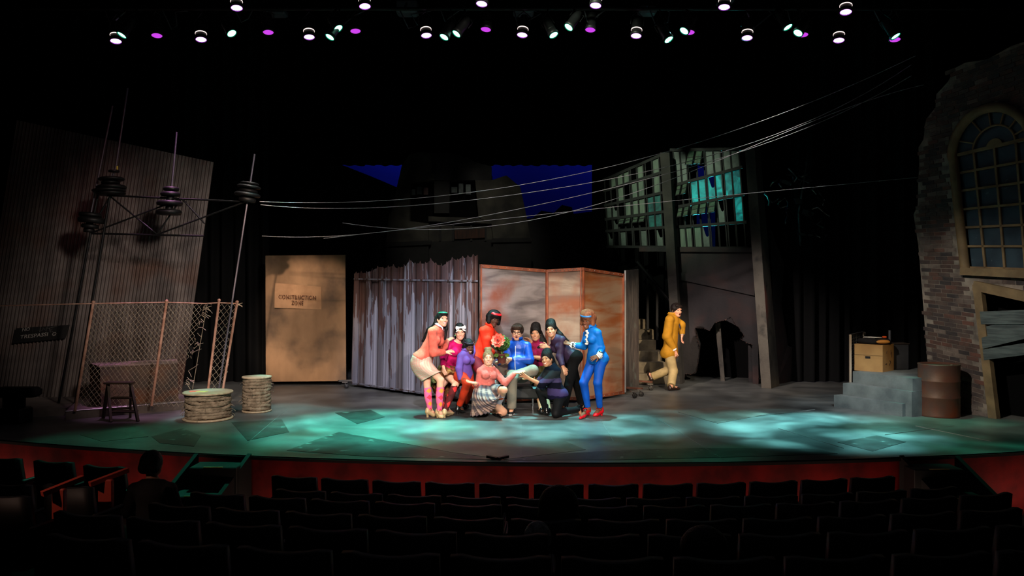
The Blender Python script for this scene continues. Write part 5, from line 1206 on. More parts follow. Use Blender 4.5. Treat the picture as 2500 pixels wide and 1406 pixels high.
    def surf(s, x, z, y0=.16):
        """where a ray from in front of the face meets it"""
        ys = np.linspace(y0, .02, 71); pts = np.array([s.h(x, y, z) for y in ys]); d = s.B.at(pts); i = int(np.argmax(d < 0)); return ys[i] if (d < 0).any() else .08
    def face(s, mouth='smile', lips=(176, 70, 66), brow=(38, 26, 22), lash=.0040, shut=False):
        h = s.h; k = s.hs; rt = s.root; eb = M('brow_%d_%d_%d' % brow, brow, .7); lp = M('lip_%d_%d_%d' % lips, lips, .35); H = s.H
        for sg in (-1, 1):
            y = s.surf(sg * .031, .012) - .008
            e = MB().ball(h(sg * .031, y, .012), np.array((.0165, .011, .0098)) * k, H, 12, 8).build('eye', m_eyew if not shut else skin(s.sk), rt)
            if not shut: MB().ball(h(sg * .031, y + .008, .012), np.array((.0082, .0048, .0086)) * k, H, 10, 6).build('iris', m_iris, e)
            MB().tube([h(sg * (.031 + d), y + dy, .012 + z) for d, dy, z in ((-.016, .004, -.001), (-.008, .011, .0075), (.002, .012, .0095), (.011, .009, .007), (.019, .001, .004))], [lash * k * m for m in (.5, .9, 1.1, 1.1, .5)], 6).build('eyelash', m_lash, rt)
            MB().tube([h(sg * (.031 + d), y + dy, .012 + z) for d, dy, z in ((-.014, .006, -.004), (0, .011, -.0085), (.012, .008, -.007), (.019, .002, .001))], [.0012 * k, .0022 * k, .0024 * k, .0012 * k], 5).build('lower_lash', m_lash, rt)
            q = [(-.016, .036), (-.004, .041), (.010, .041), (.021, .034)]; MB().tube([h(sg * (.031 + d), s.surf(sg * (.031 + d), z) + .001, z) for d, z in q], [.0026 * k, .0036 * k, .0032 * k, .0016 * k], 6).build('eyebrow', eb, rt)
        c = {'smile': ((-.027, -.047), (-.015, -.054), (0, -.057), (.015, -.054), (.027, -.047)), 'grin': ((-.030, -.044), (-.016, -.051), (0, -.053), (.016, -.051), (.030, -.044)), 'closed': ((-.022, -.053), (-.011, -.053), (0, -.054), (.011, -.053), (.022, -.053)), 'open': ((-.018, -.053), (-.010, -.047), (0, -.045), (.010, -.047), (.018, -.053))}[mouth]
        def pl(x, z, e=0): return h(x, s.surf(x, z) + e, z)
        if mouth in ('smile', 'grin', 'closed'):
            lo = .010 if mouth == 'smile' else (.017 if mouth == 'grin' else .006)
            low = [c[0], (c[1][0], c[1][1] - lo * .8), (0, c[2][1] - lo), (c[3][0], c[3][1] - lo * .8), c[4]]
            if mouth != 'closed':
                t = MB(); n = len(c); t.add([pl(x, z - .001, .0032) for x, z in c] + [pl(x, z + .001, .0032) for x, z in low], [(i, i + 1, n + i + 1, n + i) for i in range(n - 1)]); t.build('teeth', m_teeth, rt)
            MB().tube([pl(x, z, .001) for x, z in c], [.0015 * k, .0034 * k, .0032 * k, .0034 * k, .0015 * k], 6).build('upper_lip', lp, rt)
            MB().tube([pl(x, z, .001) for x, z in low], [.0015 * k, .0036 * k, .0046 * k, .0036 * k, .0015 * k], 6).build('lower_lip', lp, rt)
        else:
            MB().ball(pl(0, -.058, -.003), np.array((.016, .006, .013)) * k, H, 12, 8).build('open_mouth', m_mouth, rt)
            ring = [(.019 * math.cos(a), -.058 + .0145 * math.sin(a)) for a in np.linspace(0, 2 * math.pi, 15)]
            MB().tube([pl(x, z, .001) for x, z in ring], .0036 * k, 6).build('lips', lp, rt)
        return s
    def done(s): s.body = s.B.build('body', skin(s.sk), s.root, .0062); return s
    # ---- clothes
    def top(s, mat, name='sweater', o=.016, hem=-.02, sleeve='wrist', neckcut=.02, flare=0.0, hemtilt=0.0, fat=0.0, h=.008, loose=0.0):
        g = s.g; S = SD(); s.torso(S, o, .05)
        if fat: S.ell(lerp(s.pel, s.neck, .35) + s.fwd * .05, (.17 * fat, .15 * fat, .19 * fat), None, .06)
        if flare: S.cap(s.pel + s.t * .05, s.pel - s.t * .06, .12 + flare, .13 + flare, .05, s.fwd, .8)
        S.plane(s.pel + s.t * hem, -(s.t + s.fwd * hemtilt)); S.cap(s.neck - s.t * .06, s.neck + s.t * .03, .066 * g + o * .5, .060 * g + o * .4, .02); S.plane(s.neck + s.t * neckcut, s.t + s.fwd * .35)
        A = SD()
        m = 1.12 if not s.fem else 1.0
        for k in s.el:
            e = s.el[k]; A.cap(s.sh[k], e, (.045 * m) * g + o, (.038 * m) * g + o + loose, .02)
            if sleeve == 'wrist': A.cap(e, lerp(e, s.wr[k], .95), (.038 * m) * g + o + loose, .030 * g + o * .6 + loose * .5, .02, cut=True)
            elif sleeve == 'mid': A.cap(e, lerp(e, s.wr[k], .25), .042 * g + o, .040 * g + o, .02, cut=True)
        S.join(A, .016); s.TOP = S; o_ = S.build(name, mat, s.root, h); return o_
    def legs(s, mat, name='trousers', o=.012, ankle=.97, waist=.08, bell=0.0, hip=True, knee_from=0.0, h=.008, keys='LR', cutwaist=True):
        g = s.g; S = SD(); m = 1.08 if not s.fem else 1.0
        if hip:
            s_t = SD(); S.cap(s.pel + s.t * .02, lerp(s.pel, s.neck, .36), .125 * g * s.wide * (1 if s.fem else 1.12) + o, .108 * g * s.wide * (1 if s.fem else 1.12) + o, .05, s.fwd, .76); S.cap(s.hip['L'], s.hip['R'], .098 * g * s.hw + o, None, .05, s.fwd, .95)
            for sg in (-1, 1): S.ell(s.pel - s.fwd * .055 * g + s.left * sg * .06 * g - s.t * .03 * g, (.085 * g * s.hw + o, .085 * g * s.hw + o, .09 * g + o), None, .04)
            S.plane(s.pel + s.t * waist, s.t)
        A = SD()
        for k in keys:
            a, kn = s.an[k], s.kn[k]; ck = s.calf(k)
            A.cap(s.hip[k] if hip else lerp(s.hip[k], kn, knee_from), kn, (.090 * m) * g + o - (0 if hip else .03), .056 * g * m + o + bell * .5, .04)
            A.cap(kn, lerp(kn, a, ankle), .055 * g * m + o + bell * .5, .038 * g + o + bell, .03, cut=True)
            if bell < .02: A.cap(lerp(kn, a, .15) + ck * .012, lerp(kn, a, .55) + ck * .008, .047 * g * m + o, .036 * g + o, .03)
        S.join(A, .04) if hip else S.ops.extend(A.ops)
        return S.build(name, mat, s.root, h)
    def tube_on(s, a, b, ra, rb, name, mat, bulge=.0, back=None, n=20, rings=14, uvs=(1, 1)):
        """a fitted sleeve (sock, cuff) with its own UVs"""
        d = nrm(b - a); x = nrm(np.cross(d, (0, 1, .01))); y = np.cross(d, x); vs = []; uv = []
        for i in range(rings + 1):
            t = i / rings; c = lerp(a, b, t) + (back * bulge * math.sin(math.pi * min(1, t * 1.3)) if back is not None else 0); r = ra + (rb - ra) * t + bulge * .9 * math.sin(math.pi * min(1, t * 1.25)) 
            for j in range(n + 1): q = 2 * math.pi * j / n; vs.append(c + (x * math.cos(q) + y * math.sin(q)) * r); uv.append((j / n * uvs[0], t * uvs[1]))
        qs = [(i * (n + 1) + j, i * (n + 1) + j + 1, (i + 1) * (n + 1) + j + 1, (i + 1) * (n + 1) + j) for i in range(rings) for j in range(n)]
        return link(name, fast_mesh(name, np.array(vs) - ORG[s.root.name], qs, True, uv), mat, s.root)
    def sock(s, k, mat, top=.18, r0=.060, r1=.041):
        a = lerp(s.kn[k], s.an[k], top); return s.tube_on(a, s.an[k] + nrm(s.an[k] - s.kn[k]) * .01, r0 * s.g, r1 * s.g, 'sock', mat, .008, s.calf(k), uvs=(1, 1))
    def shoe(s, k, mat, heel=None, strap=False, sole=None, high=False):
        a, t = s.an[k], s.toe[k]; g = s.g; fd = t - a
        ground = abs(t[2] - .018) < .01; f = nrm(fd * V(1, 1, 0)) if ground else nrm(fd); hl = s.heel[k]; dn = V(0, 0, -1) if ground else nrm(a - s.kn[k])
        he = a - f * .036 * g + dn * (.045); ball = lerp(a, t, .70) + dn * (.012 if not ground else 0)
        if ground: ball[2] = .03
        S = SD(); S.cap(he, ball, .037 * g, .041 * g, .02, -dn, .85); S.cap(ball, t + f * .012, .040 * g, .022 * g, .02, -dn, .8)
        if high: S.cap(a - dn * .06, he, .046 * g, .04 * g, .03)
        else: S.cap(he, he - dn * .035, .036 * g, .034 * g, .02)
        if not high: S.ell(a + f * .055 * g - dn * .02, (.05 * g, .05 * g, .035 * g), None, .012, 's')
        if ground: S.plane(V(0, 0, .004), V(0, 0, -1))
        o = S.build('shoe', mat, s.root, .006)
        if hl > .02:
            hb = MB(); hp = he + dn * .02 - f * .006
            hb.tube([hp, V(hp[0], hp[1], .03) + f * .004, V(hp[0], hp[1], .002) + f * .006] if ground else [hp, hp + dn * hl], [.027 * g, .018 * g, .019 * g] if ground else [.024 * g, .015 * g], 12); hb.build('heel', mat, o)
        if sole is not None: 
            sb = SD(); z = .012 if ground else 0
            if ground: sb.cap(V(he[0], he[1], .014), V(t[0], t[1], .014) + f * .01, .041 * g, .034 * g, .01, UPZ, .45); sb.build('sole', sole, o, .006)
        if strap:
            c = lerp(a, t, .30); w_ = nrm(np.cross(f, UPZ)); MB().tube([c + w_ * .042 * g * math.cos(q) + UPZ * (.034 * math.sin(q) + .012 - (.02 if not ground else 0)) for q in np.linspace(0, math.pi, 9)], .005, 5).build('strap', mat, o)
        return o
    def hair(s, mat, prims, name='hair', cutface=True, h=.0075, fl=.0):
        """prims in the head's own frame: ('e', x,y,z, rx,ry,rz) or ('c', pts..., radii); a face opening is cut first"""
        S = SD(); k = s.hs; H = s.H
        S.ell(s.h(0, -.016, .034), np.array((.086, .098, .096)) * k, H, .01)
        fr = SD()
        S.ell(s.h(0, .085, -.045), np.array((.068, .085, .105)) * k, H, .012, 's')
        for p in prims:
            if p[0] == 'e': S.ell(s.h(*p[1]), np.array(p[2]) * k, H, p[3] if len(p) > 3 else .025)
            elif p[0] == 'c': S.cap(s.h(*p[1]), s.h(*p[2]), p[3] * k, p[4] * k, p[5] if len(p) > 5 else .02)
            elif p[0] == 'w': S.cap(p[1], p[2], p[3], p[4], .03, p[5] if len(p) > 5 else None, p[6] if len(p) > 6 else 1)
            elif p[0] == 's': S.ell(s.h(*p[1]), np.array(p[2]) * k, H, .012, 's')
        c = s.hd; s.HS = S
        def jit(v):
            q = v - c; n = q / (np.linalg.norm(q, axis=1, keepdims=True) + 1e-9); a = np.arctan2(q @ H[0], q @ H[1]); return v + n * (.0016 * np.sin(a * 46 + (q @ H[2]) * 24))[:, None]
        return S.build(name, mat, s.root, h, jit)
    def band(s, mat, z0, z1, y0=-.02, tilt=0.0, name='hairband', d=.004):
        S = SD(); S.join(s.HS, .001); S.grow(d); u = s.H[2] + s.H[1] * tilt; S.plane(s.h(0, 0, z1), u); S.plane(s.h(0, 0, z0), -u); S.plane(s.h(0, y0, 0), -s.H[1]); return S.build(name, mat, s.root, .005)
    def collar(s, mat, r=.062, h_=.035, open_=.5, name='collar', lift=.0):
        mb = MB(); n = 22; vs = []
        for i in range(n + 1):
            a = -math.pi + open_ * .5 + (2 * math.pi - open_) * i / n; a += math.pi
            a = open_ * .5 + (2 * math.pi - open_) * i / n
            d = s.fwd * math.cos(a) + s.left * math.sin(a); c = s.neck + s.t * (.045 + lift)
            pk = (.028 if i in (0, n) else 0)
            for rr_, z in ((r * .86, .012), (r * .93, .018), (r * 1.25 + pk * .4, -h_ * .45 - pk), (r * 1.18 + pk * .4, -h_ * .45 - pk)): vs.append(c + d * rr_ * s.g + s.t * z - s.fwd * (.012) * (1 - math.cos(a)) * .5)
        fs = []
        for i in range(n):
            for j in range(3): fs.append((i * 4 + j, i * 4 + 4 + j, i * 4 + 5 + j, i * 4 + 1 + j))
        mb.add(vs, fs, True); return mb.build(name, mat, s.root)
def skirt(p, waist, hem, mat, name='skirt', pleats=0, depth=.012, rings=16, n=160, bulge=0.0, uvs=(6, 3), mid=None, tm=.35, fit=True):
    """cloth hung from a waist ring to a hem ring (both closed lists of points going the same way round)"""
    def resample(pts):
        pts = [np.asarray(q, float) for q in pts]; m = len(pts); out = []
        for i in range(n + 1):
            u = (i / n) * m; a = int(u) % m; t = u - int(u); p0, p1, p2, p3 = (pts[(a + d) % m] for d in (-1, 0, 1, 2))
            out.append(.5 * ((2 * p1) + (p2 - p0) * t + (2 * p0 - 5 * p1 + 4 * p2 - p3) * t * t + (3 * p1 - p0 - 3 * p2 + p3) * t ** 3))
        return np.array(out)
    W, Hm = resample(waist), resample(hem); Mi = resample(mid) if mid is not None else None; vs = []; uv = []
    for i in range(rings + 1):
        t = i / rings; ring = W * (1 - t) + Hm * t
        if Mi is not None: ring = W * ((t - tm) * (t - 1) / tm) + Mi * (t * (t - 1) / (tm * (tm - 1))) + Hm * (t * (t - tm) / (1 - tm))
        C = ring.mean(0)
        d = ring - C; ln = np.linalg.norm(d, axis=1, keepdims=True) + 1e-6; ring = ring + d / ln * bulge * math.sin(math.pi * t)
        if pleats:
            ph = np.linspace(0, 2 * math.pi * pleats, n + 1); ring = ring + d / ln * (depth * (t ** .6) * np.sign(np.sin(ph)) * np.abs(np.sin(ph)) ** .6)[:, None]
        vs.append(ring); uv.append(np.stack([np.linspace(0, uvs[0], n + 1), np.full(n + 1, t * uvs[1])], -1))
    vs = np.concatenate(vs); uv = np.concatenate(uv)
    ids = {id(o) for o in p.armops}; LB = SD(); LB.ops = [o for o in p.B.ops if id(o) not in ids]      # keep the cloth outside hips and thighs
    for it in range(5 if fit else 0):
        d = LB.at(vs); bad = d < .012
        if not bad.any(): break
        b = vs[bad]; e = .004; gr = np.stack([LB.at(b + V(*(e if j == i else 0 for j in range(3)))) - d[bad] for i in range(3)], -1); gr /= np.linalg.norm(gr, axis=1, keepdims=True) + 1e-9
        vs[bad] = b + gr * (.014 - d[bad])[:, None]
    qs = [(i * (n + 1) + j, i * (n + 1) + j + 1, (i + 1) * (n + 1) + j + 1, (i + 1) * (n + 1) + j) for i in range(rings) for j in range(n)]
    return link(name, fast_mesh(name, vs - ORG[p.root.name], qs, True, uv), mat, p.root)
def ringat(c, l, f, rl, rf, m=12, tilt=None): return [c + l * rl * math.cos(2 * math.pi * i / m) + f * rf * math.sin(2 * math.pi * i / m) + (tilt * math.sin(2 * math.pi * i / m) if tilt is not None else 0) for i in range(m)]
def hemring(p, t, pf=.10, pad=.085, m=14, shift=(0, 0, 0)):
    """a hem round both thighs, t of the way from hip to knee"""
    a, b = (lerp(p.hip[k], p.kn[k], t) for k in 'LR'); d = nrm((p.kn['L'] + p.kn['R']) / 2 - p.pel); l = nrm(p.left - d * np.dot(p.left, d)); f = p.fwd - d * np.dot(p.fwd, d); f = nrm(f - l * np.dot(f, l)); c = (a + b) / 2; out = []
    for i in range(m):
        q = 2 * math.pi * i / m; u = l * math.cos(q) + f * math.sin(q); out.append(c + V(*shift) + u * (abs(np.dot(a - b, u)) / 2 + pad * math.cos(q) ** 2 + pf * math.sin(q) ** 2))
    return out
# cloth patterns
def argyle(base, c1, c2, nu=3, nv=4):
    def fn(nt, uv):
        sp = nt.nodes.new('ShaderNodeSeparateXYZ'); nt.links.new(uv, sp.inputs[0]); u = mth(nt, 'MULTIPLY', sp.outputs[0], nu); v = mth(nt, 'MULTIPLY', sp.outputs[1], nv)
        fu = mth(nt, 'ABSOLUTE', mth(nt, 'SUBTRACT', mth(nt, 'FRACT', u), .5)); fv = mth(nt, 'ABSOLUTE', mth(nt, 'SUBTRACT', mth(nt, 'FRACT', v), .5))
        dia = mth(nt, 'LESS_THAN', mth(nt, 'ADD', fu, fv), .40); par = mth(nt, 'GREATER_THAN', mth(nt, 'FRACT', mth(nt, 'MULTIPLY', mth(nt, 'ADD', mth(nt, 'FLOOR', u), mth(nt, 'FLOOR', v)), .5)), .25)
        return mixc(nt, dia, base, mixc(nt, par, c1, c2))
    return fn
def plaid(base, c1, c2, c3, nu=1, nv=1):
    def fn(nt, uv):
        sp = nt.nodes.new('ShaderNodeSeparateXYZ'); nt.links.new(uv, sp.inputs[0]); out = base
        for ch, k in ((0, nu), (1, nv)):
            f = mth(nt, 'FRACT', mth(nt, 'MULTIPLY', sp.outputs[ch], k))
            band = mth(nt, 'MULTIPLY', mth(nt, 'LESS_THAN', f, .42), .6); out = mixc(nt, band, out, c1)
            thin = mth(nt, 'MULTIPLY', mth(nt, 'LESS_THAN', mth(nt, 'ABSOLUTE', mth(nt, 'SUBTRACT', f, .70)), .035), .6); out = mixc(nt, thin, out, c2)
            thin = mth(nt, 'MULTIPLY', mth(nt, 'LESS_THAN', mth(nt, 'ABSOLUTE', mth(nt, 'SUBTRACT', f, .19)), .03), .5); out = mixc(nt, thin, out, c3)
        return out
    return fn
CR1, CR2, CR3 = (1000, 730, 4.535), (1180, 730, 4.534), (1480, 700, 5.021)
def knit(n, c, c2=None, **k): return M(n, c, .85, col2=c2 or tuple(int(x * .85) for x in c), scale=20, bump=.35, bscale=160, spec=.12, sheen=.05, **k)
def cloth(n, c, **k): return M(n, c, k.pop('rough', .75), col2=tuple(int(x * .86) for x in c), scale=7, bump=.55, bscale=11, spec=.2, **k)
m_white = M('white_cotton', (232, 226, 222), .8, spec=.2)

# ---- 1: coral sweater, checked skirt, argyle knee socks
p = Person('person in coral sweater, checked pencil skirt and pink argyle socks, bending forward', 12.25, CR1, 'fair', 62, (150, 665), (322, 318), (362, 228), (32, 6), roll=-6, sho={'R': (0, -.02, 0)})
p.arm('R', (268, 590, -.6), (388, 592, .8), (475, 572, .5), palm=(0.3, .6, -.8), curl=.10, spread=.24)
p.arm('L', (375, 520, .4), (410, 470, 1), (470, 428, .6), palm=(.2, .5, -.8), curl=.14)
p.leg('R', (345, 900, -.8), (330, 1225), (355, 1308), heel=.055); p.leg('L', (192, 905, -.3), (222, 1215), (285, 1288), heel=.055)
p.face('grin', (206, 60, 64)).done()
p.top(knit('coral_angora', (238, 104, 84)), o=.022, hem=.0, flare=.03, neckcut=.03, loose=.012)
p.collar(M('pale_pink_cotton', (236, 206, 214), .8), r=.070)
m_check = weave('pastel_check', plaid((206, 184, 160), (206, 126, 114), (120, 150, 116), (222, 206, 188), 5, 5))
wv = p.pel + p.t * .12; ax = p.left; fw = p.fwd
kc = (p.kn['L'] + p.kn['R']) / 2; hc = lerp((p.hip['L'] + p.hip['R']) / 2, kc, .78) 
d_ = nrm(kc - p.pel); f2 = nrm(p.fwd - d_ * np.dot(p.fwd, d_))
skirt(p, ringat(wv, ax, fw, .140, .112, 14), hemring(p, .80, .100, .095), m_check, uvs=(5, 3.2), rings=22, mid=ringat(p.pel - p.t * .05 + p.fwd * .0, ax, nrm(fw * .8 + f2 * .4), .190, .185, 14))
sk_ = weave('argyle_pink', argyle((238, 104, 150), (250, 150, 60), (226, 58, 84), 3, 3.4))
m_tanshoe = M('tan_leather', (206, 176, 132), .35, spec=.5)
for k in 'LR': p.sock(k, sk_, .24); p.shoe(k, m_tanshoe, heel=1, strap=True)
hl = p.h
p.hair(H_BLACK, [('e', (0, .055, .082), (.062, .045, .030)), ('c', (-.06, -.05, .02), (-.075, -.07, -.12), .045, .05), ('c', (.07, -.03, .02), (.075, .0, -.13), .03, .026), ('c', (.075, .0, -.13), (.07, -.02, -.30), .026, .014), ('w', hl(-.03, -.085, -.08), p.neck - p.fwd * .10 - p.t * .10 - p.left * .03, .06, .05), ('w', p.neck - p.fwd * .11 - p.t * .10 - p.left * .03, p.neck - p.fwd * .135 - p.t * .30 - p.left * .02, .05, .022)])
p.band(M('green_satin', (50, 140, 104), .35), .096, .116, -.02, .0)

# ---- 2: magenta cardigan, brown pleated skirt, bow
p = Person('person in magenta sweater and brown pleated skirt with a big white hair bow', 12.85, CR1, 'fair', 40, (425, 800), (530, 470), (558, 372), (8, -6), roll=4, g=.97)
p.arm('R', (372, 640, -.7), (372, 745, -.5), (385, 800, -.2), palm=(.6, .6, 0), curl=.3); p.arm('L', (600, 640, -.3), (600, 760, -.4), (590, 830, 0), curl=.3)
p.leg('R', (512, 935, -1), (395, 1225), (480, 1262), heel=.03, hz=.12); p.leg('L', (350, 960, -.7), (372, 1240), (440, 1280), heel=.03, hz=.09)
p.face('smile', (196, 76, 84)).done()
p.top(knit('magenta_knit', (206, 14, 92)), o=.016, hem=.0, flare=.025, neckcut=.0, loose=.006)
m_bplaid = weave('brown_plaid', plaid((132, 78, 36), (88, 52, 28), (164, 112, 56), (110, 46, 28), 4, 3))
kc = (p.kn['L'] + p.kn['R']) / 2; hc = lerp(p.pel, kc, .86); d_ = nrm(kc - p.pel); f2 = nrm(p.fwd - d_ * np.dot(p.fwd, d_))
skirt(p, ringat(p.pel + p.t * .12, p.left, p.fwd, .14, .115, 14), hemring(p, .88, .16, .13, 14, (0, 0, -.02)), m_bplaid, pleats=16, depth=.016, uvs=(4, 2), mid=ringat(p.pel - p.t * .05, p.left, nrm(p.fwd + f2), .20, .185, 14))
sk_ = weave('argyle_maroon', argyle((84, 22, 22), (206, 44, 44), (66, 20, 20), 3, 3.2))
for k in 'LR': p.sock(k, sk_, .12); p.shoe(k, m_tanshoe, heel=1, strap=True)
p.hair(H_BLACK, [('e', (0, -.03, .105), (.070, .075, .055)), ('c', (-.055, -.05, .0), (-.06, -.045, -.16), .038, .03), ('c', (.06, -.04, .0), (.065, -.03, -.16), .034, .032), ('w', p.h(.05, -.03, -.15), p.h(.07, .05, -.36), .04, .02), ('w', p.h(-.05, -.04, -.15), p.h(-.03, .05, -.36), .034, .018)])
bw_ = MB(); cc = p.h(.01, .075, .098)
for sg in (-1, 1):
    a = [p.h(.01 + sg * x, .085 + y, .10 + z) for x, y, z in ((.008, 0, .010), (.075, .0, .030), (.088, -.006, -.002), (.075, 0, -.030), (.008, 0, -.010))]; bw_.prism(a, p.H[1] * .022)
    a = [p.h(.01 + sg * x, .082 + y, .092 + z) for x, y, z in ((.012, 0, .0), (.060, -.01, -.026), (.086, -.012, -.064), (.062, -.012, -.058), (.040, 0, -.048))]; bw_.prism(a, p.H[1] * .010)
bw_.ball(p.h(.01, .10, .10), (.016, .012, .016)); bw_.build('hair_bow', M('cream_satin', (240, 222, 212), .5), p.root)
MB().ball(p.h(-.084, -.0, -.04), .009, n=8, m=6).build('earring', M('green_bead', (120, 220, 130), .3), p.root)

# ---- 3: purple jacket, orange leggings
p = Person('person in purple jacket and orange leggings crouching, reaching back of the person in red', 12.55, CR1, 'dark', 50, (600, 850), (625, 585), (652, 532), (30, -12), g=.88, roll=2)
p.arm('R', (548, 770, -.5), (565, 905, -.4), (600, 905, -.5), palm=(1, .3, 0), curl=.3); p.arm('L', (690, 590, .3), (712, 530, .6), (765, 470, .4), palm=(.2, .8, 0), curl=.1, spread=.26)
p.leg('R', (648, 930, -.7), (545, 1190), (598, 1252), heel=.04, hz=.12); p.leg('L', (690, 965, -.2), (618, 1150), (640, 1192), heel=.04, hz=.10)
p.face('grin', (150, 60, 56), (16, 12, 10)).done()
p.legs(cloth('orange_tights', (204, 56, 26)), 'leggings', .016, .92)
p.top(cloth('purple_denim', (104, 72, 150)), 'jacket', .016, -.04, flare=.02, neckcut=.03, loose=.008)
p.collar(cloth('purple_denim', (0, 0, 0)), r=.07, h_=.05)
for k in 'LR': p.shoe(k, M('black_leather', (20, 18, 18), .3, spec=.5), heel=1, high=True)
p.hair(H_BLACK, [('e', (0, .054, .072), (.070, .042, .034)), ('e', (0, -.02, .095), (.078, .085, .055)), ('c', (-.07, -.02, .03), (-.075, -.01, -.10), .034, .036), ('c', (.07, -.02, .03), (.075, -.0, -.10), .034, .034), ('c', (-.06, -.05, .0), (-.08, -.04, -.17), .04, .03)])
p.band(M('purple_satin', (70, 62, 88), .3), .088, .096)

# ---- 4: orange-red jacket, maroon trousers
p = Person('person in orange-red jacket and maroon trousers with a black bob and red hairband', 12.85, CR1, 'dark', 50, (750, 672), (885, 310), (932, 222), (28, -14), roll=-10)
p.arm('R', (855, 545, -.5), (935, 600, .3), (985, 610, .1), palm=(0, .3, -1), curl=.3); p.arm('L', (975, 430, .2), (985, 540, -.4), (990, 600, -.2), curl=.3)
p.leg('R', (830, 880, -.8), (800, 1180), (850, 1200), hz=.09); p.leg('L', (860, 890, -.3), (850, 1160), (890, 1180), hz=.09)
p.face('closed', (96, 40, 38), (14, 10, 9)).done()
p.legs(cloth('maroon_trousers', (112, 14, 30)), 'trousers', .014, .96)
p.top(cloth('orange_red', (238, 52, 24)), 'jacket', .018, -.04, flare=.03, neckcut=.035, loose=.010)
p.collar(cloth('orange_red', (0, 0, 0)), r=.07, h_=.05)
for k in 'LR': p.shoe(k, M('black_leather', (0, 0, 0)), high=True)
p.hair(H_BLACK, [('e', (0, -.012, .068), (.112, .112, .085)), ('e', (0, .060, .080), (.078, .048, .040)), ('c', (-.085, -.0, .03), (-.085, .02, -.055), .038, .034), ('c', (.085, -.0, .03), (.088, .02, -.055), .038, .034), ('c', (-.05, -.07, .02), (.05, -.07, .02), .06, .06), ('c', (-.05, -.075, -.04), (.05, -.075, -.04), .045, .045)])
p.band(M('red_satin', (236, 24, 34), .4), .088, .118, .04)
MB().ball(p.h(-.086, .01, -.035), .009, n=8, m=6).build('earring', M('pearl', (236, 226, 210), .3), p.root)

# ---- 5: kneeling, pink cardigan, grey plaid skirt
CR5 = (1130, 850, 7.81)
p = Person('person kneeling in pink cardigan and grey plaid pleated skirt, arms spread, hair bun', 12.2, CR5, 'fair', 22, (440, 800), (488, 345), (484, 200), (4, 8), g=.98)
p.arm('R', (292, 740, .5), (235, 672, -.9), (85, 632, -.35), palm=(0, -.35, 1), curl=.08, spread=.22); p.arm('L', (800, 668, -.45), (1000, 472, -.1), (1185, 438, .3), palm=(0, -.3, 1), curl=.06, spread=.14)
p.leg('L', (782, 800, -.9), (612, 1185), (730, 1312), hz=.075)
p.kn['R'] = F(780, 1240, 0.0) * 0 + P(1130 + 770 / 7.81, 850 + 1225 / 7.81, 12.25); p.kn['R'][2] = .075
p.an['R'] = p.kn['R'] + nrm(V(-.75, .66, 0)) * .41; p.an['R'][2] = .075; p.toe['R'] = p.an['R'] + V(-.09, .12, -.05); p.heel['R'] = 0
p.B.cap(p.hip['R'], p.kn['R'], .085, .06, .04); p.B.cap(p.kn['R'], p.an['R'], .056, .034, .03); p.B.cap(p.an['R'], p.toe['R'], .034, .02, .02)
p.face('smile', (190, 110, 104), (120, 88, 64), lash=.0026).done()
p.top(knit('salmon_knit', (226, 122, 112), (206, 104, 96)), 'cardigan', o=.012, hem=-.03, neckcut=.02, loose=.004)
p.collar(M('pale_pink_cotton', (0, 0, 0)), r=.064, h_=.05, open_=.7)
bt_ = MB()
for i in range(5):
    q = lerp(p.neck, p.pel, .2 + .15 * i); ys = np.linspace(.3, 0, 80); d = p.TOP.at(np.array([q + p.fwd * y for y in ys])); y = ys[int(np.argmax(d < 0))]; bt_.ball(q + p.fwd * (y + .002), .008, n=8, m=6)
    bt_.build('button', M('pink_button', (240, 170, 160), .3), p.root) if i == 4 else None
q = p.neck + p.fwd * .075 - p.t * .03; 
MB().prism([q + p.left * x + p.t * z for x, z in ((-.018, .0), (.018, 0), (.03, -.06), (0, -.045), (-.03, -.06))], p.fwd * .012).build('neck_ribbon', M('orange_ribbon', (222, 120, 84), .5), p.root)
m_gplaid = weave('grey_plaid', plaid((158, 128, 118), (52, 52, 70), (190, 160, 150), (84, 76, 86), 2.4, 1.7))
c5 = lambda x, y, dy: P(1130 + x / 7.81, 850 + y / 7.81, 12.2 + dy)
waist5 = ringat(p.pel + p.t * .09, p.left, p.fwd, .14, .115, 12)
kc5 = lerp(p.hip['L'], p.kn['L'], .70)
hem5 = [kc5 + V(.0, .0, .03), kc5 + V(.0, -.04, .0), kc5 + V(-.03, -.06, -.07), c5(640, 1080, -.22), c5(580, 1170, -.22), c5(470, 1235, -.22), c5(290, 1285, -.12), c5(150, 1290, .0), c5(190, 1255, .25), c5(420, 1215, .34), c5(620, 1130, .25), kc5 + V(.0, .05, -.03)]
# start both rings at the raised knee
i0 = max(range(12), key=lambda i: np.dot(waist5[i], V(1, -.3, 0))); waist5 = waist5[i0:] + waist5[:i0]
skirt(p, waist5, hem5, m_gplaid, pleats=26, depth=.014, uvs=(6, 2.4), rings=24, n=260, fit=False, tm=.3, mid=(lambda r_: r_[max(range(12), key=lambda i: np.dot(r_[i], V(1, -.3, 0))):] + r_[:max(range(12), key=lambda i: np.dot(r_[i], V(1, -.3, 0)))])(ringat(p.pel - p.t * .04 + p.fwd * .06, p.left, p.fwd, .215, .225, 12)))
a_, b_ = p.hip['L'] - nrm(p.kn['L'] - p.hip['L']) * .02, lerp(p.hip['L'], p.kn['L'], .84)
p.tube_on(a_, b_, .118, .082, 'skirt_over_thigh', m_gplaid, uvs=(2.2, 1.5), n=40)
p.sock('L', weave('argyle_white', argyle((228, 214, 222), (226, 84, 44), (222, 206, 216), 2, 4)), .16, .060, .042)
m_bshoe = M('black_patent', (14, 13, 14), .18, spec=.6)
for k in 'LR': p.shoe(k, m_bshoe, strap=True)
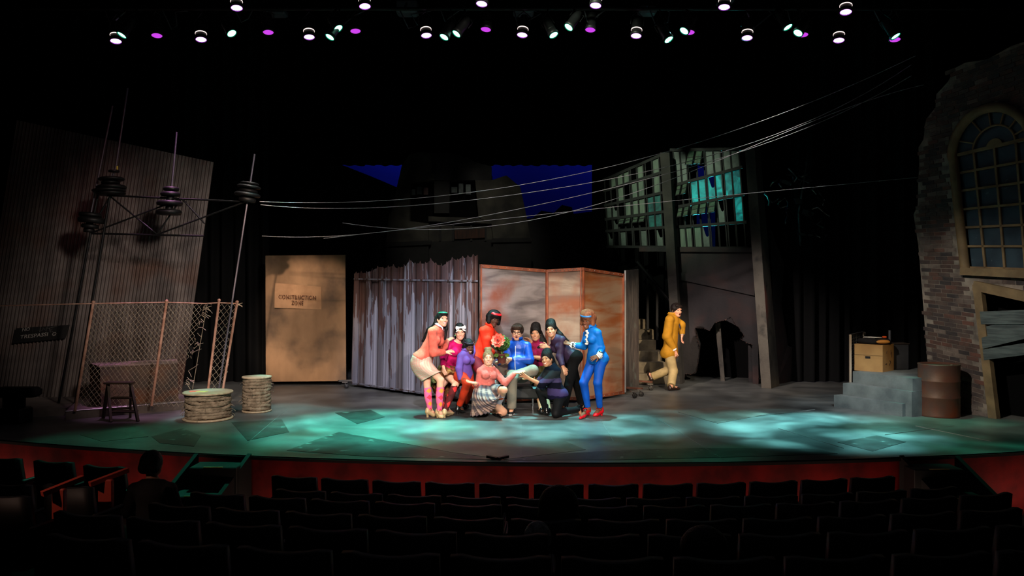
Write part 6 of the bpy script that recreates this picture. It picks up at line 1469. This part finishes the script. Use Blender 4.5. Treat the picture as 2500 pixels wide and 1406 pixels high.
p.hair(H_BLOND, [('e', (0, -.05, .135), (.052, .05, .045)), ('e', (.03, -.04, .155), (.03, .03, .03)), ('e', (-.03, -.05, .15), (.03, .03, .03))])

# ---- 6: seated, blue jacket, glasses; with bench
bn = thing('bench', P(1312, 1003, 12.75) * V(1, 1, 0), 'black bench with thin chrome legs, under the seated person in blue', 'bench')
zb = .43; x0, x1 = P(1222, 0, 12.7)[0], P(1372, 0, 12.7)[0]; MB().box(((x0 + x1) / 2, 12.78, zb - .10), (x1 - x0, .46, .20), bev=.03).build('seat', M('black_vinyl', (20, 21, 22), .5), bn)
for x in (x0 + .06, P(1301, 0, 12.6)[0], x1 - .04):
    for y in (12.58, 12.97): MB().tube([(x, y, 0), (x, y, zb - .19)], .012, 8).build('leg', M('chrome', (190, 186, 190), .25, metal=.9), bn)
MB().bar((x0, 12.58, .16), (x1, 12.58, .16), .02, .02).build('rail', m_iron, bn)
p = Person('person seated in shiny blue jacket and black glasses, ankle on knee, holding a plant pot', 12.7, CR2, 'fair', -10, (385, 835), (378, 462), (375, 372), (-6, -2), g=1.0, fem=False, wide=.96, roll=-2)
p.arm('L', (512, 672, -.55), (310, 668, -.6), (190, 680, -.5), palm=(-.35, 1, .1), curl=.28, spread=.12); p.arm('R', (270, 660, -.3), (150, 705, -.9), (240, 690, -.1), palm=(.3, .5, .4), curl=.2, spread=.12)
p.leg('R', (318, 880, -1), (312, 1215), (300, 1278), hz=.10)
p.leg('L', (548, 790, -.75), (262, 872, -.15), (150, 925, -.2), ground=False)
p.face('open', (176, 96, 88), (24, 16, 12)).done()
m_kh = cloth('pale_khaki', (146, 136, 120)); p.legs(m_kh, 'trousers', .016, .95, bell=.022)
p.top(M('blue_nylon', (14, 84, 196), .38, col2=(10, 62, 160), scale=6, bump=.5, bscale=14, spec=.5), 'jacket', .018, -.03, flare=.03, neckcut=.04, loose=.014, fat=.92)
p.collar(M('blue_nylon', (0, 0, 0)), r=.080, h_=.055, open_=.9, lift=.012)
p.collar(M('tartan_collar', (120, 60, 52), .8, col2=(60, 70, 60), scale=30), r=.062, h_=.045, open_=.6, name='shirt_collar')
z = MB(); zs_ = []
for t in np.linspace(.14, 1.05, 14):
    q = lerp(p.neck, p.pel, t) - p.left * .015; ys = np.linspace(.4, 0, 100); d = p.TOP.at(np.array([q + p.fwd * y for y in ys])); zs_.append(q + p.fwd * (ys[int(np.argmax(d < 0))] + .002) if (d < 0).any() else zs_[-1])
z.tube(zs_, .006, 6); z.build('zip', M('zip_white', (226, 224, 226), .4), p.root)
m_sneak = M('black_canvas', (18, 18, 18), .7)
for k in 'LR': p.shoe(k, m_sneak, sole=m_white, high=True)
t_ = p.toe['L']; MB().ball(t_ + V(-.01, -.01, .0), (.042, .05, .04)).build('toe_cap', m_white, p.root)
p.hair(H_BROWN, [('e', (0, -.02, .058), (.090, .100, .082)), ('c', (-.055, .056, .086), (.05, .058, .086), .028, .030), ('c', (-.080, .012, .045), (-.080, .004, .012), .020, .013), ('c', (.080, .012, .045), (.080, .004, .008), .020, .013)])
gl = MB()
for sg in (-1, 1):
    y = p.surf(0, .008) + .006; gl.tube([p.h(sg * .034 + .026 * math.cos(a), y - .004 * abs(math.cos(a)) - (.012 if sg * math.cos(a) > .8 else 0), .008 + .019 * math.sin(a)) for a in np.linspace(0, 2 * math.pi, 17)], .0036, 5); gl.tube([p.h(sg * .060, y - .014, .014), p.h(sg * .080, .0, .014)], .003, 5)
gl.tube([p.h(-.009, y, .012), p.h(.009, y, .012)], .003, 5); gl.build('glasses', M('black_plastic', (12, 11, 11), .3), p.root)
PLANT_C = P(1180 + 205 / 4.534, 730 + 670 / 4.534, 12.33)

# ---- potted plant held in the lap: a round leafy ball with a red bloom
pc = PLANT_C; pl_ = thing('potted_plant', pc - V(0, 0, .06), 'round leafy plant with a big red bloom in a terracotta pot held in the lap', 'plant')
MB().lathe(pc - V(0, 0, .055), [(.060, 0), (.082, .12), (.096, .12), (.098, .15), (.085, .15), (.08, .13), (.02, .125)], 24).build('pot', M('terracotta', (84, 36, 28), .8, col2=(96, 40, 28), scale=8), pl_)
bc = P(1180 + 200 / 4.534, 730 + 492 / 4.534, 12.33); br = .150
m_leaf = M('leaf_green', (104, 128, 48), .5, col2=(66, 98, 36), scale=14, spec=.4); m_petal = M('bloom_red', (224, 74, 62), .5, col2=(240, 140, 110), scale=10)
MB().tube([pc + V(0, 0, .08), bc], .016, 8).build('stem', m_leaf, pl_); MB().ball(bc, br * .80, n=16, m=12).build('foliage_core', M('leaf_dark', (40, 66, 30), .7), pl_)
def leaf(c, nrm_, up_, L, W, mat, nm):
    n_ = nrm(nrm_); u = nrm(np.asarray(up_) - n_ * np.dot(up_, n_)); s_ = np.cross(u, n_); vs = []; fs = []
    for i in range(6):
        t = i / 5; wd = W * math.sin(math.pi * (.12 + .82 * t)); lift = .25 * L * t * t
        for sd, dz in ((-1, .012), (0, 0), (1, .012)): vs.append(c + u * L * t + s_ * wd * sd + n_ * (lift * .5 + dz * abs(sd)))
    for i in range(5):
        for j in range(2): fs.append((i * 3 + j, i * 3 + j + 1, i * 3 + 4 + j, i * 3 + 3 + j))
    return MB().add(vs, fs, True).build(nm, mat, pl_, fix=False)
ga = math.pi * (3 - math.sqrt(5)); rr = random.Random(5)
for i in range(120):
    zz = 1 - 2 * (i + .5) / 120; r_ = math.sqrt(1 - zz * zz); d = V(r_ * math.cos(ga * i), r_ * math.sin(ga * i), zz)
    if d[1] > .5: continue
    leaf(bc + d * br * .74, d, V(rr.uniform(-.6, .6), rr.uniform(-.4, .4), 1 if zz < .4 else -.4), .062, .020, m_leaf, 'leaf')
fd = nrm(V(-.28, -.90, .34))
for ring_, (n_, L, tl) in enumerate(((10, .115, .15), (8, .085, .55), (6, .055, 1.1))):
    for i in range(n_):
        a = 2 * math.pi * i / n_ + ring_ * .4; x_ = nrm(np.cross(fd, UPZ)); y_ = np.cross(x_, fd); o = x_ * math.cos(a) + y_ * math.sin(a); leaf(bc + fd * br * .95 + o * .006, nrm(fd * math.cos(tl) - o * math.sin(tl)), nrm(o * math.cos(tl) + fd * math.sin(tl)), L, L * .42, m_petal, 'petal')
MB().ball(bc + fd * (br * .95 + .03), .018, n=10, m=6).build('bloom_heart', M('bloom_heart', (120, 24, 26), .6), pl_)
for i in range(5):
    a = -.9 + i * .45; leaf(pc + V(.075 * math.sin(a * 1.6), -.08, .10), V(math.sin(a), -.8, -.1), V(math.sin(a) * 1.2, -.3, -.5), .07, .022, m_leaf, 'leaf')

# ---- 7: maroon sweater
p = Person('person in maroon sweater with tall black bouffant, hand on the blue jacket sleeve', 12.95, CR2, 'olive', -15, (640, 800), (592, 482), (580, 385), (-10, 0), roll=3)
p.arm('L', (655, 655, -.4), (518, 640, -.9), (432, 612, -.3), palm=(-.3, 1, -.2), curl=.2); p.arm('R', (520, 560, .2), (530, 470, -.4), (470, 428, -.5), palm=(0, -.2, -1), curl=.2)
p.leg('R', (600, 985, -.6), (640, 1215), (625, 1240), hz=.09); p.leg('L', (690, 985, -.5), (720, 1215), (710, 1255), hz=.09)
p.face('smile', (180, 92, 92), (26, 18, 16)).done()
p.top(knit('maroon_knit', (128, 22, 48), (150, 30, 84)), 'sweater', .013, .04, sleeve='mid', neckcut=.03)
S_ = SD(); S_.cap(p.neck - p.t * .02, p.neck + p.t * .035, .074, .066, .02); S_.build('roll_collar', knit('maroon_knit', (0, 0, 0)), p.root, .008)
m_olive = cloth('olive_skirt', (74, 70, 36)); kc = (p.kn['L'] + p.kn['R']) / 2
skirt(p, ringat(p.pel + p.t * .10, p.left, p.fwd, .14, .115, 12), hemring(p, .9, .14, .10, 12), m_olive, mid=ringat(p.pel - p.t * .05, p.left, p.fwd, .19, .175, 12))
for k in 'LR': p.shoe(k, m_bshoe, strap=True)
def bouffant(p, long=None, mat=H_BLACK, hh=.0):
    pr = [('e', (0, -.045, .115 + hh), (.078, .075, .065)), ('e', (0, -.02, .085), (.084, .085, .06)), ('c', (-.07, -.03, .03), (-.066, -.04, -.05), .026, .022), ('c', (.07, -.03, .03), (.066, -.04, -.05), .026, .022), ('c', (-.03, -.08, -.0), (.03, -.08, -.0), .05, .05)]
    p.hair(mat, pr + (long or []))
bouffant(p, [('w', p.h(.06, -.05, .0), p.h(.115, -.03, -.13), .045, .05), ('w', p.h(.115, -.03, -.13), p.h(.15, -.02, -.22), .05, .035), ('w', p.h(.055, .01, -.10), p.h(.05, .075, -.24), .03, .045, p.fwd, .5), ('w', p.h(.05, .075, -.24), p.h(.03, .10, -.42), .045, .025, p.fwd, .5)], hh=.015)

# ---- 8: dark purple cardigan, ponytail, leaning
p = Person('person in dark purple cardigan and black trousers leaning, long black ponytail down the back', 12.72, CR2, 'olive', -50, (985, 655), (790, 432), (750, 345), (-14, 2), roll=8)
p.arm('L', (845, 640, -.3), (880, 745, -.4), (905, 800, -.1), palm=(-.4, .6, 0), curl=.3); p.arm('R', (745, 560, .2), (722, 535, -.9), (645, 515, -.4), palm=(-.3, .8, -.2), curl=.25)
p.leg('L', (940, 960, -.4), (905, 1185), (850, 1225), hz=.10, heel=.03); p.leg('R', (1035, 940, -.2), (1085, 1180), (1035, 1240), hz=.09, heel=.03)
p.face('smile', (186, 92, 96), (24, 16, 14)).done()
m_btr = cloth('black_trousers', (8, 8, 9), rough=.9); p.legs(m_btr, 'trousers', .012, .97)
p.top(cloth('dusky_purple', (58, 42, 68), rough=.5), 'cardigan', .015, .0, flare=.02, neckcut=.03, loose=.008)
for k in 'LR': p.shoe(k, m_bshoe, heel=1)
bouffant(p, [('w', p.h(.03, -.09, .03), p.neck - p.fwd * .10 - p.t * .02 + p.left * .03, .055, .045), ('w', p.neck - p.fwd * .10 - p.t * .02 + p.left * .03, p.neck - p.fwd * .145 - p.t * .26 + p.left * .03, .045, .018)], hh=.012)

# ---- 9: kneeling, striped fuzzy sweater
p = Person('person kneeling in navy and lilac striped fuzzy sweater and black tights, smiling', 12.15, CR2, 'tan', -55, (812, 1050), (748, 745), (705, 672), (-30, 4), roll=14, g=.98)
p.arm('L', (648, 948, -.3), (505, 878, -.1), (412, 828, .2), palm=(-.2, .9, .4), curl=.12, spread=.26); p.arm('R', (640, 900, .3), (600, 960, .2), (560, 900, .3), curl=.3)
p.kn['L'] = P(1180 + 800 / 4.534, 730 + 1290 / 4.534, 12.1); p.kn['L'][2] = .075; p.an['L'] = P(1180 + 1055 / 4.534, 730 + 1215 / 4.534, 12.42); p.toe['L'] = p.an['L'] + nrm(V(.25, .05, -.55)) * .17; p.heel['L'] = .05
p.kn['R'] = P(1180 + 625 / 4.534, 730 + 1010 / 4.534, 12.28); p.an['R'] = F(1180 + 690 / 4.534, 730 + 1225 / 4.534, .09); p.toe['R'] = F(1180 + 640 / 4.534, 730 + 1262 / 4.534, .018); p.heel['R'] = .0
for k in 'LR': p.B.cap(p.hip[k], p.kn[k], .085, .058, .04); p.B.cap(p.kn[k], p.an[k], .054, .036, .03); p.B.cap(p.an[k], p.toe[k], .034, .02, .02)
p.face('grin', (190, 88, 84), (22, 15, 12)).done()
p.legs(M('black_tights', (15, 14, 17), .6, spec=.25), 'tights', .008, 1.0)
def stripes(nt, uv): pass
m_str = bpy.data.materials.new('striped_mohair'); m_str.use_nodes = True; nt = m_str.node_tree; tc = nt.nodes.new('ShaderNodeTexCoord'); sp = nt.nodes.new('ShaderNodeSeparateXYZ'); nt.links.new(tc.outputs['Object'], sp.inputs[0]); nz = nt.nodes.new('ShaderNodeTexNoise'); nz.inputs['Scale'].default_value = 9
zz = mth(nt, 'ADD', sp.outputs[2], mth(nt, 'MULTIPLY', nz.outputs['Fac'], .03)); rp = nt.nodes.new('ShaderNodeValToRGB'); rp.color_ramp.interpolation = 'CONSTANT'
z0 = p.pel[2] - .15; z1 = p.neck[2] + .1
nt.links.new(mth(nt, 'DIVIDE', mth(nt, 'SUBTRACT', zz, z0), z1 - z0), rp.inputs[0]); el = rp.color_ramp.elements
cols = [(0, (24, 20, 50)), (.14, (24, 20, 50)), (.22, (64, 54, 98)), (.38, (11, 12, 26)), (.52, (66, 58, 92)), (.62, (34, 40, 44)), (.80, (9, 16, 30))]
el[0].position = 0; el[0].color = s2l(cols[0][1]) + (1,); el[1].position = cols[1][0]; el[1].color = s2l(cols[1][1]) + (1,)
for q_, c_ in cols[2:]: e_ = el.new(q_); e_.color = s2l(c_) + (1,)
nt.links.new(rp.outputs[0], nt.nodes['Principled BSDF'].inputs['Base Color']); nt.nodes['Principled BSDF'].inputs['Roughness'].default_value = .95; nt.nodes['Principled BSDF'].inputs['Specular IOR Level'].default_value = .1
p.top(m_str, 'sweater', .020, -.06, sleeve='mid', flare=.012, neckcut=.035, loose=.010)
for k in 'LR': p.shoe(k, m_bshoe, heel=1, high=True)
bouffant(p, [('w', p.h(.02, -.09, .02), p.neck - p.fwd * .10 - p.t * .05, .055, .03)], H_BLACK, .008)

# ---- 10: blue suit
p = Person('person standing in bright blue trouser suit with auburn bob, ruffled cuffs and red shoes', 12.25, CR2, 'brown', -55, (1262, 660), (1195, 322), (1155, 238), (-35, -14), roll=-4, wide=.98)
p.arm('L', (1305, 545, .3), (1285, 625, -.9), (1225, 648, -.2), palm=(-.3, .5, -.6), curl=.2); p.arm('R', (1115, 520, .3), (990, 512, .3), (905, 478, .4), palm=(-.4, .6, -.3), curl=.08)
p.leg('L', (1265, 925, -.3), (1290, 1212), (1232, 1288), heel=.04, hz=.115); p.leg('R', (1110, 925, -.6), (1158, 1210), (1075, 1318), heel=.04, hz=.115)
p.face('smile', (128, 54, 52), (40, 24, 18)).done()
m_bl = M('cobalt_suit', (6, 92, 206), .6, col2=(4, 74, 176), scale=7, bump=.2, bscale=20, spec=.3); p.legs(m_bl, 'trousers', .009, .93, waist=.06)
m_blj = M('cyan_lit_jacket', (8, 118, 214), .55, col2=(4, 96, 188), scale=7, bump=.2, bscale=20, spec=.3)  # the suit's blue with cyan stage light put into the colour
p.top(m_blj, 'jacket', .016, -.06, flare=.040, neckcut=.03, loose=.006, hemtilt=-.0)
p.collar(m_blj, r=.072, h_=.06, open_=.9)
m_ruf = M('ruffle_white', (228, 224, 216), .7)
for k in 'LR':
    a = lerp(p.el[k], p.wr[k], .80); b = p.wr[k] + nrm(p.wr[k] - p.el[k]) * .02; S_ = SD(); S_.cap(a, lerp(a, b, .7), .046, .052, .02); S_.cap(lerp(a, b, .7), b, .036, .05, .01, cut=True)
    cc = (a + b) / 2; S_.build('ruffled_cuff', m_ruf, p.root, .006, lambda v, cc=cc: v + (v - cc) * (.10 * np.sin(v[:, 0] * 190 + v[:, 2] * 150))[:, None])
    dz = MB(); dd = nrm(b - a); up_ = nrm(V(0, -1, .2) - dd * np.dot(V(0, -1, .2), dd))
    for sg in (-1, 1): dz.ball(lerp(a, b, .45) + up_ * .05 + np.cross(dd, up_) * sg * .016, (.016, .008, .018), n=8, m=6)
    dz.build('cuff_bow', m_lash, p.root)
S_ = SD()
for i in range(7): q = lerp(p.neck, p.pel, .06 + .065 * i) + p.fwd * (.085 + .010 * i) ; S_.ell(q + p.left * (.012 if i % 2 else -.012), (.030, .022, .020), None, .008)
S_.build('ruffled_jabot', m_ruf, p.root, .006)
m_rsh = M('red_patent', (214, 16, 30), .22, spec=.6)
for k in 'LR': p.shoe(k, m_rsh, heel=1, strap=True)
p.hair(H_AUB, [('e', (0, -.015, .068), (.112, .112, .085)), ('e', (.01, .058, .082), (.080, .050, .042)), ('e', (0, -.01, .105), (.100, .100, .075)), ('c', (-.085, -.0, .03), (-.088, .025, -.05), .036, .032), ('c', (.085, -.0, .03), (.092, .01, -.05), .036, .034), ('c', (-.05, -.075, .02), (.05, -.075, .02), .06, .06), ('c', (-.05, -.08, -.04), (.05, -.08, -.04), .042, .042), ('e', (.06, -.02, .12), (.05, .05, .04)), ('e', (-.05, .0, .115), (.05, .05, .045)), ('e', (.105, -.03, .06), (.03, .04, .04))])
p.band(M('blue_satin', (40, 120, 190), .4), .080, .104, .05)

# ---- 11: mustard jacket by the stairs
p = Person('person in mustard blazer and loose khaki trousers walking in by the staircase, looking startled', 15.8, CR3, 'fair', 62, (782, 800), (812, 352), (862, 288), (30, -8), fem=False, g=1.03, wide=1.05)
p.arm('R', (745, 610, -.3), (832, 768, -.2), (858, 850, 0), palm=(.3, 1, 0), curl=.35); p.arm('L', (915, 470, -.2), (930, 590, -.3), (925, 670, 0), curl=.4)
p.leg('R', (822, 1035, -.2), (795, 1218), (892, 1250), hz=.09); p.leg('L', (770, 1020, -.4), (560, 1105, .3), (520, 1060, .2), ground=False)
p.face('open', (176, 92, 84), (20, 14, 11)).done()
p.legs(cloth('khaki_baggy', (182, 158, 110)), 'trousers', .012, .98, bell=.030, waist=.06)
p.top(cloth('mustard_wool', (188, 132, 30)), 'blazer', .036, -.12, flare=.05, neckcut=.03, loose=.014)
p.collar(cloth('mustard_wool', (0, 0, 0)), r=.078, h_=.06, open_=1.2); p.collar(m_white, r=.064, h_=.04, open_=.5, name='shirt_collar')
q = p.neck + p.fwd * .105 - p.t * .10; MB().prism([q + p.left * x + p.t * z + p.fwd * y for x, y, z in ((-.012, -.03, .10), (.012, -.03, .10), (.04, .06, -.12), (.015, .07, -.17), (-.02, .06, -.13))], p.fwd * .012).build('necktie', M('dark_tie', (44, 38, 48), .6), p.root)
a = lerp(p.el['R'], p.wr['R'], .88); S_ = SD(); S_.cap(a, p.wr['R'] + nrm(p.wr['R'] - p.el['R']) * .02, .050, .052, .01, cut=True); S_.build('shirt_cuff', m_white, p.root, .007)
S_ = SD(); a = lerp(p.el['L'], p.wr['L'], .85); S_.cap(a, p.wr['L'], .046, .05, .01, cut=True); S_.build('shirt_cuff', m_white, p.root, .007)
for k in 'LR': p.shoe(k, M('brown_leather', (46, 30, 24), .3, spec=.5))
p.hair(hairmat('hair_darkbrown', (20, 15, 13), (34, 26, 22)), [('e', (0, -.02, .045), (.086, .098, .080)), ('c', (-.05, .05, .09), (.055, .055, .075), .022, .020), ('c', (-.082, .02, .03), (-.083, .015, -.02), .016, .012)])

# ================================================================== the few watching from the seats (seen from behind)
def watcher(px, py, Y, lab, hair_m, big=0.0, g=1.0, cl=(16, 15, 17), fem=True):
    hd = P(px, py, Y); x0, y0 = 0, 0
    cr = (0, 0, 1.0); ppm = FPX / Y
    def q(dx, dz, dy=0): return (px + dx * ppm, py - dz * ppm, dy)
    p = Person(lab, Y, cr, 'fair', 180, q(0, -.68, -.02), q(0, -.165, -.01), (px, py), (180, 0), fem=fem, g=g)
    s = p
    for k, sg in (('L', -1), ('R', 1)): p.arm(k, (px + sg * .24 * ppm, py + .45 * ppm, .3), (px + sg * .12 * ppm, py + .55 * ppm, .9), (px + sg * .03 * ppm, py + .58 * ppm, .5), curl=.3)
    for k, sg in (('L', -1), ('R', 1)):
        p.kn[k] = p.hip[k] + V(sg * .04, .42, 0); p.an[k] = p.kn[k] + V(0, .04, -.40); p.toe[k] = p.an[k] + V(0, .18, -.05); p.heel[k] = 0
        p.B.cap(p.hip[k], p.kn[k], .085, .055, .04); p.B.cap(p.kn[k], p.an[k], .052, .036, .03); p.B.cap(p.an[k], p.toe[k], .034, .022, .02)
    p.B.build('body', skin('fair'), p.root, .011)
    p.top(M('dark_coat', cl, .9), 'coat', .02, -.05, h=.012); p.legs(M('dark_jeans', (20, 22, 30), .85), 'trousers', .012, .97, h=.012)
    pr = [('e', (0, -.03, .02), (.088, .095, .09)), ('c', (-.04, -.07, -.02), (.04, -.07, -.02), .05, .05)]
    if big: pr += [('e', (0, -.03, .03), (.10 + big, .10 + big * .8, .10 + big)), ('e', (-.06, -.04, -.06), (.07 + big * .6,) * 3), ('e', (.06, -.04, -.06), (.07 + big * .6,) * 3), ('w', p.h(0, -.08, -.1), p.neck - p.fwd * .10 - p.t * .12, .10, .10)]
    p.hair(hair_m, pr, h=.010); return p
watcher(372, 1133, 7.55, 'person with short dark hair watching from the front corner, seen from behind', H_BLACK, .0, fem=False)
watcher(1363, 1240, 5.85, 'person with big bushy dark hair watching from the middle rows, seen from behind', H_BLACK, .045)
watcher(1716, 1352, 4.45, 'person with round dark hair low in the nearest seat row, seen from behind', H_BLACK, .035)
watcher(1312, 1318, 4.95, 'person with pale grey hair slumped low beside the bushy-haired one, seen from behind', H_GREY, .0, g=.92)
